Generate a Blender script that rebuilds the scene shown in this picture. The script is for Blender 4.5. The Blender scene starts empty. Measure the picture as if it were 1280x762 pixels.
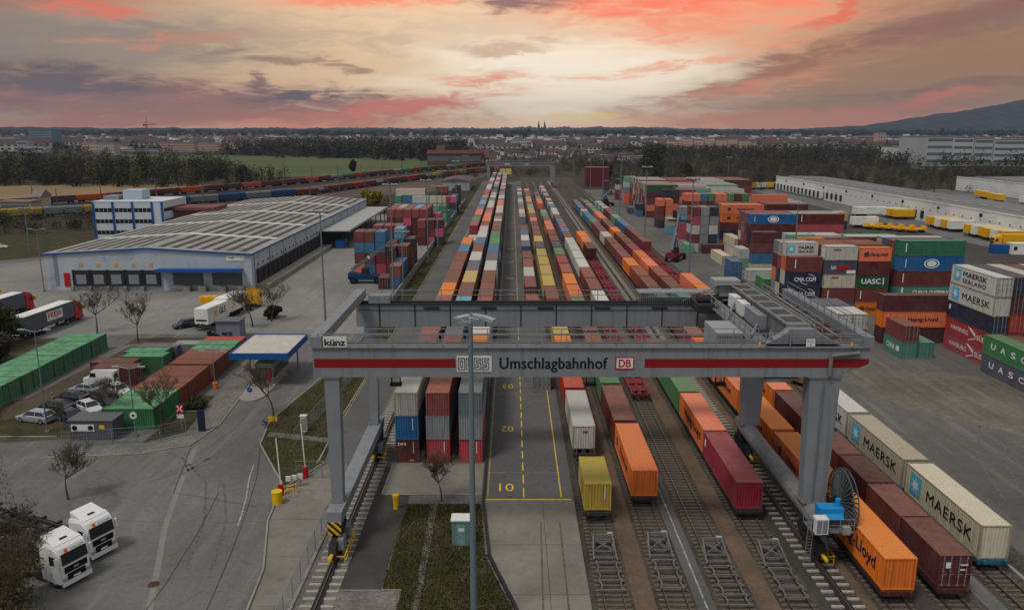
import bpy, math, random
import numpy as np
from mathutils import Vector, Matrix
random.seed(7); rng = np.random.default_rng(7)
R = math.radians
sc = bpy.context.scene
# ------------------------------------------------------------------ camera
CAMZ = 34.5
cam_d = bpy.data.cameras.new("camera"); cam = bpy.data.objects.new("camera", cam_d)
sc.collection.objects.link(cam); sc.camera = cam
cam.location = (0, 0, CAMZ); cam.rotation_euler = (R(90 - 12.36), 0, 0)
cam_d.sensor_width = 36; cam_d.lens = 36 * 995 / 1280
cam_d.clip_start = 0.5; cam_d.clip_end = 40000
sc.view_settings.view_transform = 'Standard'; sc.view_settings.look = 'None'
sc.view_settings.gamma = 1; sc.view_settings.exposure = 0
try:
    sc.cycles.volume_bounces = 0; sc.cycles.max_bounces = 4; sc.cycles.diffuse_bounces = 2
    sc.cycles.glossy_bounces = 2; sc.cycles.caustics_reflective = False; sc.cycles.caustics_refractive = False
except Exception: pass

def lin(r, g, b):
    f = lambda c: (c / 255 / 12.92) if c / 255 <= .04045 else ((c / 255 + .055) / 1.055) ** 2.4
    return (f(r), f(g), f(b), 1)
# ------------------------------------------------------------------ world: Nishita daylight behind a high broken sunset cloud deck
w = bpy.data.worlds.new("World"); sc.world = w; w.use_nodes = True
nt = w.node_tree; nt.nodes.clear(); N = nt.nodes.new; LK = nt.links.new
def mth(op, a, b=None, c=None, tree=None):
    n = (tree or nt).nodes.new('ShaderNodeMath'); n.operation = op
    for i, v in enumerate((a, b, c)):
        if v is None: continue
        if isinstance(v, (int, float)): n.inputs[i].default_value = v
        else: (tree or nt).links.new(v, n.inputs[i])
    return n.outputs[0]
def mixc(f, a, b):
    n = N('ShaderNodeMix'); n.data_type = 'RGBA'
    for s, v in ((n.inputs[0], f), (n.inputs[6], a), (n.inputs[7], b)):
        if hasattr(v, 'is_linked') : LK(v, s)
        else: s.default_value = v
    return n.outputs[2]
def ramp(x, lo, hi):
    n = N('ShaderNodeMapRange'); n.interpolation_type = 'SMOOTHSTEP'; LK(x, n.inputs[0])
    n.inputs[1].default_value = lo; n.inputs[2].default_value = hi
    return n.outputs[0]
tc = N('ShaderNodeTexCoord'); sep = N('ShaderNodeSeparateXYZ'); LK(tc.outputs['Generated'], sep.inputs[0])
AZ = mth('ARCTAN2', sep.outputs[0], sep.outputs[1]); EL = mth('ARCSINE', sep.outputs[2])
comb = N('ShaderNodeCombineXYZ'); LK(AZ, comb.inputs[0]); LK(EL, comb.inputs[1])
def noise(sx, sy, scale, detail=6, rough=.6, dist=0.0, z=0.0):
    m = N('ShaderNodeMapping'); m.inputs['Scale'].default_value = (sx, sy, 1); m.inputs['Location'].default_value = (0, 0, z)
    LK(comb.outputs[0], m.inputs[0])
    n = N('ShaderNodeTexNoise'); n.inputs['Scale'].default_value = scale; n.inputs['Detail'].default_value = detail
    n.inputs['Roughness'].default_value = rough; n.inputs['Distortion'].default_value = dist; LK(m.outputs[0], n.inputs[0])
    return n.outputs[0]
nA = noise(1, 4.0, 5, 7, .62, .6); nB = noise(1, 5, 16, 7, .65, .8, 3); nC = noise(1, 3.2, 7, 8, .6, 1.2, 9)
AZW = mth('ADD', AZ, mth('MULTIPLY', mth('SUBTRACT', nA, .5), .22))
ELW = mth('ADD', EL, mth('MULTIPLY', mth('SUBTRACT', nC, .5), .045))
def blob(col, u, v, su, sv, rot, rgb, k=1.0, lo=.15, hi=.75, fibre=.7):
    """a cloud bank centred on a direction; su, sv = half extents; u, v, su, sv in thousandths of a radian"""
    dx = mth('SUBTRACT', AZW, u / 1000); dy = mth('SUBTRACT', ELW, v / 1000)
    c, s = math.cos(rot), math.sin(rot)
    a = mth('DIVIDE', mth('ADD', mth('MULTIPLY', dx, c), mth('MULTIPLY', dy, s)), su / 1000)
    b = mth('DIVIDE', mth('SUBTRACT', mth('MULTIPLY', dy, c), mth('MULTIPLY', dx, s)), sv / 1000)
    d = mth('EXPONENT', mth('MULTIPLY', mth('ADD', mth('MULTIPLY', a, a), mth('MULTIPLY', b, b)), -.8))
    m = mth('MULTIPLY', d, mth('ADD', 1 - fibre / 2, mth('MULTIPLY', mth('SUBTRACT', nB, .45), fibre * 3.2)))
    return mixc(mth('MULTIPLY', ramp(m, lo, hi), k), col, lin(*rgb))
# base veil
def px(u, v):      # picture-like direction table: bearing and elevation in thousandths of a radian
    return (1000 * math.atan((u - 640) / 1040), (163 - v) * .925)
base = mixc(ramp(AZ, -.62, -.10), lin(136, 112, 98), lin(236, 206, 170))
base = mixc(ramp(AZ, .1, .5), base, lin(156, 116, 82))
base = mixc(mth('MULTIPLY', ramp(EL, .075, .0), .55), base, lin(226, 146, 108))
def bl(col, u, v, su, sv, rot, rgb, k=1.0, **kw):
    a, e = px(u, v); return blob(col, a, e, su * .92, sv * .92, rot, rgb, k, **kw)
c = base
c = bl(c, 700, 100, 230, 60, 0, (255, 246, 232), 1, fibre=.3)
c = bl(c, 330, 75, 260, 22, -.03, (220, 190, 152), .7, fibre=.5)
c = bl(c, 250, 45, 320, 24, 0, (176, 156, 140), .55)
c = bl(c, 110, 66, 190, 36, 0, (130, 122, 116), .8, fibre=.4)
c = bl(c, 620, 40, 160, 22, 0, (216, 196, 176), .6)
c = bl(c, 1130, 115, 280, 50, .05, (150, 112, 80), .85, fibre=.4)
c = bl(c, 1230, 30, 170, 30, .1, (122, 98, 90), .8)
c = bl(c, 1010, 150, 260, 14, 0, (196, 120, 88), .75, fibre=.3)
c = bl(c, 200, 132, 310, 25, -.03, (160, 104, 86), 1, lo=.06, hi=.62)
c = bl(c, 250, 150, 300, 9, 0, (178, 110, 86), .8, lo=.1, hi=.7)
c = bl(c, 60, 110, 140, 20, 0, (100, 82, 88), 1, lo=.08, hi=.7)
c = bl(c, 20, 146, 50, 8, .0, (172, 142, 104), .9, fibre=.3)
c = bl(c, 390, 120, 100, 12, -.06, (96, 76, 82), 1, lo=.1, hi=.75, fibre=1.0)
c = bl(c, 350, 106, 55, 7, -.3, (118, 86, 84), .8, fibre=1.2)
c = bl(c, 510, 134, 130, 12, .13, (226, 118, 92), .9, lo=.06, hi=.9, fibre=.9)
c = bl(c, 380, 158, 150, 7, 0, (226, 136, 104), .8)
c = bl(c, 600, 98, 70, 17, .0, (230, 140, 104), .9, lo=.06, hi=.95, fibre=.9)
c = bl(c, 640, 58, 60, 7, 0, (196, 160, 136), .6)
c = bl(c, 380, 78, 90, 8, -.15, (150, 122, 102), .8, fibre=1.0)
c = bl(c, 200, 58, 110, 9, .08, (202, 134, 108), .7, fibre=1.0)
c = bl(c, 60, 6, 140, 17, 0, (200, 92, 74), .85, lo=.05, hi=.95)
c = bl(c, 110, 26, 70, 8, 0, (218, 110, 86), .8)
c = bl(c, 470, 4, 150, 12, .0, (248, 136, 106), .85, lo=.05, hi=.95, fibre=.8)
c = bl(c, 880, 10, 230, 44, .02, (236, 176, 140), .7, lo=.02, hi=.9, fibre=.4)
c = bl(c, 870, 4, 190, 34, .02, (250, 130, 98), 1, lo=.04, hi=.85, fibre=.8)
c = bl(c, 905, 42, 120, 26, .0, (244, 154, 118), .8, lo=.05, hi=1.0, fibre=.8)
c = bl(c, 640, 8, 85, 13, 0, (134, 100, 102), .9, lo=.15, hi=.8)
c = bl(c, 1020, 80, 210, 12, .26, (160, 104, 80), .95, lo=.05, hi=.75, fibre=.8)
c = bl(c, 1200, 40, 160, 13, .18, (134, 94, 82), .85, lo=.05, hi=.8)
c = bl(c, 1080, 16, 70, 8, .4, (222, 106, 78), .85, lo=.15, hi=.75)
c = bl(c, 860, 78, 190, 9, .1, (238, 158, 120), .7, fibre=1.0)
c = bl(c, 930, 112, 160, 9, .16, (222, 140, 104), .6, fibre=1.0)
c = bl(c, 1180, 116, 180, 7, .04, (122, 88, 70), .7, fibre=1.0)
c = bl(c, 720, 148, 70, 5, 0, (246, 220, 136), .7)
c = bl(c, 1130, 130, 70, 7, .1, (208, 104, 78), .7)
# overhead and behind the camera the cloud deck is plain and pale
hi = mixc(ramp(nC, .35, .65), lin(174, 176, 182), lin(204, 203, 204))
vs_ = N('ShaderNodeVectorMath'); vs_.operation = 'MULTIPLY'; LK(c, vs_.inputs[0]); LK(mixc(ramp(EL, .09, .0), (1.30, 1.22, 1.10, 1), (1.62, 1.50, 1.22, 1)), vs_.inputs[1]); c = vs_.outputs[0]
c = mixc(ramp(EL, .16, .5), c, hi)
c = mixc(ramp(mth('ABSOLUTE', AZ), .75, 1.5), c, hi)
c = mixc(ramp(EL, 0, -.05), c, lin(60, 58, 52))
sky = N('ShaderNodeTexSky'); sky.sky_type = 'NISHITA'; sky.sun_disc = False
SUN_EL, SUN_AZ = R(60), R(222)         # compass bearing of the sun: behind and left of the camera
sky.sun_elevation = SUN_EL; sky.sun_rotation = SUN_AZ
b1 = N('ShaderNodeBackground'); LK(sky.outputs[0], b1.inputs[0]); b1.inputs[1].default_value = 0.07
b2 = N('ShaderNodeBackground'); LK(c, b2.inputs[0]); b2.inputs[1].default_value = 1.0
mx = N('ShaderNodeMixShader'); mx.inputs[0].default_value = .97; LK(b1.outputs[0], mx.inputs[1]); LK(b2.outputs[0], mx.inputs[2])
wo = N('ShaderNodeOutputWorld'); LK(mx.outputs[0], wo.inputs[0])
sun_d = bpy.data.lights.new("sun", 'SUN'); sun = bpy.data.objects.new("sun", sun_d); sc.collection.objects.link(sun)
sun_d.energy = 1.8; sun_d.angle = R(13); sun_d.color = (1, .95, .88)
sd = Vector((math.sin(SUN_AZ) * math.cos(SUN_EL), math.cos(SUN_AZ) * math.cos(SUN_EL), math.sin(SUN_EL)))
sun.rotation_euler = sd.to_track_quat('Z', 'Y').to_euler()

# ------------------------------------------------------------------ helpers
col = sc.collection
class MB:
    def __init__(s): s.v = []; s.f = []; s.m = []
    def face(s, pts, m=0):
        i = len(s.v); s.v += [tuple(p) for p in pts]; s.f.append(tuple(range(i, i + len(pts)))); s.m.append(m)
    def add(s, vs, fs, m=0):
        i = len(s.v); s.v += [tuple(p) for p in vs]; s.f += [tuple(a + i for a in f) for f in fs]; s.m += [m] * len(fs)
    def box(s, x0, x1, y0, y1, z0, z1, m=0, M=None):
        vs = [(x, y, z) for z in (z0, z1) for y in (y0, y1) for x in (x0, x1)]
        if M is not None: vs = [M @ Vector(p) for p in vs]
        s.add(vs, [(0, 2, 3, 1), (4, 5, 7, 6), (0, 1, 5, 4), (2, 6, 7, 3), (0, 4, 6, 2), (1, 3, 7, 5)], m)
        return s
    def cbox(s, cx, cy, cz, sx, sy, sz, rot=0, m=0):
        M = Matrix.Translation((cx, cy, cz)) @ Matrix.Rotation(rot, 4, 'Z')
        return s.box(-sx / 2, sx / 2, -sy / 2, sy / 2, -sz / 2, sz / 2, m, M)
    def tube(s, p, q, r, r2=None, n=6, m=0, caps=True):
        p = Vector(p); q = Vector(q); d = q - p
        if d.length < 1e-6: return s
        r2 = r if r2 is None else r2
        a = d.orthogonal().normalized(); b = d.normalized().cross(a)
        ring = lambda c, rr: [c + (a * math.cos(t) + b * math.sin(t)) * rr for t in [2 * math.pi * k / n for k in range(n)]]
        vs = ring(p, r) + ring(q, r2)
        fs = [(k, (k + 1) % n, n + (k + 1) % n, n + k) for k in range(n)]
        if caps: fs += [tuple(range(n))[::-1], tuple(range(n, 2 * n))]
        s.add(vs, fs, m); return s
    def bar(s, p, q, w=.1, h=None, m=0):
        p = Vector(p); q = Vector(q); d = (q - p); L = d.length
        if L < 1e-6: return s
        M = Matrix.Translation(p) @ d.to_track_quat('X', 'Z').to_matrix().to_4x4(); h = h or w
        return s.box(0, L, -w / 2, w / 2, -h / 2, h / 2, m, M)
    def prism(s, prof, y0, y1, axis='y', m=0):
        """extrude a closed profile: axis y -> prof (x,z); axis x -> prof (y,z); axis z -> prof (x,y)"""
        f = {'y': lambda a, b, t: (a, t, b), 'x': lambda a, b, t: (t, a, b), 'z': lambda a, b, t: (a, b, t)}[axis]
        n = len(prof); vs = [f(a, b, y0) for a, b in prof] + [f(a, b, y1) for a, b in prof]
        fs = [(k, (k + 1) % n, n + (k + 1) % n, n + k) for k in range(n)] + [tuple(range(n))[::-1], tuple(range(n, 2 * n))]
        s.add(vs, fs, m); return s
    def mesh(s, name, mats):
        me = bpy.data.meshes.new(name); me.from_pydata(s.v, [], s.f)
        for a in mats: me.materials.append(a)
        if len(mats) > 1: me.polygons.foreach_set('material_index', s.m)
        return me
    def build(s, name, mats, parent=None, loc=(0, 0, 0), rot=0):
        if not isinstance(mats, (list, tuple)): mats = [mats]
        return mk(name, s.mesh(name, mats), parent, loc, rot)
def mk(name, me, parent=None, loc=(0, 0, 0), rot=0):
    o = bpy.data.objects.new(name, me); col.objects.link(o); o.location = loc; o.rotation_euler = (0, 0, rot) if isinstance(rot, (int, float)) else rot
    if parent is not None: o.parent = parent
    return o
def tag(o, label=None, cat=None, group=None, kind=None):
    for k, v in (('label', label), ('category', cat), ('group', group), ('kind', kind)):
        if v: o[k] = v
    return o
def thing(name, label, cat, loc=(0, 0, 0), rot=0, group=None):
    return tag(mk(name, None, None, loc, rot), label, cat, group)
def copy_tree(o, parent=None):
    c = o.copy(); col.objects.link(c)
    if parent is not None: c.parent = parent
    for ch in list(o.children): copy_tree(ch, c)
    return c
_om = {}
def recolour(o, mats):      # same mesh, own paint
    for i, a in enumerate(mats):
        if a is None: continue
        o.material_slots[i].link = 'OBJECT'; o.material_slots[i].material = a
ONES = 'zero first second third fourth fifth sixth seventh eighth ninth tenth eleventh twelfth thirteenth fourteenth fifteenth sixteenth seventeenth eighteenth nineteenth'.split()
def ordw(n):
    if n < 20: return ONES[n]
    t = {2: 'twent', 3: 'thirt', 4: 'fort', 5: 'fift'}[n // 10]
    return t + 'ieth' if n % 10 == 0 else t + 'y-' + ONES[n % 10]
# ------------------------------------------------------------------ materials
class NT:
    def __init__(s, name):
        s.mat = bpy.data.materials.new(name); s.mat.use_nodes = True; s.t = s.mat.node_tree
        s.b = s.t.nodes['Principled BSDF']
    def n(s, typ, ins=None, **kw):
        a = s.t.nodes.new(typ)
        for k, v in kw.items(): setattr(a, k, v)
        for k, v in (ins or {}).items(): s.set(a.inputs[k], v)
        return a
    def set(s, sock, v):
        if isinstance(v, bpy.types.NodeSocket): s.t.links.new(v, sock)
        else: sock.default_value = v
    def m(s, op, a, b=None, c=None): return mth(op, a, b, c, s.t)
    def mix(s, f, a, b):
        q = s.n('ShaderNodeMix', data_type='RGBA'); s.set(q.inputs[0], f); s.set(q.inputs[6], a); s.set(q.inputs[7], b); return q.outputs[2]
    def rng(s, x, lo, hi, a=0, b=1):
        return s.n('ShaderNodeMapRange', {0: x, 1: lo, 2: hi, 3: a, 4: b}).outputs[0]
    def coord(s, kind, sc3=(1, 1, 1), rot=(0, 0, 0)):
        src = s.n('ShaderNodeNewGeometry').outputs['Position'] if kind == 'world' else s.n('ShaderNodeTexCoord').outputs['Object']
        q = s.n('ShaderNodeMapping', {'Scale': sc3, 'Rotation': rot}); s.t.links.new(src, q.inputs[0]); return q.outputs[0]
    def noise(s, co, scale, det=4, rough=.55, dist=0):
        return s.n('ShaderNodeTexNoise', {'Vector': co, 'Scale': scale, 'Detail': det, 'Roughness': rough, 'Distortion': dist}).outputs[0]
    def bump(s, h, st, d=.02):
        q = s.n('ShaderNodeBump', {'Height': h, 'Strength': st, 'Distance': d}); s.t.links.new(q.outputs[0], s.b.inputs['Normal'])
    def out(s, colr, rough=.8, metal=0, spec=.3):
        s.set(s.b.inputs['Base Color'], colr); s.set(s.b.inputs['Roughness'], rough); s.b.inputs['Metallic'].default_value = metal
        s.b.inputs['Specular IOR Level'].default_value = spec
        return s.mat
def mul(c, k): return (c[0] * k, c[1] * k, c[2] * k, 1)
def simple(name, rgb, rough=.7, var=.18, scale=3, metal=0, bump=0, dirt=None, spec=.16, kind='obj'):
    s = NT(name); co = s.coord(kind); n = s.noise(co, scale, 5, .6); c = lin(*rgb)
    f = s.rng(n, .3, .7); cc = s.mix(f, mul(c, 1 - var), mul(c, 1 + var))
    if dirt: n2 = s.noise(co, scale * .35, 6, .7, .6); cc = s.mix(s.rng(n2, .52, .72), cc, lin(*dirt))
    if bump: s.bump(n, bump)
    return s.out(cc, rough, metal, spec)
PAL = dict(brown=(108, 44, 38), maroon=(82, 26, 32), crimson=(142, 24, 54), orange=(218, 106, 18), rust=(134, 58, 46), blue=(4, 96, 146), navy=(30, 42, 64),
    slate=(76, 84, 102), yellow=(184, 156, 66), white=(190, 190, 184), cream=(198, 190, 164), stone=(98, 112, 116), dusk=(44, 84, 122), moss=(126, 62, 50), jade=(26, 116, 88), ash=(78, 82, 94), green=(58, 124, 72), forest=(20, 84, 40), teal=(58, 128, 112),
    sky=(64, 146, 184), grey=(128, 134, 138), red=(168, 30, 34), magenta=(196, 26, 96), sand=(170, 162, 140), mint=(96, 160, 130), lime=(38, 112, 64), purple=(96, 66, 84))
WORD = dict(brown='rust brown', maroon='dark maroon', crimson='crimson', orange='bright orange', rust='faded brick red', blue='bright blue', navy='navy blue', slate='slate blue',
    yellow='dull yellow', white='off white', cream='cream', green='mid green', forest='dark green', teal='teal green', stone='stone grey', dusk='steel blue', moss='mossy red', jade='jade green', ash='bluish grey', sky='light blue', grey='plain grey', red='strong red',
    magenta='magenta', sand='sand coloured', mint='pale mint', lime='weathered green', purple='dusky purple')
_pm = {}
def paint(c):
    """container paint: oxide runs down the ribs, pale dust on the flat roof, chips of rust"""
    if c in _pm: return _pm[c]
    s = NT('container_paint_' + c); co = s.coord('obj'); base = lin(*PAL[c])
    info = s.n('ShaderNodeObjectInfo').outputs['Random']
    hsv = s.n('ShaderNodeHueSaturation', {'Color': base, 'Hue': s.rng(info, 0, 1, .488, .512), 'Saturation': s.rng(info, 0, 1, .86, 1.08), 'Value': s.rng(s.m('FRACT', s.m('MULTIPLY', info, 7.3)), 0, 1, .82, 1.14)}).outputs[0]
    sh = s.n('ShaderNodeVectorMath', {0: co}, operation='ADD'); cb = s.n('ShaderNodeCombineXYZ', {0: s.m('MULTIPLY', info, 90), 1: s.m('MULTIPLY', info, 37)}); s.t.links.new(cb.outputs[0], sh.inputs[1])
    big = s.noise(sh.outputs[0], .45, 5, .65, .5)
    st = s.n('ShaderNodeMapping', {'Scale': (7, 7, .35)}); s.t.links.new(sh.outputs[0], st.inputs[0])
    streak = s.noise(st.outputs[0], 1, 4, .6)
    spk = s.noise(sh.outputs[0], 2.6, 7, .75, 1.0)
    cc = s.mix(s.rng(big, .35, .7), hsv, s.mix(.16, hsv, lin(140, 130, 118)))
    cc = s.mix(s.rng(streak, .48, .78, 0, .62), cc, mul(lin(70, 52, 44), .8))
    nz = s.n('ShaderNodeSeparateXYZ', {0: s.n('ShaderNodeNewGeometry').outputs['Normal']}).outputs[2]
    up = s.rng(nz, .75, .95)
    dust = lin(112, 158, 122) if c == 'lime' else lin(126, 110, 92) if c == 'moss' else lin(172, 152, 132)
    cc = s.mix(s.m('MULTIPLY', up, s.rng(s.noise(sh.outputs[0], .8 if c == 'lime' else 1.2, 6, .7), .35 if c == 'lime' else .2, .62 if c == 'lime' else .8, .12 if c == 'lime' else .04, .85 if c == 'lime' else .28)), cc, dust)
    pale = sum(PAL[c]) > 420
    cc = s.mix(s.m('MULTIPLY', s.rng(spk, .60, .70), .85 if pale else .6), cc, lin(112, 70, 46) if pale else lin(86, 58, 48))
    s.bump(spk, .15, .01)
    _pm[c] = s.out(cc, .7, 0, .14); return _pm[c]
M_ = {}
M_['steel'] = simple('galvanised_steel', (128, 134, 138), .55, .12, 2, .3)
M_['dark'] = simple('dark_metal', (44, 44, 46), .7, .25, 3)
M_['black'] = simple('black_rubber', (22, 22, 23), .8)
M_['rusty'] = simple('rusty_steel', (72, 52, 42), .8, .3, 4)
M_['railtop'] = simple('polished_rail', (120, 112, 104), .4, .1, 3, .6)
M_['whitep'] = simple('white_paint', (206, 206, 202), .5, .06, 1.2, dirt=(150, 146, 138))
M_['yellowp'] = simple('yellow_paint', (214, 170, 30), .55, .12)
M_['redp'] = simple('red_paint', (168, 24, 26), .5, .1)
M_['bluep'] = simple('blue_paint', (26, 78, 140), .5, .1)
M_['cyanp'] = simple('cyan_paint', (30, 132, 190), .45, .06)
M_['orangep'] = simple('orange_plastic', (226, 110, 30), .5, .1)
M_['glass'] = simple('dark_glass', (26, 30, 34), .12, .1, spec=.6)
M_['concrete'] = simple('plain_concrete', (138, 134, 124), .9, .14, .6, bump=.2, dirt=(104, 100, 92))
M_['sleeper'] = simple('concrete_sleeper', (150, 146, 136), .9, .15, 2)
M_['wood'] = simple('dark_sleeper', (96, 88, 78), .9, .25, 2)
M_['twig'] = simple('bark', (80, 70, 55), .95, .25, 3)
M_['lamp'] = simple('lamp_housing', (150, 156, 160), .5, .05, 2, .2)
M_['crane'] = simple('crane_grey', (118, 122, 126), .6, .07, .5, 0, dirt=(100, 100, 100))
M_['cranedk'] = simple('crane_grey_dirty', (112, 112, 112), .65, .14, .8, 0, dirt=(66, 62, 60))
M_['textb'] = simple('black_lettering', (24, 24, 28), .6, .02)
M_['textw'] = simple('white_lettering', (214, 216, 214), .6, .02)
M_['textn'] = simple('navy_lettering', (16, 30, 66), .6, .02)
M_['textr'] = simple('red_lettering', (170, 24, 30), .6, .02)
M_['textg'] = simple('grey_lettering', (90, 96, 100), .6, .02)
M_['texty'] = simple('yellow_lettering', (220, 170, 30), .6, .02)
M_['starblue'] = simple('pale_blue_panel', (72, 170, 206), .6, .04)
def steelwork(name, rgb, grime):
    s = NT(name); co = s.coord('obj'); n = s.noise(co, .5, 5, .6); st = s.noise(s.coord('obj', (2.2, 2.2, .12)), 1, 5, .65, .4); sp = s.noise(co, 3.2, 7, .75, .8); c = lin(*rgb)
    cc = s.mix(s.rng(n, .3, .7), mul(c, .92), mul(c, 1.08)); cc = s.mix(s.rng(st, .5, .75, 0, .55), cc, lin(*grime)); cc = s.mix(s.rng(sp, .66, .72, 0, .6), cc, lin(104, 84, 70)); s.bump(n, .1, .02)
    return s.out(cc, .65, 0, .18)
M_['crane'] = steelwork('crane_grey_paint', (122, 126, 130), (84, 82, 80)); M_['cranedk'] = steelwork('crane_grey_weathered', (112, 113, 113), (66, 62, 58)); M_['reel'] = simple('reel_grey', (78, 81, 83), .6, .1, 2)
def stripes(name, a, b, n=3.0):
    s = NT(name); co = s.coord('obj'); sp = s.n('ShaderNodeSeparateXYZ', {0: co})
    t = s.m('ADD', s.m('ADD', sp.outputs[0], sp.outputs[1]), sp.outputs[2])
    f = s.m('GREATER_THAN', s.m('FRACT', s.m('MULTIPLY', t, n)), .5)
    return s.out(s.mix(f, lin(*a), lin(*b)), .6)
M_['hazard'] = stripes('hazard_stripes', (210, 160, 30), (28, 28, 28), 1.6)
M_['hazr'] = stripes('red_white_stripes', (200, 200, 196), (170, 26, 26), .8)
# ------------------------------------------------------------------ lettering (flat cut-out letters from the built-in face)
_tc = {}
def text_mesh(s, h=1.0, width=None, bold=0.0, sp=1.0):
    bold = 0.0
    k = (s, bold, sp)
    if k not in _tc:
        cu = bpy.data.curves.new('lettering', 'FONT'); cu.body = s; cu.size = 1; cu.offset = bold; cu.space_character = sp; cu.resolution_u = 3
        o = bpy.data.objects.new('lettering', cu); col.objects.link(o); bpy.context.view_layer.update()
        me = bpy.data.meshes.new_from_object(o.evaluated_get(bpy.context.evaluated_depsgraph_get()))
        bpy.data.objects.remove(o); bpy.data.curves.remove(cu)
        vs = np.array([v.co[:] for v in me.vertices]); fs = [tuple(p.vertices) for p in me.polygons]; bpy.data.meshes.remove(me)
        lo = vs.min(0); hi = vs.max(0); vs = vs - (lo + hi) / 2; _tc[k] = (vs, fs, hi - lo)
    vs, fs, d = _tc[k]; sy = h / d[1]; sx = (width / d[0]) if width else sy
    return [(v[0] * sx, v[1] * sy) for v in vs], fs
def lettering(parent, s, mat, o, right, up, h, width=None, bold=0.0, sp=1.0, name='lettering'):
    """letters centred on local point o, running along `right`, standing along `up`"""
    vs, fs = text_mesh(s, h, width, bold, sp); o = Vector(o); r = Vector(right); u = Vector(up)
    b = MB(); nrm = r.cross(u).normalized(); k = bold * h * 1.1          # heavier strokes: the same letters laid down again a hair to each side
    for j, (dx, dy) in enumerate(((0, 0), (k, 0), (-k, 0), (0, k * .7), (0, -k * .7)) if bold else ((0, 0),)): b.add([o + r * (x + dx) + u * (y + dy) + nrm * .0012 * j for x, y in vs], fs)
    return b.build(name, mat, parent)
# ------------------------------------------------------------------ ground
def sheet(name, pts, z, mat, kind='structure', **kw):
    b = MB(); b.face([(x, y, z) for x, y in pts]); o = b.build(name, mat); tag(o, kind=kind); return o
def rect(x0, x1, y0, y1): return [(x0, y0), (x1, y0), (x1, y1), (x0, y1)]
def ground_mat(name, a, b, big=.03, fine=1.2, rough=.92, cracks=0, streak=None, bumps=.0, extra=None, fine_k=.25):
    s = NT(name); co = s.coord('world'); n1 = s.noise(co, big, 6, .65, .5); n2 = s.noise(co, fine, 6, .7)
    cc = s.mix(s.rng(n1, .35, .68), lin(*a), lin(*b))
    n3 = s.noise(co, big * 9, 5, .7, 1.5); cc = s.mix(s.rng(n3, .55, .75, 0, .35), cc, mul(lin(*a), .6))
    k = s.rng(n2, .25, .75, 1 - fine_k, 1 + fine_k); vm = s.n('ShaderNodeVectorMath', {0: cc}, operation='SCALE'); s.t.links.new(k, vm.inputs['Scale']); cc = vm.outputs[0]
    if streak:      # faint wheel-worn bands along a heading
        cs = s.coord('world', (.9, .035, 1), (0, 0, streak)); ns = s.noise(cs, 1, 4, .6, .3)
        cc = s.mix(s.rng(ns, .48, .72, 0, .42), cc, mul(lin(*b), .62)); 
        ns2 = s.noise(s.coord('world', (.5, .02, 1), (0, 0, streak)), 1.7, 4, .6, .5); cc = s.mix(s.rng(ns2, .55, .75, 0, .3), cc, lin(150, 144, 134))
    n5 = s.noise(co, .55, 4, .6, 2.0); cc = s.mix(s.rng(n5, .6, .72, 0, .42), cc, mul(lin(*a), .45)); n6 = s.noise(co, .33, 6, .8, 2.5); cc = s.mix(s.rng(n6, .62, .8, 0, .3), cc, lin(150, 145, 135)) if rough < .93 and fine_k < .2 else cc
    if cracks:
        cv = s.n('ShaderNodeVectorMath', {0: co}, operation='ADD'); s.t.links.new(s.n('ShaderNodeTexNoise', {'Vector': co, 'Scale': .35, 'Detail': 3}).outputs['Color'], cv.inputs[1])
        v = s.n('ShaderNodeTexVoronoi', {'Vector': cv.outputs[0], 'Scale': cracks}, feature='DISTANCE_TO_EDGE').outputs[0]
        cc = s.mix(s.m('MULTIPLY', s.rng(v, .0, .009, .32, 0), s.rng(n1, .4, .6)), cc, lin(40, 38, 36))
    if bumps: s.bump(n2, bumps, .05)
    return s.out(cc, rough, 0, .12)
G = {}
G['earth'] = ground_mat('rough_grassland', (50, 48, 34), (64, 58, 44), .012, .25)
G['asphalt'] = ground_mat('worn_asphalt', (88, 87, 86), (112, 110, 107), .05, 2.0, cracks=.09, streak=.25, bumps=.15, fine_k=.16)
G['asphalt2'] = ground_mat('lane_asphalt', (84, 83, 82), (100, 99, 97), .07, 2.2, cracks=.05, streak=.0, bumps=.1, fine_k=.14)
G['asphalt3'] = ground_mat('fresh_dark_asphalt', (62, 59, 58), (74, 70, 67), .15, 3, bumps=.2, fine_k=.2)
G['concrete'] = ground_mat('pale_concrete', (108, 104, 96), (132, 127, 117), .16, 1.4, streak=0, fine_k=.12)
G['ballast'] = ground_mat('track_ballast', (60, 55, 50), (84, 78, 71), .25, 3.2, bumps=.8, fine_k=.7)
G['gravel'] = ground_mat('grey_gravel', (98, 94, 89), (122, 118, 110), .3, 3.2, bumps=.8, fine_k=.6)
G['sand'] = ground_mat('brown_grit', (88, 74, 62), (112, 92, 76), .3, 3, fine_k=.25)
G['grass'] = ground_mat('rough_grass', (42, 50, 24), (76, 66, 46), .35, 3.5, bumps=.6, fine_k=.5)
G['field'] = ground_mat('green_field', (64, 80, 42), (86, 94, 54), .006, .2, fine_k=.15)
G['plough'] = ground_mat('bare_field', (86, 76, 60), (96, 86, 66), .01, .4)
G['straw'] = ground_mat('dry_straw_field', (134, 114, 86), (118, 98, 72), .02, .5)
G['dirty'] = ground_mat('worn_concrete', (112, 106, 95), (88, 83, 75), .12, 1.2, streak=1.15, fine_k=.3)
G['verge'] = ground_mat('dull_verge', (66, 60, 48), (86, 78, 64), .08, 2, fine_k=.4)
sheet('ground', rect(-16000, 16000, -300, 22000), -.06, G['earth'])
sheet('yard_pavement', [(-150, 20), (260, 20), (260, 480), (172, 484), (-20, 470), (-24, 400), (-48, 400), (-56, 330), (-112, 300), (-112, 232), (-160, 200)], 0, G['asphalt'])
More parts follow.
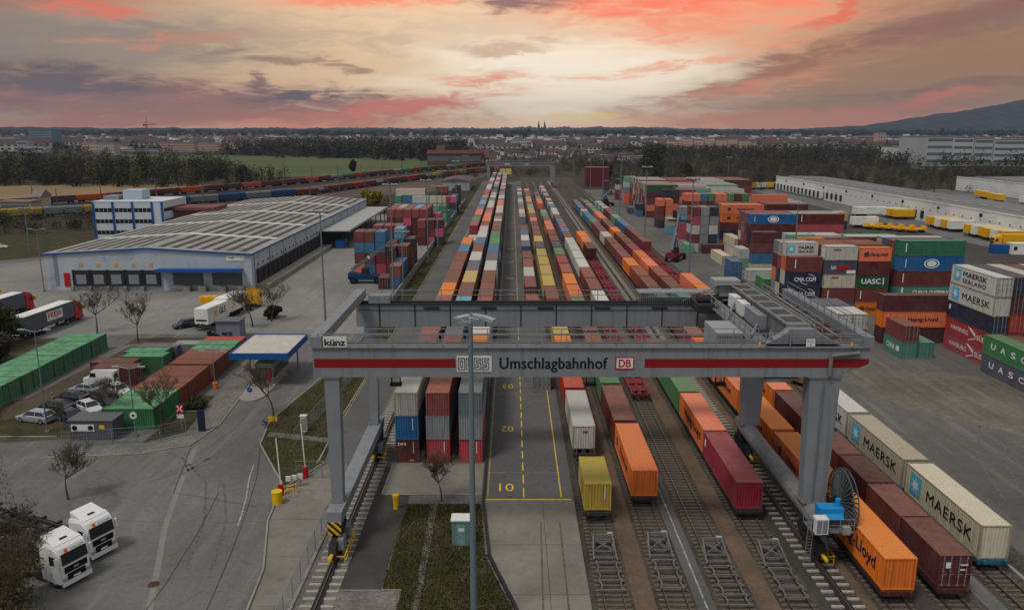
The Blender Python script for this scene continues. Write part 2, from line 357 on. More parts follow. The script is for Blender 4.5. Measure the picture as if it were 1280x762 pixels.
G['asphalt_right'] = ground_mat('yard_asphalt_dark', (84, 82, 80), (106, 103, 98), .05, 2.0, cracks=.07, streak=1.2, bumps=.15, fine_k=.16); G['forecourt'] = ground_mat('pale_forecourt', (112, 111, 108), (134, 132, 127), .04, 1.4, streak=1.35, bumps=.1, fine_k=.1)
sheet('yard_pavement', [(40.4, 30), (108, 30), (108, 120), (112, 300), (128, 480), (40.4, 480)], .004, G['asphalt_right'])
sheet('forecourt_pavement', [(-24.5, 134), (-44, 133), (-64, 134), (-100, 128), (-148, 150), (-148, 196), (-112, 228), (-57, 235), (-57, 330), (-24.6, 400)], .005, G['forecourt'])
sheet('verge_ground', [(-24, 150), (-20.3, 150), (-20.0, 250), (-19.8, 460), (-23, 460), (-24.2, 300)], .006, G['grass'])
def bandx(name, pts, mat, z): return sheet(name, pts, z, mat)
sheet('loading_lane_road', rect(-2.7, 5.9, 70.2, 560), .02, G['asphalt2'])
sheet('lane_end_pavement', [(.4, 38), (5.9, 38), (5.9, 70.2), (-2.7, 70.2), (-1.9, 60), (.4, 52.5)], .02, G['concrete'])
sheet('stacking_pavement', rect(-12.6, -2.95, 72, 540), .012, G['asphalt2'])
sheet('pad_pavement', rect(-12.7, -2.95, 71.5, 79), .018, G['concrete'])
sheet('track_ground', rect(5.9, 42.5, 30, 600), .006, G['ballast'])
sheet('siding_pavement', rect(35.2, 36.6, 30, 420), .014, G['asphalt'])
for x0, x1, m in ((9.15, 10.75, 'sand'), (13.75, 15.1, 'asphalt2'), (18.3, 19.9, 'sand'), (22.9, 23.7, 'asphalt3'), (26.2, 27.0, 'sand'), (30.3, 31.2, 'asphalt3')):
    sheet('service_path', rect(x0, x1, 30, 540), .016, G[m])
sheet('crane_track_ground', [(-16.2, 30), (-13.1, 30), (-13.1, 130), (-13.2, 420), (-15.6, 420), (-16.2, 75)], .014, G['gravel'])
sheet('gravel_ground', rect(-13.1, -8.5, 40, 55), .012, G['gravel'])
sheet('dark_pavement', [(-13.3, 55), (-10.1, 55), (-9.9, 71.5), (-12.6, 78), (-13.3, 78)], .016, G['asphalt3'])
sheet('verge_lawn', [(-8.5, 40), (.2, 40), (.2, 52), (-2.2, 60), (-2.95, 69.6), (-9.9, 69.6), (-10.0, 55), (-8.5, 55)], .014, G['grass'])
sheet('footpath', [(-7.6, 40), (-7.2, 40), (-6.9, 55), (-7.0, 69.6), (-7.7, 69.6), (-7.4, 55)], .018, G['gravel'])
sheet('service_road', [(-18.0, 38), (-16.5, 38), (-16.5, 78.5), (-19.6, 78.5), (-22.4, 70.8), (-21.9, 66), (-19.8, 58)], .018, G['concrete'])
sheet('crane_road', [(-21, 78.5), (-15.6, 78.5), (-15.6, 560), (-20.2, 560)], .012, G['asphalt2'])
sheet('gate_island_lawn', [(-22.6, 73.5), (-20, 79.5), (-20.9, 92), (-20.4, 150), (-24, 150), (-27, 108), (-29.3, 92), (-28.5, 84)], .014, G['grass'])
sheet('island_footpath', [(-28.2, 86.5), (-20.8, 84.8), (-20.8, 86), (-28.4, 88)], .02, G['gravel'])
sheet('worn_pavement', [(46, 112), (60, 113), (70, 108), (69, 90), (80, 78), (78, 73), (60, 86), (50, 96)], .012, G['dirty'])
sheet('car_park_ground', [(-70, 84), (-62.5, 84), (-49, 86), (-49, 126), (-62.5, 126), (-64, 100), (-70, 95)], .01, G['verge'])
sheet('island_lawn', [(-63, 89.5), (-59.5, 86.5), (-52.5, 86.5), (-52, 88.5), (-57, 92), (-61.5, 92.5)], .02, G['grass'])
sheet('corner_lawn', [(-80, 30), (-44, 30), (-43.5, 60), (-53, 76), (-58, 84), (-75, 90), (-110, 96)], .016, G['grass'])
sheet('hedge_bank_lawn', [(-41.8, 84.5), (-38.2, 88), (-39.6, 101), (-41.7, 101)], .016, G['grass'])
sheet('path', [(-50, 82.4), (-40.5, 83.5), (-37.2, 86.5), (-37.6, 92), (-39.8, 104), (-41.5, 125), (-40, 126), (-36.4, 104), (-35.4, 90), (-36.2, 84.2), (-40.5, 81.6), (-50, 80.4)], .022, G['gravel'])
sheet('grass_verge', [(-160, 200), (-112, 232), (-112, 262), (-160, 262), (-230, 262), (-230, 190)], .004, G['grass'])
sheet('truck_yard_verge', [(-100, 100), (-72.2, 96), (-72.2, 128), (-78, 131), (-100, 128)], .012, G['verge'])
sheet('front_verge', [(-64, 127), (-50, 128), (-43, 127.5), (-43, 130.5), (-50, 132), (-64, 131)], .012, G['verge'])
# kerbs, walls and painted markings
def strip(b, pts, w, z0, z1, m=0):
    for (xa, ya), (xb, yb) in zip(pts, pts[1:]):
        d = Vector((xb - xa, yb - ya, 0)); L = d.length; M = Matrix.Translation((xa, ya, 0)) @ Matrix.Rotation(math.atan2(d.y, d.x), 4, 'Z')
        b.box(0, L, -w / 2, w / 2, z0, z1, m, M)
def kerb(pts, w=.16, h=.13, name='kerb', mat='concrete'):
    b = MB(); strip(b, pts, w, 0, h); o = b.build(name, M_[mat]); tag(o, kind='structure')
def marking(pts, w, mat, z=.03, dash=None, name='lane_marking'):
    b = MB()
    for (xa, ya), (xb, yb) in zip(pts, pts[1:]):
        d = Vector((xb - xa, yb - ya, 0)); L = d.length; u = d / L; n = Vector((-u.y, u.x, 0)) * w / 2; t = 0
        st = dash or (L, 0)
        while t < L:
            a = Vector((xa, ya, z)) + u * t; e = Vector((xa, ya, z)) + u * min(L, t + st[0]); b.face([a - n, e - n, e + n, a + n]); t += st[0] + st[1]
    o = b.build(name, mat); tag(o, kind='structure')
def worn(name, rgb, lo=.4, under=(88, 86, 84)):
    s = NT(name); co = s.coord('world'); n = s.noise(co, 2.2, 6, .8); return s.out(s.mix(s.rng(n, lo, lo + .22), lin(*under), lin(*rgb)), .8)
YM = worn('worn_yellow_line', (206, 176, 50), .28); YP = worn('pale_yellow_line', (170, 150, 84), .4); WM = worn('worn_white_line', (176, 174, 168), .38)
marking([(-2.35, 70.6), (-2.35, 420)], .14, YP); marking([(4.75, 71), (4.75, 110)], .12, YM)
marking([(1.13, 70.9), (1.13, 420)], .13, YM, dash=(2.0, 1.1))
marking([(-2.6, 70.45), (5.7, 70.45)], .26, YM, name='stop_marking')
for k in range(1, 20): marking([(-2.3, 70.5 + 15.6 * k - 9.4 * (k == 1)), (4.7, 70.5 + 15.6 * k - 9.4 * (k == 1))], .09, YP)
marking([(14.45, 34), (14.45, 300)], .13, WM)
marking([(-20.75, 79), (-19.95, 470)], .16, YP); marking([(-15.75, 79), (-15.7, 470)], .12, YP)
marking([(-27.3, 78.6), (-26.6, 74.8), (-25.6, 71), (-24.9, 67.6), (-24.5, 65.2)], .14, WM); marking([(-12.62, 71.6), (-12.62, 79)], .12, WM); marking([(-12.6, 71.6), (-3, 71.6)], .12, WM)
for nm, y in (('01', 73.1), ('02', 88.9), ('03', 104.9), ('04', 121), ('05', 137), ('06', 152), ('07', 168), ('08', 187), ('09', 211), ('10', 235)):
    vs, fs = text_mesh(nm, 1.7, 1.45, .03); b = MB(); b.add([(-.55 - a, y - c_, .034) for a, c_ in vs], fs); o = b.build('bay_number_marking', YM); tag(o, kind='structure')
kerb([(-18.2, 38), (-20.0, 58), (-22.05, 66), (-22.55, 70.6), (-22.5, 73), (-19.9, 79)])
kerb([(-28.3, 84), (-29.4, 91.6), (-27.4, 107), (-24.2, 148)]); kerb([(-22.6, 73.2), (-28.3, 84)]); kerb([(-20.6, 79.4), (-21, 92), (-20.5, 150)], .14)
kerb([(-50.5, 80.3), (-40.5, 81.4), (-36.1, 84), (-35.1, 90), (-36.2, 104), (-39.9, 126.5)])
kerb([(-43.3, 58), (-53, 76), (-58, 84.2), (-75, 90)]); kerb([(-63, 89.5), (-59.5, 86.4), (-52.5, 86.4)])
kerb([(-10.0, 55), (-8.5, 55)], .12); kerb([(-13.3, 54.95), (-10.1, 54.95)], .1); kerb([(-16.35, 38), (-16.35, 78.5)], .25, .15)
kerb([(1.1, 44), (.3, 52.5), (-1.9, 60), (-2.75, 70), (-2.75, 75), (-2.85, 420)], .22, .3, 'rubbing_kerb', 'dark')
kerb([(40.3, 44), (40.3, 420)], .3, .12)
b = MB(); b.box(24.2, 25.9, 95, 560, .0, .03); tag(b.build('crane_beam_pavement', G['concrete']), kind='structure')
# tar seams and repair patches on the big yard
SEAM = simple('tar_seam', (52, 50, 48), .6); PATCH = ground_mat('repair_patch', (118, 115, 110), (126, 122, 116), .2, 3, fine_k=.1)
for pts in ([(-21.6, 40), (-22.2, 50), (-23.4, 60), (-24.6, 68), (-26.1, 76), (-28.0, 83)], [(-33.6, 52)] if False else [(-26.9, 48), (-27.0, 56), (-27.6, 64), (-28.6, 72)], [(-36, 84), (-33, 72), (-24, 69)]):
    marking(pts, .07, SEAM, .012, name='tar_seam_marking')
for pts, ww in (([(-25.9, 50), (-28.2, 57), (-30.9, 65), (-33.2, 74), (-35.2, 83)], .5),): marking(pts, ww, PATCH, .008, name='repair_strip_marking')
SKID = worn('tyre_rubber_marks', (58, 57, 56), .42, under=(100, 99, 97))
for pts, ww in (([(-36, 76), (-33.5, 79.5), (-30.5, 81.6), (-28, 82)], .22), ([(-36.4, 74.4), (-34, 77.4), (-31.5, 79.2)], .2), ([(-38, 82), (-35.4, 80.2), (-33.6, 77)], .2), ([(-26.2, 58), (-27.8, 66), (-30.6, 74), (-34.4, 79)], .24), ([(-24.2, 58), (-25.8, 66), (-28.8, 74)], .22), ([(-31, 100), (-30.6, 92), (-31.5, 84), (-34, 76)], .3), ([(-33, 98), (-32.8, 90), (-34, 82)], .26), ([(47, 70), (50, 80), (56, 90), (66, 96)], .3), ([(49.4, 70), (52.3, 79), (58, 88)], .28), ([(46, 100), (50, 94), (58, 88)], .26), ([(2.1, 42), (2.3, 52), (2.6, 66)], .16), ([(4.0, 42), (4.2, 52), (4.3, 66)], .16)): marking(pts, ww, SKID, .0285 if pts[0][0] > 0 and pts[0][0] < 6 else .0095, name='tyre_mark_marking')
for pts in ([(2.9, 40), (2.9, 70)], [(.6, 47.5), (5.8, 47.5)], [(-.6, 54.5), (5.8, 54.5)], [(-1.6, 62), (5.8, 62)], [(-20.4, 60), (-16.5, 60)], [(-22, 66.5), (-16.5, 66.5)], [(-19, 53), (-16.5, 53)], [(-22.4, 72.5), (-16.5, 72.5)]): marking(pts, .035, SEAM, .027, name='slab_joint_marking')
b = MB(); n = 14; b.face([(-27.9 + .45 * math.cos(t), 55.9 + .45 * math.sin(t), .03) for t in [2 * math.pi * k / n for k in range(n)]])
tag(b.build('manhole_cover', M_['rusty']), 'round iron manhole cover set in the wide asphalt forecourt', 'manhole cover')
# ------------------------------------------------------------------ railway tracks
def railtrack(name, X, y0, y1, near, label, kind='wood', gauge=.75, pitch=.65, single=False, sl=2.5):
    t = thing('railway_track', label, 'railway track', (X, y0, 0), group='tracks of the terminal')
    rm = [M_['rusty'], M_['railtop']]
    if single: b = MB(); b.box(-.32, .32, 0, y1 - y0, .121, .135); b.build('rail_bed', M_['dark'], t)
    for gx in ((0,) if single else (-gauge, gauge)):
        b = MB(); b.box(gx - .035, gx + .035, 0, y1 - y0, .14, .27, 0); b.box(gx - .07, gx + .07, 0, y1 - y0, .1, .14, 0); b.box(gx - .03, gx + .03, 0, y1 - y0, .272, .276, 1); b.build('rail', rm, t)
    m = M_['sleeper'] if kind == 'concrete' else M_['wood']
    b = MB(); 
    if single:
        b.box(-1.25, 1.25, -.14, .14, .0, .12)
    else: b.box(-sl / 2, sl / 2, -.13, .13, .0, .1)
    me = b.mesh('sleeper', [m]); n = int((near - y0) / pitch); n = min(n, 100)
    for k in range(n): mk('sleeper', me, t, (random.uniform(-.02, .02), .3 + k * pitch, 0), random.uniform(-.012, .012))
    b = MB(); k = n
    while k * pitch < min(y1 - y0, 330):
        yy = .3 + k * pitch
        if single:
            b.box(-1.25, 1.25, yy - .14, yy + .14, .0, .12)
        else: b.box(-sl / 2, sl / 2, yy - .13, yy + .13, .0, .1)
        k += 1
    if b.v: tag(b.build('sleeper_bed', m, t), kind='stuff')
    return t
TX = {1: 7.65, 2: 12.3, 3: 16.75, 4: 21.35, 5: 28.6, 6: 32.95, 7: 38.3}
TL = {1: 'first track past the lorry lane, carrying a train that starts with a yellow container', 2: 'second track past the lorry lane, under the train that starts with orange',
      3: 'empty dark railway track between the orange train and the crimson train', 4: 'railway track under the crimson container, with a buffer frame at its end',
      5: 'railway track under the orange train just outside the crane legs', 6: 'railway track under the dark maroon train beside the pale train', 7: 'railway track under the pale train at the edge of the open yard'}
for k, x in TX.items():
    railtrack('railway_track', x, 30, 520, {3: 98, 1: 66, 2: 69, 4: 68}.get(k, 60), TL[k])
railtrack('crane_track', -14.5, 30, 470, 120, 'crane rail on pale sleepers beside the wire fence and service road', 'concrete', single=True, pitch=.98)
railtrack('crane_track', 24.9, 30, 470, 120, 'crane rail on pale sleepers running under the leg with the cable reel', 'concrete', single=True, pitch=.98)
# sliding buffer stops at the ends of the tracks
M_['bufst'] = simple('dull_galvanised', (112, 112, 110), .6, .15, 2, .2, dirt=(84, 76, 68))
def buffer_stop(X, Y, label, n=3):
    t = thing('buffer_stop', label, 'buffer stop', (X, Y, 0), group='buffer stops at the track ends'); m = M_['bufst']
    b = MB()
    for s in (-1, 1):
        b.bar((s * .78, 0, 1.15), (s * .78, 0, .3), .12); b.bar((s * .78, 0, 1.15), (s * .95, -2.3, .32), .11); b.bar((s * .8, .3, .36), (s * .95, -2.6, .34), .12)
    b.bar((-.95, 0, 1.1), (.95, 0, 1.1), .16, .24); b.bar((-.9, -2.3, .36), (.9, -2.3, .36), .12); b.bar((-.78, 0, .5), (.78, 0, .5), .1)
    b.bar((-.82, -.1, .9), (.82, -1.5, .5), .09); b.bar((.82, -.1, .9), (-.82, -1.5, .5), .09); b.bar((-.85, -1.55, .48), (.85, -1.55, .48), .1)
    b.build('buffer_frame', m, t)
    b = MB(); b.cbox(-.55, .12, 1.1, .4, .12, .28); b.build('buffer_head', M_['dark'], t); b = MB(); b.cbox(.62, .14, 1.18, .45, .06, .2); b.build('buffer_head', M_['whitep'], t)
    for k in range(n):
        y = -3.1 - k * 1.35; b = MB()
        b.bar((-.95, y, .42), (.95, y, .42), .1, .14)
        for s in (-1, 1):
            b.bar((s * .95, y, .42), (s * .74, y - .35, .38), .1); b.bar((s * .74, y - .35, .38), (s * .74, y - .95, .38), .1); b.bar((s * .74, y - .95, .38), (s * .95, y - 1.3, .38), .1)
        b.build('brake_shoe', m, t)
    b = MB(); b.bar((-.95, -3.1 - n * 1.35, .42), (.95, -3.1 - n * 1.35, .42), .1, .14); b.build('brake_shoe', m, t)
buffer_stop(TX[1], 61.6, 'sliding steel buffer frame at the end of the track below the yellow container')
buffer_stop(TX[2], 61.9, 'sliding steel buffer frame at the end of the track below the near orange box')
buffer_stop(TX[3], 61.0, 'sliding steel buffer frame at the end of the empty dark track', 4)
buffer_stop(TX[4], 60.6, 'sliding steel buffer frame in front of the crimson container')
buffer_stop(TX[6], 49.6, 'buffer frame in front of the dark maroon train by the bottom edge', 2)
# ------------------------------------------------------------------ gantry crane
def railing(parent, p, q, h=1.1, pitch=2.0, mat='steel', rails=(1.1, .6), r=.035, name='railing', panel=None):
    b = MB(); p = Vector(p); q = Vector(q); n = max(1, round((q - p).length / pitch))
    for k in range(n + 1):
        a = p.lerp(q, k / n); b.box(a.x - r, a.x + r, a.y - r, a.y + r, a.z, a.z + h)
    for z in rails: b.bar(p + Vector((0, 0, z)), q + Vector((0, 0, z)), r * 1.7)
    return b.build(name, M_[mat], parent)
def gantry(loc, label, far=False):
    g = thing('gantry_crane', label, 'crane', loc, group='gantry cranes over the tracks'); cr, cd = M_['crane'], M_['cranedk']
    Y0, Y1 = 0, 18.0; ZB, ZT = 15.2, 17.6
    # girders (x,z profile, chamfered at the reel end)
    b = MB(); b.prism([(-15.9, ZB), (26.1, ZB), (28.5, ZB + 1.1), (28.5, ZT), (-15.9, ZT)], Y0 - .7, Y0 + .7); gf = b.build('girder', cr, g)
    b = MB(); b.box(-15.9, 28.5, Y0 - .84, Y0 + .84, ZT + .002, ZT + .1); b.box(-15.9, 28.4, Y0 + .2, Y0 + .32, ZT + .1, ZT + .28); b.build('walkway', cd, gf)
    b = MB(); b.box(-15.9, 26.5, Y1 - .7, Y1 + .7, ZB - .3, ZT - .4); gr = b.build('girder', cr, g)
    b = MB(); b.box(-15.9, 27, Y1 - .84, Y1 + .84, ZT - .398, ZT - .3); b.box(-15.9, 27, Y1 - .35, Y1 - .2, ZT - .3, ZT - .1); b.build('walkway', M_['dark'], gr)
    if not far:
        b = MB()
        for x in [-13.5 + 3.6 * k for k in range(11)]: b.box(x - .05, x + .05, Y1 - .76, Y1 - .7, ZB - .28, ZT - .42); 
        b.bar((-15.8, Y1 - .78, ZT - .9), (26.4, Y1 - .78, ZT - .9), .05); b.build('stiffener', M_['dark'], gr)
        for x in (-9, -3.2, 2.6, 8.4, 14.2): 
            b = MB(); b.box(x, x + 1.6, Y1 - .82, Y1 - .76, ZT - .8, ZT - .62); b.build('cable_tray', M_['dark'], gr)
    def redband(x0, x1, ch=False):
        b = MB(); z0, z1 = 15.98, 16.72
        pts = [(x0, z0), (x1 - (.85 if ch else 0), z0), (x1, z0 + (.32 if ch else 0)), (x1, z1), (x0, z1)]
        b.prism(pts, Y0 - .712, Y0 - .7); b.build('red_band', M_['band'], gf)
    redband(-15.8, -4.5); redband(10.6, 28.49, True)
    def board(x0, x1, z0, z1, y, mat, name='sign_board'):
        b = MB(); b.box(x0, x1, y - .03, y, z0, z1); return b.build(name, M_[mat], gf)
    s1 = board(-4.42, -1.62, 15.66, 16.98, -.72, 'whitep')
    b = MB()        # outlined square initials
    def outl(x, segs):
        for (ax, az, bx, bz) in segs: b.bar((x + ax, -.765, 15.86 + az), (x + bx, -.765, 15.86 + bz), .045, .045)
    W_, H_ = .52, .92
    outl(-4.3, [(0, 0, W_, 0), (W_, 0, W_, H_), (W_, H_, 0, H_), (0, H_, 0, 0), (.17, .2, .35, .2), (.35, .2, .35, .72), (.35, .72, .17, .72), (.17, .72, .17, .2)])
    outl(-3.66, [(0, H_, .17, H_), (.17, H_, .17, .2), (.17, .2, .35, .2), (.35, .2, .35, H_), (.35, H_, W_, H_), (W_, H_, W_, 0), (W_, 0, 0, 0), (0, 0, 0, H_)])
    for sx in (-3.02, -2.38):
        outl(sx, [(0, H_, W_, H_), (W_, H_, W_, .74), (W_, .74, .17, .74), (.17, .74, .17, .56), (.17, .56, W_, .56), (W_, .56, W_, 0), (W_, 0, 0, 0), (0, 0, 0, .2), (0, .2, .35, .2), (.35, .2, .35, .38), (.35, .38, 0, .38), (0, .38, 0, H_)])
    b.build('lettering', M_['textb'], s1)
    lettering(gf, 'Umschlagbahnhof', M_['textb'], (3.32, -.715, 16.22), (1, 0, 0), (0, 0, 1), 1.22, 8.6, .02, 1.03)
    d = board(8.25, 9.75, 15.86, 16.88, -.72, 'textr'); e = MB(); e.box(8.34, 9.66, -.765, -.755, 15.95, 16.79); e.build('sign_face', M_['whitep'], d)
    e = MB(); e.box(8.41, 9.59, -.775, -.767, 16.02, 16.72); 
    lettering(d, 'DB', M_['textr'], (9.0, -.775, 16.37), (1, 0, 0), (0, 0, 1), .62, .95, .03)
    railing(gf, (-15.4, -.8, ZT + .1), (28.0, -.8, ZT + .1)); 
    if not far: railing(gf, (-12, .8, ZT + .1), (20, .8, ZT + .1))
    railing(gr, (-15.4, Y1 + .8, ZT - .3), (21, Y1 + .8, ZT - .3), 1.2)
    if not far:
        k = board(-14.95, -13.1, 17.72, 18.62, -.86, 'whitep'); lettering(k, 'künz', M_['textb'], (-14.02, -.9, 18.12), (1, 0, 0), (0, 0, 1), .52, 1.62, .05, .95)
        k = board(23.3, 24.0, 17.75, 18.4, -.86, 'whitep'); lettering(k, 'Kran', M_['textb'], (23.65, -.9, 18.23), (1, 0, 0), (0, 0, 1), .17, .5); lettering(k, '2', M_['textb'], (23.65, -.9, 17.95), (1, 0, 0), (0, 0, 1), .22)
        for x in (19.6, 26.9): b = MB(); b.cbox(x, -.9, 17.95, .12, .12, .35); b.build('signal_lamp', M_['yellowp'], gf)
    # end beams
    b = MB(); b.box(-16.0, -15.1, -.85, Y1 + .85, ZT + .1, ZT + .95); b.build('end_beam', cr, g)
    b = MB(); b.box(27.9, 28.7, -.85, Y1 + .85, ZT + .1, ZT + .95); b.build('end_beam', cr, g)
    # legs
    def leg(x0, x1, xb0, xb1, y, d0, d1, ztop=ZB, zbot=4.3, half=False):
        b = MB(); P = [(x0, y - d0, ztop), (x1, y - d0, ztop), (x1, y + d0, ztop), (x0, y + d0, ztop), (xb0, y - d1, zbot), (xb1, y - d1, zbot), (xb1, y + d1, zbot), (xb0, y + d1, zbot)]
        b.add(P, [(3, 2, 1, 0), (4, 5, 6, 7), (0, 1, 5, 4), (1, 2, 6, 5), (2, 3, 7, 6), (3, 0, 4, 7)]); l = b.build('leg', cr, g)
        b = MB(); b.box(x0 - .1, x1 + .1, y - d0 - .1, y + d0 + .1, ztop - .12, ztop - .002); b.box(xb0 - .1, xb1 + .1, y - d1 - .1, y + d1 + .1, zbot - .1, zbot + .04); b.build('flange', cd, l); return l
    for y, s in ((0, 1), (Y1 - .02, -1)):
        zt = ZB if s > 0 else ZB - .3
        leg(-15.1, -13.9, -15.0, -14.1, y, .62, .5, zt); l = leg(23.9, 26.4, 24.2, 26.05, y, .68, .6, zt)
        b = MB(); b.box(24.9, 25.0, y - .66 * s - .1, y - .66 * s, 4.6, zt - .2) if False else None
    b = MB(); b.tube((25.05, -.72, 14.9), (24.95, -.66, 4.4), .06); b.tube((25.4, -.86, 17.0), (25.4, -.86, 15.3), .16, n=8); b.tube((25.4, -.86, 17.0), (27.6, -.86, 17.25), .16, n=8); b.build('cable_pipe', cd, g)
    # sill beams
    b = MB(); b.prism([(-15.15, 2.9), (-14.0, 2.9), (-13.85, 4.2), (-15.15, 4.2)], -2.2, Y1 + 2.2); b.build('sill_beam', cr, g)
    b = MB(); b.tube((25.0, -2.4, 3.5), (25.0, Y1 + 2.4, 3.5), .8, n=14); b.build('sill_beam', cd, g)
    for X, sx in ((-14.5, 1), (25.0, 1)):
        for y in (-1.0, Y1 + 1.0):
            bg = MB(); bg.box(X - .55, X + .55, y - .8, y + .8, 2.1, 2.9); bg.prism([(y - 2.6, 1.2), (y - 2.2, 1.9), (y + 2.2, 1.9), (y + 2.6, 1.2), (y + 2.2, .9), (y - 2.2, .9)], X - .3, X + .3, 'x'); bo = bg.build('bogie', M_['dark'], g)
            for k in (-1.7, -.6, .6, 1.7):
                b = MB(); b.tube((X - .12, y + k, .66), (X + .12, y + k, .66), .38, n=14); b.build('wheel', M_['rusty'], bo)
            b = MB(); b.tube((X, y - 2.6, 1.15), (X, y - 3.4, 1.15), .16, n=8); b.build('bumper', M_['yellowp'], bo)
            b = MB(); b.cbox(X + .5, y - 1.0, 1.5, .5, 1.2, .9); b.build('drive_motor', M_['steel'], bo); b = MB(); b.cbox(X + .55, y + 1.2, 1.5, .45, .9, .8); b.build('drive_motor', M_['steel'], bo)
            if not far:
                b = MB()
                for zz in (.5, 1.0): b.bar((X + 1.0, y - 2.5, zz), (X + 1.0, y + 2.4, zz), .06)
                for yy in (-2.4, -1.2, 0, 1.2, 2.3): b.bar((X + 1.0, y + yy, .3), (X + 1.0, y + yy, 1.0), .05); b.bar((X + .3, y + yy, .95), (X + 1.0, y + yy, .95), .06)
                b.build('guard_rail', M_['yellowp'], bo)
        b = MB(); b.box(X - .55, X + .55, -2.26, -2.2, 2.2, 3.3); b.build('warning_plate', M_['hazard'], g)
    if far: return g
    # cable reel
    C0 = Vector((27.25, -1.2, 4.75)); rl = MB(); n = 36; r = 2.65
    rr = None
    for dx in (-.18, .18):
        rl = MB()
        for k in range(n * 2):
            a0, a1 = math.pi * k / n, math.pi * (k + 1) / n
            rl.bar(C0 + Vector((dx, r * math.cos(a0), r * math.sin(a0))), C0 + Vector((dx, r * math.cos(a1), r * math.sin(a1))), .08)
        rr = rl.build('rim', M_['reel'], rr) if rr else rl.build('cable_reel', M_['reel'], g)
    rr = rr.parent
    b = MB()
    for k in range(n):
        a0 = 2 * math.pi * k / n; e = Vector((0, math.cos(a0), math.sin(a0)))
        for dx in (-.18, .18): b.bar(C0 + Vector((dx * 2.2, 0, 0)) + e * .35, C0 + Vector((dx, 0, 0)) + e * r, .09, .12)
    b.build('spokes', M_['reel'], rr); b = MB(); b.tube(C0 - Vector((.6, 0, 0)), C0 + Vector((.45, 0, 0)), .45, n=14)
    for k in range(20):     # wound cable on the drum
        a0, a1 = 2 * math.pi * k / 20, 2 * math.pi * (k + 1) / 20
        b.bar(C0 + Vector((0, 1.1 * math.cos(a0), 1.1 * math.sin(a0))), C0 + Vector((0, 1.1 * math.cos(a1), 1.1 * math.sin(a1))), .22, .3)
    b.build('reel_drum', M_['dark'], rr)
    b = MB(); b.box(23.7, 27.0, -4.2, -2.3, 3.42, 3.5); b.bar((24, -3.6, 3.4), (24.6, -2.2, 2.9), .12); b.bar((26, -3.6, 3.4), (25.6, -2.2, 2.9), .12); pl = b.build('platform', cd, g)
    railing(pl, (23.7, -4.2, 3.5), (27.0, -4.2, 3.5), 1.1, 1.1, r=.025); railing(pl, (23.7, -4.2, 3.5), (23.7, -2.3, 3.5), 1.1, 1.0, r=.025)
    b = MB(); b.box(24.5, 26.4, -3.5, -2.4, 4.15, 5.15); b.tube((26.1, -2.9, 5.15), (26.1, -2.9, 5.75), .22, n=10); b.prism([(-3.55, 4.2), (-3.9, 4.45), (-3.55, 4.75)], 24.7, 26.3, 'x'); b.build('reel_motor', M_['cyanp'], g)
    b = MB(); b.box(23.75, 24.75, -4.75, -3.95, 3.6, 4.9); cb = b.build('switch_cabinet', M_['whitep'], g)
    b = MB(); b.box(23.83, 24.22, -4.77, -4.75, 3.7, 4.8); b.box(24.28, 24.67, -4.77, -4.75, 3.7, 4.8); b.build('cabinet_door', M_['steel'], cb)
    b = MB(); b.box(26.0, 26.6, -4.6, -4.2, 3.5, 4.1); b.build('switch_cabinet', M_['concrete'], g)
    b = MB()        # ladder down to the ground
    for s in (-.22, .22): b.bar((23.9 + s, -3.4, 3.5), (23.9 + s, -3.2, .3), .05)
    for k in range(11): b.bar((23.68, -3.4 + .02 * k, 3.3 - k * .28), (24.12, -3.4 + .02 * k, 3.3 - k * .28), .035)
    b.build('ladder', M_['steel'], g)
    # trolley
    b = MB(); b.box(22.0, 24.0, .2, Y1 - .2, 17.9, 19.3); tr = b.build('trolley', cd, g)
    HG = simple('hatch_grey', (70, 68, 66), .8, .2)
    for k in range(6): b = MB(); b.box(22.35, 23.65, 1.2 + k * 2.8, 2.9 + k * 2.8, 19.302, 19.34); b.build('hatch', HG, tr)
    b = MB(); b.box(21.85, 22.0, .2, Y1 - .2, 19.3, 19.45); b.box(24.0, 24.15, .2, Y1 - .2, 19.3, 19.45)
    for k in range(9): b.box(21.92, 22.0, .6 + k * 2.05, .72 + k * 2.05, 17.9, 19.3)
    b.build('trolley_rim', cd, tr)
    b = MB(); b.prism([(20.3, 17.9), (26.2, 17.9), (24.4, 18.7), (24.0, 19.1), (22.1, 19.1), (21.7, 18.7)], -.55, .35); b.build('end_carriage', cr, tr); b = MB(); b.prism([(20.3, 17.7), (26.2, 17.7), (24.4, 18.5), (22, 18.5)], Y1 - .5, Y1 + .5); b.build('end_carriage', cr, tr)
    for x in (20.9, 25.5): b = MB(); b.tube((x, -.2, 17.95), (x, .1, 17.95), .32, n=12); b.build('wheel', M_['dark'], tr)
    for k, (ya, yb) in enumerate(((12.4, 14.2), (9.4, 11.4), (4.6, 8.6))):
        b = MB(); b.box(21.1, 21.85, ya, yb, 17.8, 19.0); b.build('switch_cabinet', M_['whitep'] if k < 2 else cr, tr)
    b = MB(); b.box(19.4, 21.0, .9, Y1 - .9, 17.62, 17.7); pf = b.build('platform', cd, tr)
    railing(pf, (19.4, .9, 17.7), (19.4, Y1 - .9, 17.7), 1.1, 1.6); railing(pf, (25.2, .9, 18.4), (25.2, Y1 - 1, 18.4), 1.1, 1.6); railing(pf, (27.8, .9, 18.5), (27.8, Y1 - 1, 18.5), .8, 1.6)
    b = MB(); b.box(24.3, 25.2, .9, Y1 - .9, 18.3, 18.4); b.bar((19.4, .9, 17.7), (19.4, Y1 - 1, 17.7), .12); b.build('walkway', cd, tr)
    b = MB(); b.box(17.0, 19.2, 2.2, 6.6, 15.4, 18.1); sh = b.build('machine_house', M_['house'], tr)
    b = MB()
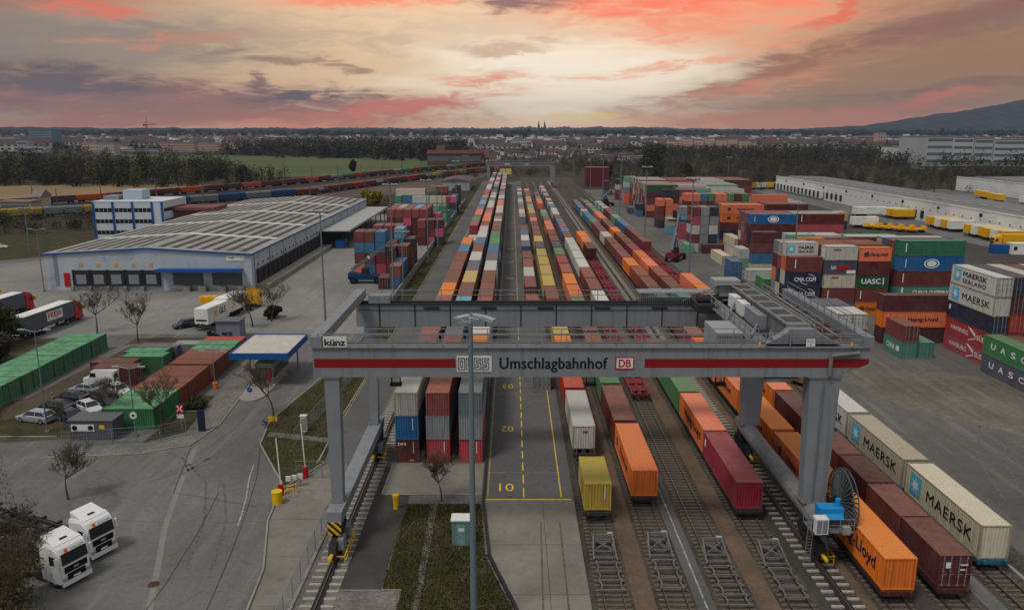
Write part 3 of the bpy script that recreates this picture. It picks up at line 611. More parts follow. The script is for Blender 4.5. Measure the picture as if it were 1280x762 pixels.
    for k in range(11): b.box(17.05 + k * .2, 17.13 + k * .2, 2.14, 2.2, 15.45, 18.05)
    for k in range(20): b.box(19.2, 19.25, 2.3 + k * .215, 2.38 + k * .215, 15.45, 18.05)
    b.build('louvre', cd, sh)
    for k in range(7): b = MB(); b.bar((24.15, 1.4 + k * 2.5, 18.3), (27.9, 1.4 + k * 2.5, 17.9), .12, .16); b.build('cross_stay', cd, tr)
    b = MB(); b.bar((19.4, 1.2, 17.9), (22.0, 6.5, 18.4), .14); b.bar((19.2, 7.5, 17.9), (22, 14.5, 18.6), .16); b.bar((24.6, 1, 18.9), (24.9, 16.6, 18.7), .22, .3); b.bar((26.4, 1, 18.2), (26.6, 16.6, 18.2), .14); b.bar((18.4, 15.8, 17.6), (21.8, 17.6, 19.6), .1); b.bar((17.2, 17.2, 17.6), (22.0, 17.9, 19.4), .1); b.build('cable_duct', M_['steel'], tr)
    b = MB(); b.box(20.2, 22.8, 16.2, 18.2, 19.4, 19.9); b.box(20.9, 22.0, 16.6, 17.8, 18.2, 19.4); b.build('winch_house', M_['house'], tr)
    b = MB(); b.box(18.0, 20.0, 13.2, 16.4, 17.2, 18.0); b.tube((18.2, 14.8, 18.3), (19.8, 14.8, 18.3), .45, n=10); b.build('winch', M_['dark'], tr)
    for (x, y) in ((22.4, 4.0), (24.0, 4.2), (22.4, 13.6), (24.0, 13.6)): b = MB(); b.tube((x, y, 18.1), (x, y, 13.9), .05); b.build('hoist_rope', M_['dark'], tr)
    b = MB(); b.box(20.8, 24.2, 8.6, 11.4, 12.8, 14.4); b.box(21.4, 23.4, 7.6, 12.4, 13.0, 13.8); b.tube((22.2, 9.3, 14.4), (22.2, 9.3, 15.4), .5, n=10); b.tube((23.2, 10.8, 14.4), (23.2, 10.8, 15.2), .4, n=10)
    b.bar((20.6, 7.8, 14.2), (24.4, 12.2, 14.2), .2); b.bar((20.6, 12.2, 14.2), (24.4, 7.8, 14.2), .2); sp = b.build('spreader', M_['dark'], tr)
    b = MB(); b.box(20.9, 27.2, 12.9, 13.25, 12.2, 12.6); b.build('spreader_beam', M_['hazard'], sp)
    b = MB(); b.bar((21.4, 9.3, 13.2), (28.0, 3.6, 12.2), .35, .45); b.build('spreader_beam', M_['hazard'], sp)
    b = MB(); b.box(22.2, 25.6, 6.0, 9.0, 12.6, 14.0); b.build('operator_cab', M_['house'], sp); b = MB(); b.box(22.4, 25.4, 5.96, 6.0, 13.0, 13.8); b.build('cab_window', M_['glass'], sp)
    for x in (-9.6, 6.5, 17.2):
        b = MB(); b.bar((x - .35, 1.2, 15.2), (x - .35, 1.2, 14.1), .09); b.bar((x + .35, 1.2, 15.2), (x + .35, 1.2, 14.1), .09); b.cbox(x, 1.2, 14.0, .95, .5, .25); b.build('floodlight', M_['dark'], gf)
    # cage on the rear walkway and handrail clutter
    b = MB(); b.box(12.8, 21.6, Y1 + .2, Y1 + 1.0, ZT - .28, ZT + .06); cg = b.build('cable_tray_cage', cd, gr)
    b = MB()
    for k in range(44): b.box(12.8 + k * .2, 12.84 + k * .2, Y1 - .86, Y1 - .84, ZT - .3, ZT + .8)
    b.box(12.8, 21.6, Y1 - .88, Y1 - .8, ZT + .8, ZT + .86); b.box(12.8, 21.6, Y1 - .8, Y1 + 1.0, ZT + .86, ZT + .9); b.build('cage_bars', M_['steel'], cg)
    b = MB(); b.box(-14.6, -12.4, Y1 - .7, Y1 + .6, ZT - .28, ZT + .5); b.build('switch_cabinet', cr, gr)
    return g
M_['band'] = simple('red_band_paint', (128, 24, 28), .55, .06); M_['house'] = simple('light_house_grey', (140, 142, 142), .6, .06)
gantry((0, 61.8, 0), 'big grey gantry crane with lettered front girder spanning all tracks in front')
fg = gantry((0, 492, 0), 'distant grey gantry crane standing over the far end of the container rows', True)
fg.scale = (1, 1, .88)
# ------------------------------------------------------------------ containers
CW = 2.438; L20, L40 = 6.058, 12.192
_cm = {}
def ribs(x_out, L0, L1, z0, z1, depth, pitch, side):
    """corrugated sheet on the plane x = x_out, running along y"""
    n = max(1, round((L1 - L0) / pitch)); p = (L1 - L0) / n; prof = []
    for k in range(n):
        y = L0 + k * p; depth = .055; prof += [(0, y), (0, y + p * .28), (depth, y + p * .5), (depth, y + p * .78)]
    prof.append((0, L1)); vs = []; fs = []
    for d, y in prof: x = x_out - side * d; vs += [(x, y, z0), (x, y, z1)]
    for k in range(len(prof) - 1):
        f = (2 * k, 2 * k + 2, 2 * k + 3, 2 * k + 1); fs.append(f if side > 0 else f[::-1])
    return vs, fs
def cont_meshes(L, H, doors):
    key = (L, H, doors)
    if key in _cm: return _cm[key]
    P = paint('brown'); X = CW / 2; Y = L / 2; S = M_['steel']; d = {}; dy = -Y if doors == 'near' else Y; sg = -1 if doors == 'near' else 1
    b = MB(); t = .13
    for sx in (-1, 1):
        for sy in (-1, 1):
            b.cbox(sx * (X - t / 2), sy * (Y - t / 2), H / 2, t - .004, t - .004, H - .02)
            for z in (.06, H - .06): b.cbox(sx * (X - .088), sy * (Y - .089), z, .18, .182, .121)
        b.box(sx * X - .03 - .03 * sx, sx * X + .03 - .03 * sx, -Y + t, Y - t, .02, .16); b.box(sx * X - .03 - .03 * sx, sx * X + .03 - .03 * sx, -Y + t, Y - t, H - .07, H - .006)
    for sy in (-1, 1): b.box(-X + t, X - t, sy * Y - .04 - .04 * sy, sy * Y + .04 - .04 * sy, .02, .15); b.box(-X + t, X - t, sy * Y - .04 - .04 * sy, sy * Y + .04 - .04 * sy, H - .12, H - .008)
    b.box(-X + .1, X - .1, -Y + .1, Y - .1, .1, .14)
    d['frame'] = b
    for nm, sd in (('sl', -1), ('sr', 1)):
        q = MB(); v, f = ribs(sd * (X - .012), -Y + t, Y - t, .16, H - .07, .04, .28, sd); q.add(v, f); d[nm] = q
    q = MB(); v, f = ribs(0, -X + .06, X - .06, 0, 1, .04, .26, 1)      # end wall: rotate the ribbed sheet
    ey = -sg * (Y - .012); q.add([(a[1] * (1 if sg < 0 else 1), ey + sg * abs(a[0]), .15 if a[2] < .5 else H - .12) for a in v], f); d['end'] = q
    q = MB(); n = max(1, round((L - .2) / .42)); p = (L - .2) / n; vs = []; fs = []; prof = []
    for k in range(n): y = -Y + .1 + k * p; prof += [(H - .03, y), (H - .03, y + p * .25), (H - .012, y + p * .42), (H - .012, y + p * .83)]
    prof.append((H - .03, Y - .1))
    for z, y in prof: vs += [(-X + .05, y, z), (X - .05, y, z)]
    for k in range(len(prof) - 1): fs.append((2 * k, 2 * k + 1, 2 * k + 3, 2 * k + 2))
    q.add(vs, fs)
    for sx in (-1, 1):
        q.box(sx * (X - .08) - .03, sx * (X - .08) + .03, -Y + .1, Y - .1, H - .03, H - .013)
    d['roof'] = q
    for nm, sx in (('dl', -1), ('dr', 1)):
        q = MB(); x0, x1 = sorted((sx * .01, sx * (X - .1))); ya, yb = sorted((dy - sg * .11, dy - sg * .07)); q.box(x0, x1, ya, yb, .16, H - .13)
        for z in (.55, 1.2, 1.85): q.box(x0 + .08, x1 - .08, *sorted((dy - sg * .07, dy - sg * .05)), z, z + .35)
        d[nm] = q
        for k, xx in enumerate((.32, .86)):
            r = MB(); xx *= sx; r.tube((xx, dy - sg * .02, .08), (xx, dy - sg * .02, H - .05), .034, n=5)
            for z in (.15, .9, 1.3, 1.9, H - .2): r.cbox(xx, dy - sg * .02, z, .12, .08, .1)
            r.cbox(xx + .1, dy + sg * .05, 1.1, .25, .03, .05); d[nm + str(k)] = r
    full = MB()
    for k in ('frame', 'sl', 'sr', 'end', 'roof', 'dl', 'dr', 'dl0', 'dl1', 'dr0', 'dr1'): full.add(d[k].v, d[k].f, 1 if k[-1] in '01' else 0)
    out = {k: v.mesh(k, [S if k[-1] in '01' else P]) for k, v in d.items()}; out['full'] = full.mesh('shipping_container', [P, S]); _cm[key] = out; return out
CONT = []
def cont(x, y, z, axis='y', L=L40, color='brown', label=None, group='shipping containers', vis=True, doors='far', logo=None, H=2.591, jit=.04):
    if axis == 'y': c = (x, y + L / 2); r = 0
    else: c = (x + L / 2, y + CW / 2); r = math.pi / 2
    c = (c[0] + random.uniform(-jit, jit), c[1] + random.uniform(-jit, jit)); r += random.uniform(-.002, .002)
    CONT.append(dict(c=c, z=z, r=r, L=L, H=H, color=color, label=label, group=group, vis=vis, doors=doors, logo=logo))
LG = {}
def logo(name):
    def d(f): LG[name] = f; return f
    return d
LX = -CW / 2 - .008
def side_text(p, s, mat, yc, zc, h, w=None, bold=.02, sp=1.0): return lettering(p, s, M_[mat], (LX, yc, zc), (0, -1, 0), (0, 0, 1), h, w, bold, sp)
def quad_side(p, y0, y1, z0, z1, mat, name='panel', off=0):
    b = MB(); b.box(LX - .004 - off, LX - off, y0, y1, z0, z1); return b.build(name, M_[mat] if isinstance(mat, str) else mat, p)
def star(p, yc, zc, s):
    q = quad_side(p, yc - s, yc + s, zc - s, zc + s, 'starblue', 'logo_panel'); b = MB(); n = 7; pts = []
    for k in range(n * 2):
        a = math.pi / 2 + math.pi * k / n; r = s * (.86 if k % 2 == 0 else .34); pts.append((LX - .012, yc - r * math.cos(a), zc + r * math.sin(a)))
    c0 = (LX - .012, yc, zc)
    for k in range(n * 2): b.face([c0, pts[k], pts[(k + 1) % (n * 2)]])
    b.build('logo_star', M_['textw'], q)
@logo('maersk')
def _(p, L, H): star(p, L / 2 - 1.9, H * .52, H * .33); side_text(p, 'MAERSK', 'textb', -1.4, H * .5, H * .36, 7.2, .012, 1.06)
@logo('sealand')
def _(p, L, H): star(p, L / 2 - 1.8, H * .56, H * .3); side_text(p, 'MAERSK', 'textb', -.4, H * .68, H * .26, 6.3, .04); side_text(p, 'SEALAND', 'textb', -.4, H * .32, H * .22, 6.3, .03, 1.15)
@logo('sealand20')
def _(p, L, H): star(p, L / 2 - .9, H * .55, H * .24); side_text(p, 'MAERSK', 'textb', -.7, H * .66, H * .2, 3.0, .03); side_text(p, 'SEALAND', 'textb', -.7, H * .38, H * .16, 3.0, .03)
@logo('hamburg')
def _(p, L, H):
    side_text(p, 'HAMBURG', 'textw', 2.0, H * .5, H * .26, 4.8, .02); side_text(p, 'SÜD', 'textw', -3.9, H * .5, H * .34, 2.3, .02)
    b = MB(); x = LX - .006
    for (ya, za, yb, zb) in ((-.6, .3, -2.5, .95), (-.4, 2.3, -2.5, 1.15), (-.9, 2.2, -2.4, 1.5)):
        b.bar((x, ya, za * H / 2.6), (x, yb, zb * H / 2.6), .02, .16)
    b.build('logo_mark', M_['textw'], p)
@logo('uasc')
def _(p, L, H):
    for k, ch in enumerate('UASC'): side_text(p, ch, 'textw', 3.6 - k * 2.3, H * .55, H * .3, 1.05, .05)
    side_text(p, 'UASAC', 'textw', .2, H * .22, .16) if False else None
@logo('uasc20')
def _(p, L, H): side_text(p, 'UASC', 'textw', .3, H * .55, H * .36, 3.6, .05); quad_side(p, -2.15, -1.9, H * .3, H * .8, 'textw', 'logo_mark')
@logo('cma')
def _(p, L, H):
    side_text(p, 'CMA CGM', 'textw', 0, H * .5, H * .27, 4.0, .03); b = MB()
    for a0, a1, zz in ((.3, 1.5, 1), (3.5, 4.7, 1)):
        for k in range(8):
            t0 = a0 + (a1 - a0) * k / 8; t1 = a0 + (a1 - a0) * (k + 1) / 8
            b.bar((LX - .01, -.5 - 1.5 * math.cos(t0), H * .5 + .95 * math.sin(t0)), (LX - .01, -.5 - 1.5 * math.cos(t1), H * .5 + .95 * math.sin(t1)), .02, .1)
    b.build('logo_mark', M_['textw'], p)
@logo('china')
def _(p, L, H): side_text(p, 'CHINA SHIPPING', 'textw', -.5, H * .52, H * .36, 7.2, .03); quad_side(p, L / 2 - 1.2, L / 2 - .85, H * .2, H * .9, 'textw', 'logo_mark')
@logo('hapag')
def _(p, L, H):
    w = 4.9 if L > 8 else 3.3; side_text(p, 'Hapag-Lloyd', 'textn', -.6 if L > 8 else -.7, H * .5, H * .32, w, .02)
    yc = L / 2 - 1.6 if L > 8 else L / 2 - 1.0; b = MB()
    for k in range(3): b.prism([(yc + .1 - k * .12, H * .62 - k * .26), (yc - .75 - k * .12, H * .72 - k * .26), (yc - .6 - k * .12, H * .62 - k * .26), (yc + .25 - k * .12, H * .52 - k * .26)], LX - .006, LX, 'x')
    b.build('logo_mark', M_['textn'], p)
@logo('hapagbig')
def _(p, L, H): side_text(p, 'Hapag-Lloyd', 'textn', -.8, H * .5, H * .52, 8.0, .02); 
@logo('oval')
def _(p, L, H):
    for r0, r1, m in ((.98, .8, 'textw'), (.62, .0, 'textw')):
        b = MB(); n = 20
        for k in range(n):
            a, c_ = 2 * math.pi * k / n, 2 * math.pi * (k + 1) / n; f = lambda t, r: (LX - .006, -r * 1.5 * math.cos(t), H * .5 + r * .9 * math.sin(t))
            b.face([f(a, r0), f(c_, r0), f(c_, r1), f(a, r1)] if r1 else [f(a, r0), f(c_, r0), (LX - .006, 0, H * .5)])
        b.build('logo_ring', M_[m], p)
    side_text(p, 'H', 'textn', 0, H * .5, .6) if False else None; quad_side(p, L / 2 - 1.3, L / 2 - 1.15, H * .25, H * .8, 'textw', 'logo_mark')
@logo('bar')
def _(p, L, H): quad_side(p, L / 2 - 1.1, L / 2 - .92, H * .25, H * .85, 'textw', 'logo_mark')
@logo('kline')
def _(p, L, H):
    for k in range(3): quad_side(p, L / 2 - 1.5 - .06 * k, L / 2 - 1.15 - .06 * k, H * .68 - k * .62, H * .84 - k * .62, 'textw', 'logo_mark')
@logo('jbar')
def _(p, L, H): quad_side(p, L / 2 - 1.35, L / 2 - 1.2, H * .2, H * .88, 'textw', 'logo_mark'); quad_side(p, L / 2 - 1.2, L / 2 - .9, H * .2, H * .3, 'textw', 'logo_mark')
@logo('tex')
def _(p, L, H): side_text(p, 'tex', 'textw', 1.3, H * .5, H * .26, 1.0, .02); quad_side(p, -2.0, .7, H * .36, H * .62, 'textr', 'logo_panel'); quad_side(p, -2.9, -1.2, .15, H * .3, 'textw', 'logo_panel')
@logo('redmark')
def _(p, L, H): quad_side(p, .2, 1.5, H * .72, H * .82, 'textr', 'logo_mark')
@logo('darktext')
def _(p, L, H): quad_side(p, L / 2 - 1.8, L / 2 - .9, H * .4, H * .75, 'starblue', 'logo_panel')
@logo('sidewhite')
def _(p, L, H): side_text(p, 'CHINA', 'textw', .6, H * .5, H * .34, 2.6, .03); quad_side(p, -2.2, -1.2, H * .35, H * .66, 'textw', 'logo_mark')
@logo('enddfs')
def _(p, L, H):
    y = -L / 2 - .012; lettering(p, 'DFS', M_['textw'], (-.55, y, H * .8), (1, 0, 0), (0, 0, 1), .32, .85, .02)
    b = MB(); b.box(.62, .68, y - .004, y, H * .4, H * .9); b.build('number_strip', M_['textw'], p); b = MB(); b.box(.25, .7, y - .004, y, .2, .32); b.build('plate', M_['yellowp'], p)
@logo('endbar')
def _(p, L, H): b = MB(); b.box(.6, .68, -L / 2 - .016, -L / 2 - .012, H * .4, H * .9); b.build('number_strip', M_['textw'], p)
@logo('endred')
def _(p, L, H): b = MB(); b.box(-.15, .45, -L / 2 - .018, -L / 2 - .012, H * .72, H * .8); b.build('number_strip', M_['textr'], p)
@logo('doorplate')
def _(p, L, H): b = MB(); b.box(-.75, -.4, -L / 2 - .07, -L / 2 - .06, H * .62, H * .8); b.box(.35, .9, -L / 2 - .07, -L / 2 - .06, H * .7, H * .74); b.box(.35, .7, -L / 2 - .07, -L / 2 - .06, H * .55, H * .59); b.build('plate', M_['textw'], p)
@logo('patch')
def _(p, L, H): quad_side(p, L / 2 - 1.0, L / 2 - .5, H * .5, H * .8, 'textw', 'plate')

def seq(pref, x, y0, step, z, colors, L=L40, first=1, logos={}, H=2.591, **kw):
    """one line of containers along a row; '-' leaves a gap; a token like 20:blue makes two short boxes"""
    n = first - 1
    for k, tkn in enumerate(colors.split()):
        y = y0 + k * step
        if tkn == '-': continue
        zz = z
        if tkn.startswith('lo:'): tkn = tkn[3:]; zz = z - 2.6
        parts = [(y, L, tkn)]
        if tkn.startswith('20:'):
            a = tkn[3:].split('/'); parts = [(y, L20, a[0]), (y + 6.2, L20, a[-1])]
        for yy, ll, cc in parts:
            n += 1; cont(x, yy, zz, 'y', ll, cc, f"{WORD[cc]} container, {ordw(n)} from the near end {pref}", logo=logos.get(n), H=H, **kw)
# ground rows left of the lorry lane
GA, GB, GC = 'of the crane road row', 'of the middle stacked row', 'of the stacked row by the lane'
rowsA = 'white brown rust rust orange brown brown brown blue orange lo:slate lo:white crimson green 20:brown/orange orange blue 20:brown/sky sky blue orange rust crimson magenta cream white 20:white/grey rust magenta white cream green maroon rust magenta white'
rowsB = 'rust brown slate 20:blue/sky brown yellow slate white brown blue white 20:cream/white 20:rust/brown orange orange 20:grey/red 20:red/cream white 20:white/sand green white 20:grey/white crimson maroon lo:white teal grey white rust magenta white grey maroon teal white grey'
rowsC = 'stone orange white rust 20:brown/brown brown white slate blue green green brown 20:rust/brown 20:white/grey 20:rust/brown white 20:white/cream orange orange 20:brown/white white 20:blue/grey crimson maroon 20:grey/white rust white magenta sky grey rust white crimson white grey sky'
for pref, x, rows, seed in ((GA, -11.1, rowsA, 1), (GB, -7.85, rowsB, 2), (GC, -4.35, rowsC, 3)):
    seq(pref, x, 79.2, 12.42, 5.19, rows, vis=True, group='containers in the stacked rows beside the lane', logos={})
    r = random.Random(seed); toks = rows.split()
    for k in range(len(toks)):
        for tier in (0, 1):
            if k == 0: continue
            if tier == 1 and toks[k].startswith('lo:'): continue
            cont(x, 79.2 + 12.42 * k, 2.595 * tier, 'y', L40, r.choice('brown maroon blue navy grey red rust slate white green'.split()), vis=False)
for x, cs, nm in ((-11.1, ('maroon', 'blue'), 'crane road'), (-7.85, ('red', 'grey'), 'middle'), (-4.35, ('red', 'slate'), 'lane')):
    for t, cc in enumerate(cs):
        where = {'crane road': 'in the stack nearest the crane road', 'middle': 'in the middle stack', 'lane': 'in the stack beside the lorry lane'}[nm]
        cont(x, 79.2, 2.595 * t, 'y', L40, {'slate': 'grey'}.get(cc, cc), f"{WORD[{'slate': 'grey'}.get(cc, cc)]} container, {('bottom', 'middle')[t]} tier {where} behind the pad", logo='enddfs' if (t == 0 and nm == 'crane road') else ('endbar' if t == 0 or cc == 'blue' else None))
# boxes waiting on the lorry lane
pl_ = 'of the line on the lorry lane'
for k, (y, L, cc) in enumerate([(103, L20, 'grey'), (150, L20, 'rust'), (163.5, L40, 'brown'), (176.2, L40, 'white'), (189, L40, 'rust'), (202, L40, 'brown'), (223, L40, 'slate'), (235.5, L40, 'cream'), (248, L40, 'blue'), (260.5, L40, 'brown'),
        (301, L40, 'grey'), (313.5, L20, 'cream'), (320, L40, 'cream'), (333, L40, 'red'), (346, L20, 'teal'), (355, L40, 'mint'), (368, L40, 'white'), (381, L40, 'grey'), (400, L40, 'teal'), (413, L40, 'white'), (426, L40, 'rust'), (439, L40, 'white'), (452, L40, 'slate')]):
    cont(3.95, y, 0, 'y', L, cc, f"{WORD[cc]} container, {ordw(k + 1)} from the near end {pl_}", doors='near', group='containers on the lorry lane')
# trains
TZ = 1.17
def train(k, x, y0, step, toks, logos={}, doors={}, name='', cut=None):
    seq(name, x, y0, step, TZ, toks, logos=logos, group=name.replace('of the ', 'containers on the '))
TN = {1: 'of the train beside the lane', 2: 'of the second train out', 3: 'of the third train out', 4: 'of the crimson led train', 5: 'of the orange train by the leg', 6: 'of the maroon train', 7: 'of the outermost train'}
cont(TX[1], 66.0, TZ, 'y', L20, 'yellow', 'short dull yellow container with stained roof at the near end of its train', logo='endbar')
train(1, TX[1], 80, 13.15, 'white red orange yellow brown brown yellow yellow yellow yellow navy yellow brown brown maroon orange brown yellow yellow mint red yellow yellow rust brown rust yellow', name=TN[1], logos={1: 'endred'})
train(2, TX[2], 68.8, 13.15, 'orange brown green rust brown green orange orange rust crimson green navy brown brown orange orange brown teal grey - - orange orange teal brown crimson', name=TN[2], logos={1: 'hapag'})
train(3, TX[3], 142, 13.15, 'white brown rust white white white white brown blue red blue brown white white blue 20:mint/white 20:brown/grey 20:white/brown 20:maroon/brown 20:white/teal rust white red white', name=TN[3])
train(4, TX[4], 66.2, 12.75, 'crimson orange green 20:orange/brown - - - - - - - - - - - - -', name=TN[4], logos={1: 'patch', 2: 'hapagbig', 3: 'patch'})
for k, (y, cc) in enumerate(((210.5, 'maroon'), (223.4, 'orange'), (236.2, 'orange'))): cont(TX[4], y, TZ, 'y', L40, cc, f"{WORD[cc]} container, {('near end', 'middle', 'far end')[k]} of the short cut between empty crimson wagons")
train(5, TX[5], 53.2, 13.0, 'orange orange orange orange orange rust brown teal brown rust orange brown brown brown white brown brown teal blue blue 20:white/brown blue blue 20:rust/brown 20:-/-'.replace(' 20:-/-', ''), name=TN[5], logos={1: 'hapagbig', 2: 'hapag', 3: 'hapag', 4: 'hapag', 5: 'hapag'})
for k, (y, cc) in enumerate(((53.6, 'maroon'), (59.9, 'brown'), (66.3, 'maroon'), (72.6, 'brown'))): cont(TX[6], y, TZ, 'y', L20, cc, f"short {WORD[cc]} container, {ordw(k + 1)} from the near end {TN[6]}", doors='near', logo='doorplate' if k == 0 else None)
seq(TN[6], TX[6], 79.5, 12.9, TZ, 'maroon orange orange brown brown mint brown rust orange orange crimson brown brown orange brown brown orange orange green blue 20:orange/rust teal', first=5, group='containers on the maroon train', logos={6: 'hapag'})
for k, y in enumerate((57.6, 70.6, 83.6)): cont(TX[7], y, TZ, 'y', L40, ('cream', 'sand', 'white')[k], f"{('rust streaked cream', 'pale sandy', 'dirty white')[k]} container with a star panel, {ordw(k + 1)} on the pale train", logo='maersk', H=2.896)
seq(TN[7], TX[7], 148.5, 12.6, TZ, 'orange orange - - - - brown brown brown blue blue mint brown brown', first=4, group='containers on the outermost train')
for k in range(5): cont(TX[7], 325 + 6.4 * k, TZ, 'y', L20, 'grey' if k % 2 else 'white', f"{('white', 'grey')[k % 2]} short container, {ordw(k + 1)} in the far pale group on the outermost train")
# ---- open yard stacks, right of the tracks
def stack(x, y, axis, L, cols, where, group='stacked containers in the open yard', doors='near', lg={}, H=2.6, vis=None, z0=0):
    n = len(cols); tn = {1: ['only'], 2: ['bottom', 'top'], 3: ['bottom', 'middle', 'top'], 4: ['bottom', 'second', 'third', 'top'], 5: ['bottom', 'second', 'third', 'fourth', 'top'], 6: ['bottom', 'second', 'third', 'fourth', 'fifth', 'top']}[n]
    for k, cc in enumerate(cols):
        v = True if vis is None else (k in vis)
        cont(x, y, z0 + k * (H + .004), axis, L, cc, f"{WORD[cc]} container, {tn[k]} of {where}", group=group, doors=doors, logo=lg.get(k), vis=v, H=H - .009)
stack(61.4, 118.6, 'y', L20, ['teal', 'brown'], 'the low pair standing alone in the open yard', lg={0: 'sidewhite'})
stack(64.0, 118.6, 'y', L20, ['teal'], 'its spot beside the low brown and teal pair')
stack(61.0, 127.6, 'x', L40, ['maroon', 'orange', 'maroon'], 'the long three-high stack behind the teal pair', lg={1: 'hapag'}, H=2.7)
HS = 'the five-high stack with the two red boxes at its foot'
for k, (cc, H, lg) in enumerate((('red', 2.6, 'hamburg'), ('red', 2.6, 'hamburg'), ('navy', 2.6, 'patch'), ('white', 2.9, 'maersk'), ('white', 2.9, 'sealand'))):
    z = sum((2.604, 2.604, 2.604, 2.904, 2.904)[:k]); cont(71.7, 113.6, z, 'y', L40, cc, f"{WORD[cc]} container, {('bottom', 'second', 'third', 'fourth', 'top')[k]} of {HS}", logo=lg, H=H, doors='far' if k == 3 else 'near')
for j, (x, cs) in enumerate(((74.3, 'grey brown red maroon navy'), (76.9, 'brown slate maroon maroon white'), (79.5, 'brown navy brown grey maroon'), (82.1, 'navy brown grey brown cream'), (84.7, 'grey brown navy white teal'))):
    stack(x, 113.6, 'y', L40, cs.split(), f"the {ordw(j + 2)} column behind the two red boxes", H=2.73, vis=(2, 3, 4) if j < 2 else (4,))
stack(70.1, 100.2, 'y', L40, ['ash', 'green'], 'the two-high stack near the frame edge before the red boxes', lg={0: 'uasc', 1: 'uasc'}, H=2.75)
stack(72.8, 100.2, 'y', L40, ['navy', 'maroon'], 'the pair just behind the lettered green box', H=2.7); stack(75.4, 100.2, 'y', L40, ['brown', 'teal'], 'the second pair behind the lettered green box', vis=(1,))
R148 = [(72.9, L40, [('brown', None), ('teal', 'china'), ('brown', 'bar'), ('blue', 'oval'), ('jade', 'bar')], 2.86, 'the long stack crowned by a green box'),
        (65.2, L20, [('orange', 'hapag'), ('brown', 'bar'), ('forest', 'uasc20'), ('maroon', None), ('orange', 'hapag')], 2.6, 'the short stack with the dark green lettered box'),
        (58.9, L20, [('blue', None), ('brown', 'bar'), ('cream', 'redmark'), ('slate', 'tex'), ('white', 'redmark')], 2.65, 'the short stack topped by a rust streaked white box'),
        (52.4, L20, [('brown', 'endbar'), ('navy', 'cma'), ('navy', 'cma'), ('brown', 'bar')], 2.8, 'the short stack with two navy lettered boxes')]
for x, L, cs, H, wh in R148: stack(x, 148, 'x', L, [a for a, _ in cs], wh, lg={k: l for k, (_, l) in enumerate(cs) if l}, H=H)
fill = random.Random(11)
def rc(): return fill.choice('brown brown maroon rust orange orange white grey blue navy red green slate cream brown'.split())
def block(x0, y0, nx, ny, L, h, H=2.6, where='', first_vis=False, tops=None, gap=.28, sidevis=True, hv=0):
    """array of long-side-on boxes; top tier and left ends are what the camera sees"""
    for j in range(ny):
        for i in range(nx):
            hh = h - (fill.random() < hv)
            for k in range(hh):
                cc = tops[(j * nx + i) % len(tops)] if (tops and k == hh - 1) else rc()
                top = k == hh - 1; v = top or (i == 0 and sidevis and k >= hh - 2) or (j == 0 and first_vis)
                cont(x0 + i * (L + gap), y0 + j * 2.6, k * (H + .004), 'x', L, cc, f"{WORD[cc]} container, {'top' if top else ordw(k + 1)} tier, {ordw(j + 1)} rank, {ordw(i + 1)} place {where}", vis=v, H=H - .009, group='stacked containers in the open yard')
stack(52.4, 150.7, 'x', L20, ['brown', 'navy', 'white', 'orange', 'white'], 'the white crowned stack behind the navy lettered boxes', lg={4: 'sealand20'}, H=2.72, vis=(3, 4))
for j, cs in enumerate((['rust', 'rust', 'brown'], ['white', 'rust', 'brown'], ['grey', 'brown', 'rust'])):
    for i, (x, L) in enumerate(((52.4, L20), (58.9, L20), (65.2, L20))):
        if i == 0 and j == 0: continue
        for k in range(5): cont(x, 150.7 + j * 2.6, k * 2.65, 'x', L, cs[i] if k == 4 else rc(), f"{WORD[cs[i]]} roofed container, {ordw(j + 2)} rank, {ordw(i + 1)} place behind the lettered stacks", vis=k == 4, H=2.64, group='stacked containers in the open yard')
for j, cc in enumerate(('rust', 'slate', 'white')):
    for k in range(5): cont(72.9, 150.7 + j * 2.6, k * 2.8, 'x', L40, cc if k == 4 else rc(), f"{WORD[cc]} long container, topmost of rank {ordw(j + 2)} behind the green crowned stack", vis=k == 4, H=2.79, group='stacked containers in the open yard')
for k, (x, cc) in enumerate(((54.5, 'white'), (57.05, 'white'))): stack(x, 126.7, 'y', L20, ['brown', cc], f"the {('inner', 'outer')[k]} white topped pair beside the crane", lg={1: 'darktext'} if k == 0 else {})
stack(54.3, 133.4, 'y', L20, ['brown', 'slate'], 'the slate topped pair behind the white topped pairs', lg={1: 'redmark'}); stack(56.9, 133.4, 'y', L20, ['navy', 'slate'], 'the second slate topped pair behind the white ones')
stack(51.5, 180, 'y', L20, ['dusk', 'dusk'], 'the steel blue pair standing free before the tall stacks'); 
stack(55.2, 184, 'x', L20, ['white'], 'its place below the stack with white bars'); stack(56.6, 172, 'y', L20, ['green'], 'its place just behind the crane machinery')
stack(58.6, 192.4, 'x', L20, ['cream', 'blue', 'brown', 'maroon'], 'the short stack with white bars on its sides', lg={1: 'oval', 2: 'jbar', 3: 'kline'})
stack(62.5, 208.8, 'x', L40, ['white', 'brown', 'navy', 'maroon', 'blue'], 'the tall stack topped by a blue oval marked box', lg={4: 'oval'}, vis=(3, 4))
stack(75.0, 208.8, 'x', L40, ['brown', 'navy', 'brown', 'red', 'maroon'], 'the stack next beyond the blue oval marked box', vis=(4,), lg={4: 'bar'})
block(62.5, 211.5, 2, 3, L40, 5, where='behind the blue oval box', tops=['rust', 'sand', 'brown', 'mint', 'rust', 'grey'])
stack(62.9, 219.2, 'y', L40, ['cream', 'cream'], 'the cream pair left of the blue oval marked stack'); stack(55.9, 205, 'y', L40, ['cream'], 'its place on the ground beside the cream pair', lg={0: 'patch'})
stack(58.9, 200, 'y', L20, ['mint', 'white'], 'the small pair between cream and blue boxes')
block(65.6, 181, 2, 1, L20, 4, where='behind the orange crowned short stack', tops=['orange', 'maroon'], first_vis=True)
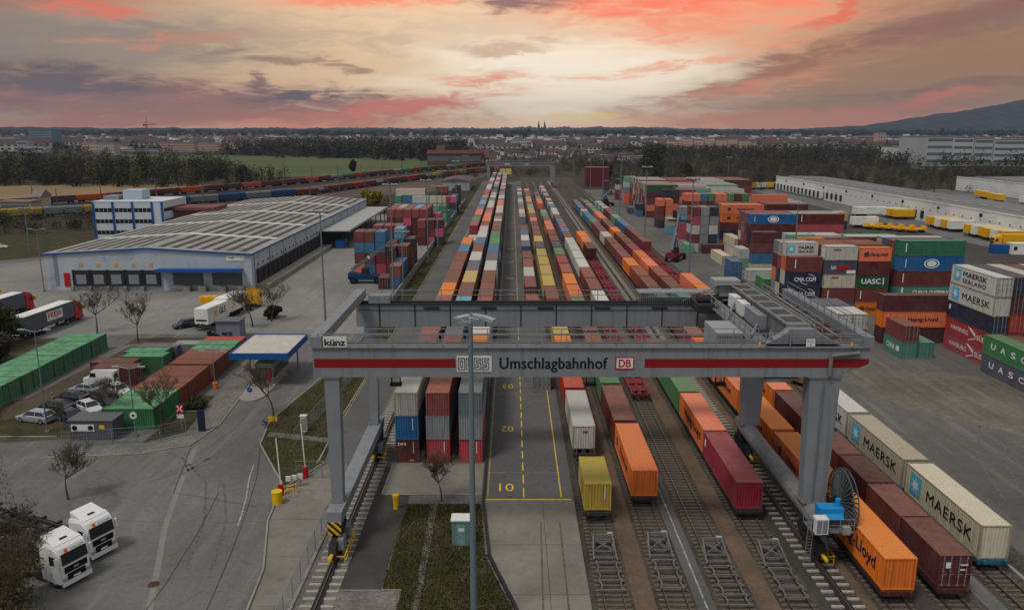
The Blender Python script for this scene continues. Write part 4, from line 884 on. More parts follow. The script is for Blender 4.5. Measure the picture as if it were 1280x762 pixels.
block(65.4, 187, 2, 2, L20, 4, where='in the pale roofed rank mid yard', tops=['mint', 'white', 'white', 'white', 'grey', 'white'])
block(78.2, 182, 1, 1, L40, 4, where='past the orange short box', tops=['maroon']); block(78.2, 185, 1, 2, L40, 4, where='past the pale roofs', tops=['white', 'lime']); block(91, 182, 1, 2, L40, 3, where='near the yellow trailers', tops=['forest', 'green'])
stack(62.3, 235.8, 'x', L40, ['orange', 'navy', 'maroon', 'orange', 'orange'], 'the stack with two orange boxes above maroon', lg={3: 'hapag', 4: 'hapag'}, vis=(2, 3, 4)); block(62.3, 238.5, 1, 3, L40, 5, where='behind the double orange stack', tops=['orange', 'rust', 'brown'])
block(76, 238, 1, 3, L40, 5, where='beyond the double orange stack', tops=['maroon', 'rust', 'brown'], first_vis=True); block(89, 240, 1, 2, L40, 4, where='with yellow roofs', tops=['yellow', 'cream'])
for i, cs in enumerate(('white brown white red brown', 'grey grey grey grey grey', 'slate navy white grey navy')): stack(52.8 + i * 2.6, 228.6, 'y', L20, cs.split(), f"the {('brown', 'grey', 'navy')[i]} column of the door-end trio")
stack(54.6, 225.8, 'x', L20, ['maroon'], 'its place at the foot of the door-end trio', lg={0: 'bar'}); stack(51.0, 226.5, 'y', L20, ['mint'], 'its place beside the maroon box at the trio')
stack(55.7, 257, 'y', L20, ['red', 'red', 'sky', 'grey'], 'the column of two red and two pale boxes'); stack(58.3, 257, 'y', L20, ['red', 'red', 'sky', 'grey'], 'the second column of two red and two pale boxes')
stack(56.4, 286, 'y', L20, ['brown', 'sand', 'orange', 'orange'], 'the column topped by two orange boxes'); stack(53.6, 287, 'y', L20, ['navy', 'brown', 'brown', 'orange'], 'the column next to the double orange top'); stack(54.2, 270, 'y', L20, ['sky', 'sand'], 'the sandy pair before the double orange column')
for i, cs in enumerate(('maroon orange', 'rust orange', 'brown blue', 'maroon green', 'orange orange', 'blue orange', 'maroon green', 'brown maroon', 'navy green')): stack(61.5 + i * 1.0 * 2.56 - 1.0 * (i > 5), 277.5, 'y', L20, ['brown', 'white', 'navy'] + cs.split(), f"the {ordw(i + 1)} door-end column before the big far block", vis=(3, 4))
stack(82.4, 274.2, 'x', L40, ['brown', 'brown', 'navy', 'rust', 'orange'], 'the long orange topped stack left of the yellow roofs', lg={4: 'hapag'}, vis=(3, 4))
stack(56.0, 298, 'x', L20, ['orange', 'navy', 'orange', 'maroon', 'navy'], 'the navy crowned corner of the big far block', vis=(2, 3, 4)); stack(62.3, 298, 'x', L20, ['brown', 'navy', 'teal', 'orange', 'crimson'], 'the crimson crowned stack of the big far block', vis=(3, 4))
stack(54.5, 322.5, 'x', L40, ['brown', 'orange', 'brown', 'maroon', 'forest'], 'the dark green crowned stack facing the reach stacker', lg={1: 'hapag', 4: 'patch'}); stack(52.3, 325.5, 'y', L20, ['blue', 'navy'], 'the navy pair at the foot of the green crowned stack')
stack(50.6, 338, 'y', L20, ['slate'], 'its place on the ground behind the navy pair'); stack(55, 383, 'y', L20, ['orange', 'orange', 'grey', 'white', 'mint'], 'the far column with two orange boxes at its foot', vis=(0, 1, 2, 3, 4)); stack(57.6, 383, 'y', L20, ['red', 'red', 'crimson', 'grey', 'mint'], 'the far column with crimson boxes', vis=(0, 1, 4))
stack(53.9, 405, 'y', L20, ['brown', 'crimson', 'white', 'navy'], 'the mixed column at the far yard corner'); stack(51.6, 436, 'y', L20, ['blue', 'maroon', 'maroon'], 'the far maroon column with a blue foot')
block(62.4, 300.7, 2, 5, L40, 5, where='in the big far block', tops=['rust', 'white', 'mint', 'grey', 'sand', 'rust'], hv=.2)
block(54.5, 325.2, 3, 9, L40, 5, where='in the rear block', tops=['rust', 'white', 'mint', 'grey', 'rust', 'navy', 'sand', 'rust', 'white'], hv=.15)
block(57, 357, 4, 9, L40, 5, where='in the farthest block', tops=['rust', 'rust', 'white', 'maroon', 'grey', 'rust'], hv=.15)
block(60, 388, 3, 10, L40, 4, where='at the back edge', tops=['rust', 'white', 'maroon', 'rust'], hv=.2)
block(88, 276, 1, 8, L40, 4, where='beside the yellow roofs', tops=['white', 'grey', 'rust', 'cream'], hv=.2)
# ---- left yard stacks behind the wall
LY = 'stacked containers behind the low wall'
def ly(x, y, cs, wh, vis=None, L=L20, axis='y', **kw): stack(x, y, axis, L, cs.split(), wh, group=LY, vis=vis, **kw)
ly(-25.9, 173.5, 'blue rust', 'the front corner stack by the low wall'); ly(-28.5, 173.5, 'maroon', 'its place left of the front corner stack')
ly(-25.9, 180, 'blue blue', 'the second stack along the wall'); ly(-28.5, 186, 'brown brown maroon', 'the three-high stack behind the front corner'); ly(-25.9, 187, 'maroon maroon brown', 'the third stack along the wall')
ly(-25.9, 199.5, 'maroon maroon navy', 'the navy topped stack along the wall'); ly(-28.5, 199.5, 'blue blue blue sky', 'the sky blue topped stack behind the front group')
for i, cs in enumerate(('orange brown blue brown', 'blue brown blue brown', 'red brown blue blue', 'blue slate maroon')): ly(-37.4 + i * 2.6, 193, cs, f"the {ordw(i + 1)} column behind the lifting machine")
for i, cs in enumerate(('brown blue brown rust', 'rust brown blue rust', 'brown maroon brown rust')): ly(-34.8 + i * 2.6, 206, cs, f"the {ordw(i + 1)} column of the second rank", (3,))
for i, cs in enumerate(('brown maroon maroon rust', 'maroon brown maroon rust', 'maroon maroon magenta rust', 'brown maroon maroon rust', 'maroon brown maroon rust')): ly(-38 + i * 2.6, 249, cs, f"the {ordw(i + 1)} door-end column under the pinkish roofs")
for i, cs in enumerate(('maroon brown rust', 'magenta brown maroon', 'navy magenta maroon')): ly(-38 + (i + 4.0) * 2.6, 243 if i else 242, cs, f"the {ordw(i + 1)} column with magenta doors", (1, 2))
for i in range(5):
    for j in range(2): ly(-38 + i * 2.6, 255.4 + j * 6.3, 'maroon brown brown ' + ('rust', 'sand', 'rust', 'sky', 'rust')[i], f"column {ordw(i + 1)} of the roofed mass, rank {ordw(j + 2)}", (3,))
ly(-24.9, 262, 'maroon red magenta', 'the magenta topped column at the wall bend'); ly(-27.5, 262, 'brown red maroon', 'the column beside the magenta top')
ly(-25.2, 290, 'mint mint teal', 'the three-high teal stack along the wall'); ly(-27.8, 290, 'white maroon mint', 'the mint topped stack by the teal stack'); ly(-24.6, 298, 'mint teal', 'the teal pair along the wall'); ly(-30.4, 290, 'brown teal mint', 'the second mint topped stack')
ly(-37.4, 300, 'teal brown teal white', 'the white roofed stack behind pinkish roofs', (2, 3), axis='x'); ly(-43, 301, 'teal brown mint teal', 'the teal stack behind pinkish roofs', (2, 3)); ly(-31, 300, 'teal white teal cream', 'the cream roofed stack', (2, 3), axis='x')
ly(-48.8, 337, 'brown blue blue cream', 'the long stack with cream over blue', (1, 2, 3), L40, 'x', lg={2: 'oval'})
for j in range(2): ly(-48.8, 340 + j * 2.6, 'brown brown brown red', f"rank {ordw(j + 2)} behind the cream and blue stack", (3,), L40, 'x')
ly(-24.4, 330, 'blue navy magenta', 'the magenta topped stack far along the wall'); ly(-27, 330, 'navy brown crimson', 'the crimson topped stack far along the wall'); ly(-24.2, 338, 'navy navy blue', 'the blue topped stack far along the wall')
ly(-29.6, 352, 'brown maroon maroon rust', 'the rust roofed column far left of the wall'); ly(-32.2, 352, 'brown maroon maroon rust', 'the second rust roofed column far left of the wall'); ly(-24.5, 360, 'brown navy navy navy', 'the navy column at the far wall end'); ly(-27.1, 380, 'maroon maroon maroon', 'the last maroon column before the station shed')
# ---- short storage boxes by the car park
g1 = 'green storage boxes beside the car park'
for k in range(14):
    cc = 'lime'; cont(-71.4, 88.6 + k * 2.56, 0, 'x', L20, cc, f"weathered green storage box, {ordw(k + 1)} from the near end of the long green line", group=g1, doors='near', jit=.06)
for k, cc in enumerate('lime lime lime moss moss moss moss moss moss moss lime lime red'.split()):
    cont(-48.2, 88.6 + k * 2.56 + (.7 if k > 6 else 0), 0, 'x', L20, cc, f"mossy {('green' if cc == 'lime' else 'red')} storage box, {ordw(k + 1)} from the near end of the line by the path", group='storage boxes beside the path', doors='far', jit=.1)
for x, y, cc, nm in ((-58.0, 105.2, 'maroon', 'nearer maroon storage box beside the white vans'), (-59.5, 107.8, 'maroon', 'farther maroon storage box beside the white vans'), (-56.6, 110.8, 'lime', 'green storage box between maroon and slate boxes'), (-57.4, 113.4, 'lime', 'green storage box touching the slate box'), (-56.8, 116.1, 'slate', 'slate roofed storage box behind the car park group'), (-52, 117.5, 'grey', 'grey storage box with a patchy pale roof')):
    cont(x, y, 0, 'x', L20, cc, nm, group='storage boxes in the middle of the car park', doors='near')
# ---- instantiate: the largest in view as things, the rest as one mass
for d in CONT:
    D = math.hypot(d['c'][0], d['c'][1]); x = d['c'][0]
    inframe = abs(x) < d['c'][1] * .66 + 9 and d['c'][1] > 44
    d['D'] = D; d['score'] = (D / (1.3 if d['L'] > 8 else 1.0)) if (d['vis'] and inframe) else 1e9
RUSTF = simple('rust_bitten_frame', (150, 140, 118), .75, .2, 2, dirt=(104, 66, 42))
CONT.sort(key=lambda d: d['score'])
NIND = 300
for i, d in enumerate(CONT[:NIND]):
    ms = cont_meshes(d['L'], d['H'], d['doors']); P = paint(d['color']); loc = (d['c'][0], d['c'][1], d['z'])
    if d['D'] < 185 or d['logo']:
        t = mk('shipping_container', None, None, loc, d['r'])
        def pt(nm, key, par):
            o = mk(nm, ms[key], par); 
            if key[-1] not in '01': recolour(o, [P])
            return o
        fo = mk('frame', ms['frame'], t); recolour(fo, [RUSTF if d['color'] in ('white', 'cream', 'sand') else P]); pt('side_panel', 'sl', t); pt('side_panel', 'sr', t); pt('roof', 'roof', t); pt('end_panel', 'end', t)
        for q in ('dl', 'dr'):
            o = pt('door', q, t); pt('locking_bar', q + '0', o); pt('locking_bar', q + '1', o)
        if d['logo']: LG[d['logo']](t, d['L'], d['H'])
    else:
        t = mk('shipping_container', ms['full'], None, loc, d['r']); recolour(t, [P, None])
    tag(t, d['label'], 'container', d['group'])
rest = {}
for d in CONT[NIND:]:
    if d['score'] > 1e8 and d['vis']: continue     # outside the frame
    rest.setdefault(d['color'], []).append(d)
b = MB(); mats = []
for k, (cc, ds) in enumerate(rest.items()):
    mats.append(paint(cc))
    for d in ds:
        Mx = Matrix.Translation((d['c'][0], d['c'][1], d['z'])) @ Matrix.Rotation(d['r'], 4, 'Z'); L, H = d['L'], d['H']
        b.box(-CW / 2 + .05, CW / 2 - .05, -L / 2 + .05, L / 2 - .05, .06, H - .02, k, Mx)
        for sx in (-1, 1):
            for sy in (-1, 1): b.box(sx * (CW / 2 - .07) - .07, sx * (CW / 2 - .07) + .07, sy * (L / 2 - .07) - .07, sy * (L / 2 - .07) + .07, 0, H, k, Mx)
tag(b.build('stacked_containers', mats), 'mass of further shipping containers in lower tiers and distant ranks', None, None, 'stuff')
# ------------------------------------------------------------------ container wagons
def wagon_mesh(cols, L=12.3):
    f = MB(); X = 1.1
    for s in (-1, 1): f.box(s * X - .12, s * X + .12, 0, L, .82, 1.14)
    f.box(-.2, .2, 0, L, .7, 1.05); 
    for y in (0, L * .25, L * .5, L * .75, L - .3): f.box(-X, X, y, y + .3, .85, 1.12)
    f.box(-.95, -.75, -.35, 0, .95, 1.2); f.box(.75, .95, -.35, 0, .95, 1.2); f.box(-1.25, 1.25, -.02, .12, .8, 1.15)
    return f
WAG = {}
def wag(color):
    if color not in WAG:
        fm = simple('wagon_paint_' + color, {'dark': (52, 50, 50), 'red': (120, 40, 48), 'teal': (30, 92, 110), 'brown': (70, 44, 38)}[color], .75, .25, 2, dirt=(56, 48, 44))
        f = wagon_mesh(None).mesh('flat_wagon_frame', [fm]); bg = MB(); bg.box(-1.05, -.9, -1.3, 1.3, .45, .8); bg.box(.9, 1.05, -1.3, 1.3, .45, .8); bg.box(-.9, .9, -.2, .2, .5, .8)
        wl = MB()
        for s in (-.75, .75): wl.tube((s - .06, 0, .74), (s + .06, 0, .74), .46, n=16)
        wl.tube((-.75, 0, .74), (.75, 0, .74), .08)
        pk = MB()
        for y in (1.5, 4.6, 7.7): pk.box(-.95, .95, y, y + 2.2, 1.0, 1.09)
        WAG[color] = (f, bg.mesh('bogie', [M_['dark']]), wl.mesh('wheel_set', [M_['rusty']]), pk.mesh('deck_plate', [fm]))
    return WAG[color]
def wagon(X, y, color, label, near, empty=False, group='container wagons', L=12.3):
    f, bg, wl, pk = wag(color); t = thing('flat_wagon', label, 'railway wagon', (X, y, 0), group=group)
    mk('frame', f, t)
    if near:
        for yy in (1.9, L - 1.9):
            bo = mk('bogie', bg, t, (0, yy, 0))
            for w_ in (-.85, .85): mk('wheel_set', wl, bo, (0, w_, 0))
    if empty: mk('deck_plate', pk, t)
n_w = 0
OW = {1: 'the train beside the lorry lane', 2: 'the second train from the lane', 3: 'the third train', 4: 'the train led by crimson', 5: 'the orange train', 6: 'the maroon train', 7: 'the pale outer train'}
for k, y0, st, n, colr in ((1, 65.6, 13.15, 7, 'dark'), (2, 68.7, 13.15, 7, 'dark'), (4, 66.1, 12.75, 4, 'dark'), (5, 53.1, 13.0, 6, 'brown'), (6, 53.4, 12.95, 6, 'brown'), (7, 57.5, 13.0, 3, 'teal')):
    for j in range(n):
        wagon(TX[k], y0 + j * st, colr, f"{ {'brown': 'dark brown'}.get(colr, colr)} flat wagon, {ordw(j + 1)} from the near end, carrying {OW[k]}", True, group='wagons under the near containers')
for j in range(3): wagon(TX[3], 98.5 + 13.15 * j, 'red', f"empty dark red flat wagon, {ordw(j + 1)} behind the open near track", True, True, 'empty flat wagons')
for j in range(7): wagon(TX[4], 118.6 + 12.9 * j, 'red', f"empty crimson flat wagon, {ordw(j + 1)} of the string beyond the crane", j < 4, True, 'empty flat wagons')
for j in range(4): wagon(TX[7], 176 + 12.9 * j, 'red', f"empty red flat wagon, {ordw(j + 1)} of the gap in the outermost train", j < 4, True, 'empty flat wagons')
for j in range(2): wagon(TX[2], 319 + 13.1 * j, 'dark', f"empty dark flat wagon, {ordw(j + 1)} in the gap far along the second train", False, True, 'empty flat wagons')
# ------------------------------------------------------------------ big freight hall on the left
def rooflike(name, a, b, sc=.6): 
    s = NT(name); co = s.coord('obj'); n = s.noise(co, sc, 5, .65); v = s.n('ShaderNodeTexWave', {'Vector': s.coord('obj', (0, 1, 0)), 'Scale': .9}).outputs[0]
    return s.out(s.mix(s.rng(v, .3, .7, 0, .25), s.mix(s.rng(n, .35, .7), lin(*a), lin(*b)), mul(lin(*a), .7)), .8)
HW = simple('hall_sheet_wall', (164, 172, 180), .6, .06, .5, dirt=(126, 132, 138)); HR = simple('hall_roof_sheet', (142, 140, 135), .85, .12, .3, dirt=(104, 98, 92)); HL = simple('roof_light_strip', (66, 62, 59), .7, .2, .5); HP = simple('pale_roof_rib', (206, 206, 202), .7, .08)
def hall():
    X0, X1, Y0, Y1, ZE, ZR = -102.5, -57.2, 172.5, 314, 8.0, 9.3; XM = (X0 + X1) / 2
    h = thing('freight_hall', 'long grey blue freight hall with striped roof and loading docks', 'hall', (XM, Y0, 0))
    hx = lambda x: x - XM
    b = MB(); prof = [(hx(X0), 0), (hx(X1), 0), (hx(X1), ZE), (0, ZR), (hx(X0), ZE)]; b.prism(prof, 0, Y1 - Y0); wl = b.build('wall', HW, h)
    b = MB()
    for s, xe in ((-1, hx(X0)), (1, hx(X1))):
        b.add([(xe + s * .3, -.3, ZE + .03), (0, -.3, ZR + .05), (0, Y1 - Y0 + .3, ZR + .05), (xe + s * .3, Y1 - Y0 + .3, ZE + .03), (xe + s * .3, -.3, ZE + .2), (0, -.3, ZR + .25), (0, Y1 - Y0 + .3, ZR + .25), (xe + s * .3, Y1 - Y0 + .3, ZE + .2)],
              [(0, 1, 2, 3), (4, 5, 6, 7), (0, 1, 5, 4), (2, 3, 7, 6), (0, 3, 7, 4)])
    rf = b.build('roof', HR, h)
    zr = lambda x: ZE + .2 + (ZR - ZE + .05) * (1 - abs(x) / (X1 - XM)) 
    def onroof(par, name, x0, x1, y0, y1, dz, m):
        b = MB(); b.add([(x0, y0, zr(x0) + dz), (x1, y0, zr(x1) + dz), (x1, y1, zr(x1) + dz), (x0, y1, zr(x0) + dz), (x0, y0, zr(x0) - .05), (x1, y0, zr(x1) - .05), (x1, y1, zr(x1) - .05), (x0, y1, zr(x0) - .05)], [(0, 1, 2, 3), (0, 4, 5, 1), (1, 5, 6, 2), (2, 6, 7, 3), (3, 7, 4, 0)]); return b.build(name, m, par)
    ys = [0, 24, 52, 80, 112, 141]; n = 7
    for i in range(5):
        for s in (-1, 1):
            for k in range(n):
                a = 1.6 + k * 3.0; x0, x1 = sorted((s * a, s * (a + 1.3))); onroof(rf, 'skylight', x0, x1, ys[i] + 1.8, ys[i + 1] - 1.2, .05, HL)
        if i:
            for s in (-1, 1): onroof(rf, 'roof_rib', *sorted((s * .05, s * 21.6)), ys[i] - .75, ys[i] + .75, .14, HP)
    b = MB(); b.bar((hx(X0) - .3, -.34, ZE + .02), (0, -.34, ZR + .06), .12, .35); b.bar((0, -.34, ZR + .06), (hx(X1) + .3, -.34, ZE + .02), .12, .35); b.box(hx(X1) + .3, hx(X1) + .38, -.3, Y1 - Y0, ZE - .12, ZE + .22); b.build('blue_fascia', M_['bluep'], rf)
    # front docks
    for k in range(5):
        x = hx(-96.2 + k * 3.85); b = MB(); b.box(x, x + 3.2, -.5, -.01, 1.1, 4.5); b.box(x - .25, x, -.6, 0, 1.0, 4.6); b.box(x + 3.2, x + 3.45, -.6, 0, 1.0, 4.6); dd = b.build('dock_gate', M_['dark'], h)
        b = MB(); b.box(x + .5, x + 2.7, -.56, -.5, 1.5, 3.6); b.build('dock_leveller', M_['steel'], dd); b = MB(); b.box(x + 1.1, x + 2.0, -.05, 0, 5.2, 6.0); b.build('number_plate', simple('ochre_plate', (190, 140, 80)), h)
        b = MB(); b.box(x - .5, x + .1, -1.4, -.6, 0, 1.05); b.build('dock_bumper', M_['concrete'], h)
    for x0 in (-74.6, -66.0):
        x = hx(x0); b = MB(); b.box(x, x + 6.6, -.1, -.01, 1.2, 4.2); gd = b.build('roller_gate', simple('gate_grey', (92, 96, 100), .6, .1), h)
        b = MB(); [b.box(x, x + 6.6, -.13, -.1, 1.3 + k * .3, 1.36 + k * .3) for k in range(9)]; b.build('gate_ribs', M_['dark'], gd)
    b = MB(); b.box(hx(-77.4), hx(-59), -2.6, 0, 4.75, 4.95); b.box(hx(-77.5), hx(-58.9), -2.7, -2.55, 4.45, 5.1); b.build('canopy', M_['bluep'], h)
    for x in (-70.6, -67, -62.8, -58.9): b = MB(); b.cbox(hx(x) - .8, -1.0, .55, 1.7, 1.4, 1.1); b.build('dock_bumper', M_['concrete'], h)
    b = MB(); b.box(hx(-98.6), hx(-97.3), -.12, 0, .9, 3.9); b.build('door', M_['redp'], h)
    b = MB(); b.box(hx(-62.6), hx(-58.6), -.1, 0, 6.6, 7.7); sb = b.build('sign_board', M_['whitep'], h); b = MB(); b.box(hx(-62.2), hx(-60.8), -.12, -.1, 7.2, 7.4); b.build('sign_print', M_['textg'], sb)
    b = MB(); b.box(hx(-100.6), hx(-99.7), -.05, 0, 1, 8); b.build('wall_grille', M_['steel'], h)
    # track side: wall panels, docks and canopy
    xs = hx(X1)
    for k in range(12):
        b = MB(); b.box(xs, xs + .06, 2 + k * 11.4, 2.18 + k * 11.4, 1, ZE); b.build('wall_joint', M_['dark'], wl)
    for k in range(17):
        y = 3 + k * 3.7; b = MB(); b.box(xs + .01, xs + .6, y, y + 2.9, 1.1, 4.2); b.build('dock_gate', M_['dark'], h)
        b = MB(); b.box(xs + .01, xs + .12, y + 1.2, y + 1.7, 4.9, 5.4); b.build('number_plate', M_['dark'], h)
    b = MB(); b.box(xs, xs + 3.2, 2, 66, 0, 1.05); b.build('dock_platform', M_['concrete'], h)
    b = MB(); b.box(xs, xs + 9.0, 62, 138, 5.3, 5.55); b.box(xs + 8.9, xs + 9.1, 62, 138, 5.1, 5.7); cn = b.build('canopy', simple('pale_canopy', (150, 152, 150), .7, .08), h)
    for k in range(8): b = MB(); b.tube((xs + 8.2, 64 + k * 10, 0), (xs + 8.2, 64 + k * 10, 5.3), .16); b.build('post', M_['dark'], cn)
    b = MB(); b.box(xs + .1, xs + .3, 64, 136, 0, 5.2); b.build('canopy_shade_panel', M_['dark'], h)  # dark panel along the wall, standing in for the shade under the canopy
hall()
b = MB(); b.box(-1.2, 1.2, 0, 6, 0, 2.6); tag(b.build('storage_box', M_['bluep'], None, (-51.5, 236, 0)), 'blue storage box under the freight hall canopy corner', 'container')
def office():
    X0, X1, Y0, Y1, H = -135, -112.5, 257, 276, 12.0; o = thing('office_building', 'white office block with blue pillars behind the freight hall', 'building', ((X0 + X1) / 2, Y0, 0)); W2 = (X1 - X0) / 2
    b = MB(); b.box(-W2, W2, 0, Y1 - Y0, 0, H); b.box(-W2 - .1, W2 + .1, -.1, Y1 - Y0 + .1, H, H + .25); b.build('wall', simple('office_white', (186, 192, 198), .7, .06), o)
    for fl in range(3):
        z = 1.6 + fl * 3.6
        for k in range(3):
            xa = -W2 + .6 + k * 6.3; f = MB(); f.box(xa, xa + 5.6, -.06, 0, z, z + 1.25); wd = f.build('window', M_['glass'], o)
            f = MB(); [f.box(xa + j * 1.4 - .04, xa + j * 1.4 + .04, -.1, -.06, z, z + 1.25) for j in range(5)]; f.build('window_frame', M_['whitep'], wd)
        f = MB(); f.box(W2, W2 + .06, 1, Y1 - Y0 - 1, z, z + 1.1); f.build('window', M_['glass'], o)
    for k in range(4): b = MB(); b.box(-W2 - .1 + k * 6.3, -W2 + .45 + k * 6.3, -.35, .05, 0, H + .1); b.build('pillar', M_['bluep'], o)
    b = MB(); b.box(W2 - .5, W2 + .15, -.35, .1, 0, H + .1); b.build('pillar', M_['bluep'], o)
    b = MB(); b.box(-4, 2.2, 6, 12, H, H + 3.4); b.build('roof_house', simple('roof_house', (160, 176, 184), .6, .05), o); b = MB(); b.box(-10, -5, 5, 11, H, H + 1.6); b.build('roof_unit', M_['steel'], o)
    b = MB(); b.box(W2, W2 + 12, 8, Y1 - Y0, 0, 8.6); b.box(W2 - 2, W2 + 14, 7, Y1 - Y0, 8.6, 9.6); b.build('side_wing', simple('wing_brown', (112, 72, 66), .7, .1), o)
    b = MB(); b.box(-W2 - 9, W2 + 22, Y1 - Y0 + 1, Y1 - Y0 + 20, 0, 7.2); b.build('rear_wing', simple('flat_roof_pale', (140, 136, 128), .8, .1), o)
office()
# ------------------------------------------------------------------ masts
def mast(x, y, h, label, kind='flood', group='tall yard light masts', r=.2):
    t = thing('light_mast', label, 'light mast', (x, y, 0), random.uniform(-.2, .2) if kind == 'flood' else 0, group)
    b = MB(); b.tube((0, 0, 0), (0, 0, h), r, r * .5, 10); b.cbox(0, 0, .12, .5, .5, .24); b.build('pole', simple_pole, t)
    if kind == 'flood':
        b = MB(); b.bar((-1.3, 0, h), (1.3, 0, h), .12); b.bar((-.2, -.5, h + .05), (.2, .5, h + .05), .1); b.build('crossbar', M_['lamp'], t)
        for k, xx in enumerate((-1.25, -.55, .55, 1.25)):
            b = MB(); M = Matrix.Translation((xx, -.15, h + .05)) @ Matrix.Rotation(R(-25), 4, 'X'); b.box(-.28, .28, -.5, .35, -.06, .14, 0, M); b.build('floodlight', M_['lamp'], t)
    else:
        b = MB()
        for s in (-1, 1): b.bar((0, 0, h - .1), (s * 1.1, 0, h + .15), .07)
        b.build('bracket', M_['lamp'], t)
        for s in (-1, 1): b = MB(); b.cbox(s * 1.45, 0, h + .17, .8, .3, .14); b.build('lamp_head', M_['lamp'], t)
    return t
simple_pole = simple('mast_grey_green', (98, 112, 116), .6, .08, .6)
# the near mast standing in front of the girder
t = thing('light_mast', 'closest light mast, rising in front of the crane lettering', 'light mast', (-2.7, 50.3, 0), 0, 'tall yard light masts')
b = MB(); b.tube((0, 0, 0), (0, 0, 22.3), .24, .15, 14); b.cbox(0, 0, .15, .8, .8, .3); b.build('pole', simple_pole, t)
b = MB(); b.bar((-.75, -.3, 22.35), (.1, .0, 22.4), .07); b.bar((-1.15, .5, 22.55), (.0, -.15, 22.3), .08, .06); b.bar((0, .9, 22.75), (1.1, -.05, 22.35), .07, .05); b.bar((-.3, .55, 22.55), (.55, .2, 22.45), .2, .06); b.tube((0, 0, 22.2), (0, 0, 22.6), .12); b.build('lamp_bracket', M_['lamp'], t)
for (x, y, ry, rz) in ((1.15, .15, .25, -.35), (.55, .75, .15, -.3), (-.5, .6, -.1, .5)):
    b = MB(); M = Matrix.Translation((x, y, 22.5)) @ Matrix.Rotation(rz, 4, 'Z') @ Matrix.Rotation(ry, 4, 'Y'); b.box(-.42, .42, -.26, .26, -.1, .12, 0, M); b.build('floodlight', M_['lamp'], t)
for (x, y, h, lb) in ((-34.0, 141.1, 20.4, 'slim light mast on the wide forecourt before the freight hall'), (-25.0, 164.6, 23.5, 'light mast at the front end of the low wall'), (-23.2, 167, 13.5, 'shorter thin mast beside the mast at the front of the wall'),
        (-22.6, 212, 21.5, 'light mast on the grass strip beside the navy topped stack'), (-23.6, 269, 21, 'light mast on the grass strip beside the teal stacks'), (-22.5, 240, 18, 'light mast on the grass strip by the pinkish stacks'), (-23, 330, 22, 'light mast on the far grass strip before the station shed'), (-23, 400, 22, 'farthest light mast on the grass strip'),
        (40.6, 180, 23.8, 'light mast between the outermost train and the reach stacker'), (39.2, 234, 24, 'light mast beside the rear half of the outermost train'), (39.4, 292, 24, 'light mast by the blue containers of the outermost train'), (39.6, 350, 24, 'light mast at the far end of the outermost train'), (41, 420, 24, 'light mast by the maroon shed'), (36, 470, 24, 'first far light mast next to the distant crane'), (30, 500, 24, 'second far light mast next to the distant crane'),
        (63.8, 178, 18.4, 'light mast rising from the stacks behind the crane trolley'), (-137.2, 224.5, 13, 'blue grey mast at the grass edge left of the office'), (60, 440, 22, 'light mast behind the farthest yard block'), (118, 440, 20, 'light mast behind the right warehouse corner')):
    mast(x, y, h, lb)
mast(-102.5, 171.0, 13.6, 'twin arm lamp post at the near left corner of the freight hall', 'lamp', 'twin arm lamp posts', .12); mast(-54.4, 87.9, 12.2, 'twin arm lamp post among the parked cars', 'lamp', 'twin arm lamp posts', .1)
t = mast(-43.45, 86.6, 8.2, 'short twin arm lamp post with a round sign by the wire gate', 'lamp', 'twin arm lamp posts', .09)
b = MB(); b.tube((0, -.16, 2.6), (0, -.1, 2.6), .42, n=16); sg = b.build('round_sign', M_['whitep'], t); b = MB(); b.tube((0, -.18, 2.6), (0, -.165, 2.6), .16, n=12); b.build('sign_dot', M_['dark'], sg)
t = mast(-40.6, 104, 5.2, 'white lamp post with an orange foot on the kerb', 'lamp', 'twin arm lamp posts', .09); b = MB(); b.tube((0, 0, 0), (0, 0, .9), .33, n=12); b.build('orange_foot', M_['orangep'], t)
# ------------------------------------------------------------------ weighbridge booth and gate furniture
t = thing('weigh_booth', 'weighbridge booth under a flat white roof with blue edge', 'booth', (-34.4, 109, 0))
b = MB(); b.box(-3.9, 3.9, -4.9, 5.6, 4.6, 4.85); rf = b.build('roof', simple('white_membrane', (176, 172, 162), .8, .08, .6, dirt=(140, 132, 120)), t)
b = MB(); b.box(-4.0, 4.0, -5.0, -4.9, 4.1, 5.0); b.box(-4.0, 4.0, 5.6, 5.7, 4.1, 5.0); b.box(-4.0, -3.9, -4.9, 5.6, 4.1, 5.0); b.box(3.9, 4.0, -4.9, 5.6, 4.1, 5.0); b.build('blue_fascia', M_['bluep'], rf)
for x, y in ((-1.4, -4.3), (-2.9, 4.6), (2.6, 4.6)): b = MB(); b.tube((x, y, 0), (x, y, 4.6), .12); b.build('post', M_['steel'], t)
b = MB(); b.box(-1.1, 1.3, -3.4, 4.4, 0, 3.1); cb = b.build('cabin', M_['house'], t); b = MB(); b.box(-.9, 1.15, -3.5, -3.4, .9, 2.5); b.build('window', M_['glass'], cb); b = MB(); b.box(.55, 1.1, -3.56, -3.5, .6, 2.5); b.build('poster', M_['redp'], cb); b = MB(); b.box(-.5, .3, -3.56, -3.5, .95, 1.9); b.build('counter', M_['whitep'], cb)
b = MB(); b.box(1.3, 1.36, -3, 4, 1, 2.3); b.build('window', M_['glass'], cb)
t = thing('kerb_island', 'narrow kerbed island in front of the weighbridge booth', 'traffic island', (-34.4, 101, 0)); b = MB(); b.prism([(-1.6, 5), (-1.6, -1), (-.6, -2.6), (.9, -2.2), (1.7, 0), (1.7, 10), (-1.6, 10)], 0, .14, 'z'); b.build('kerb', M_['concrete'], t)
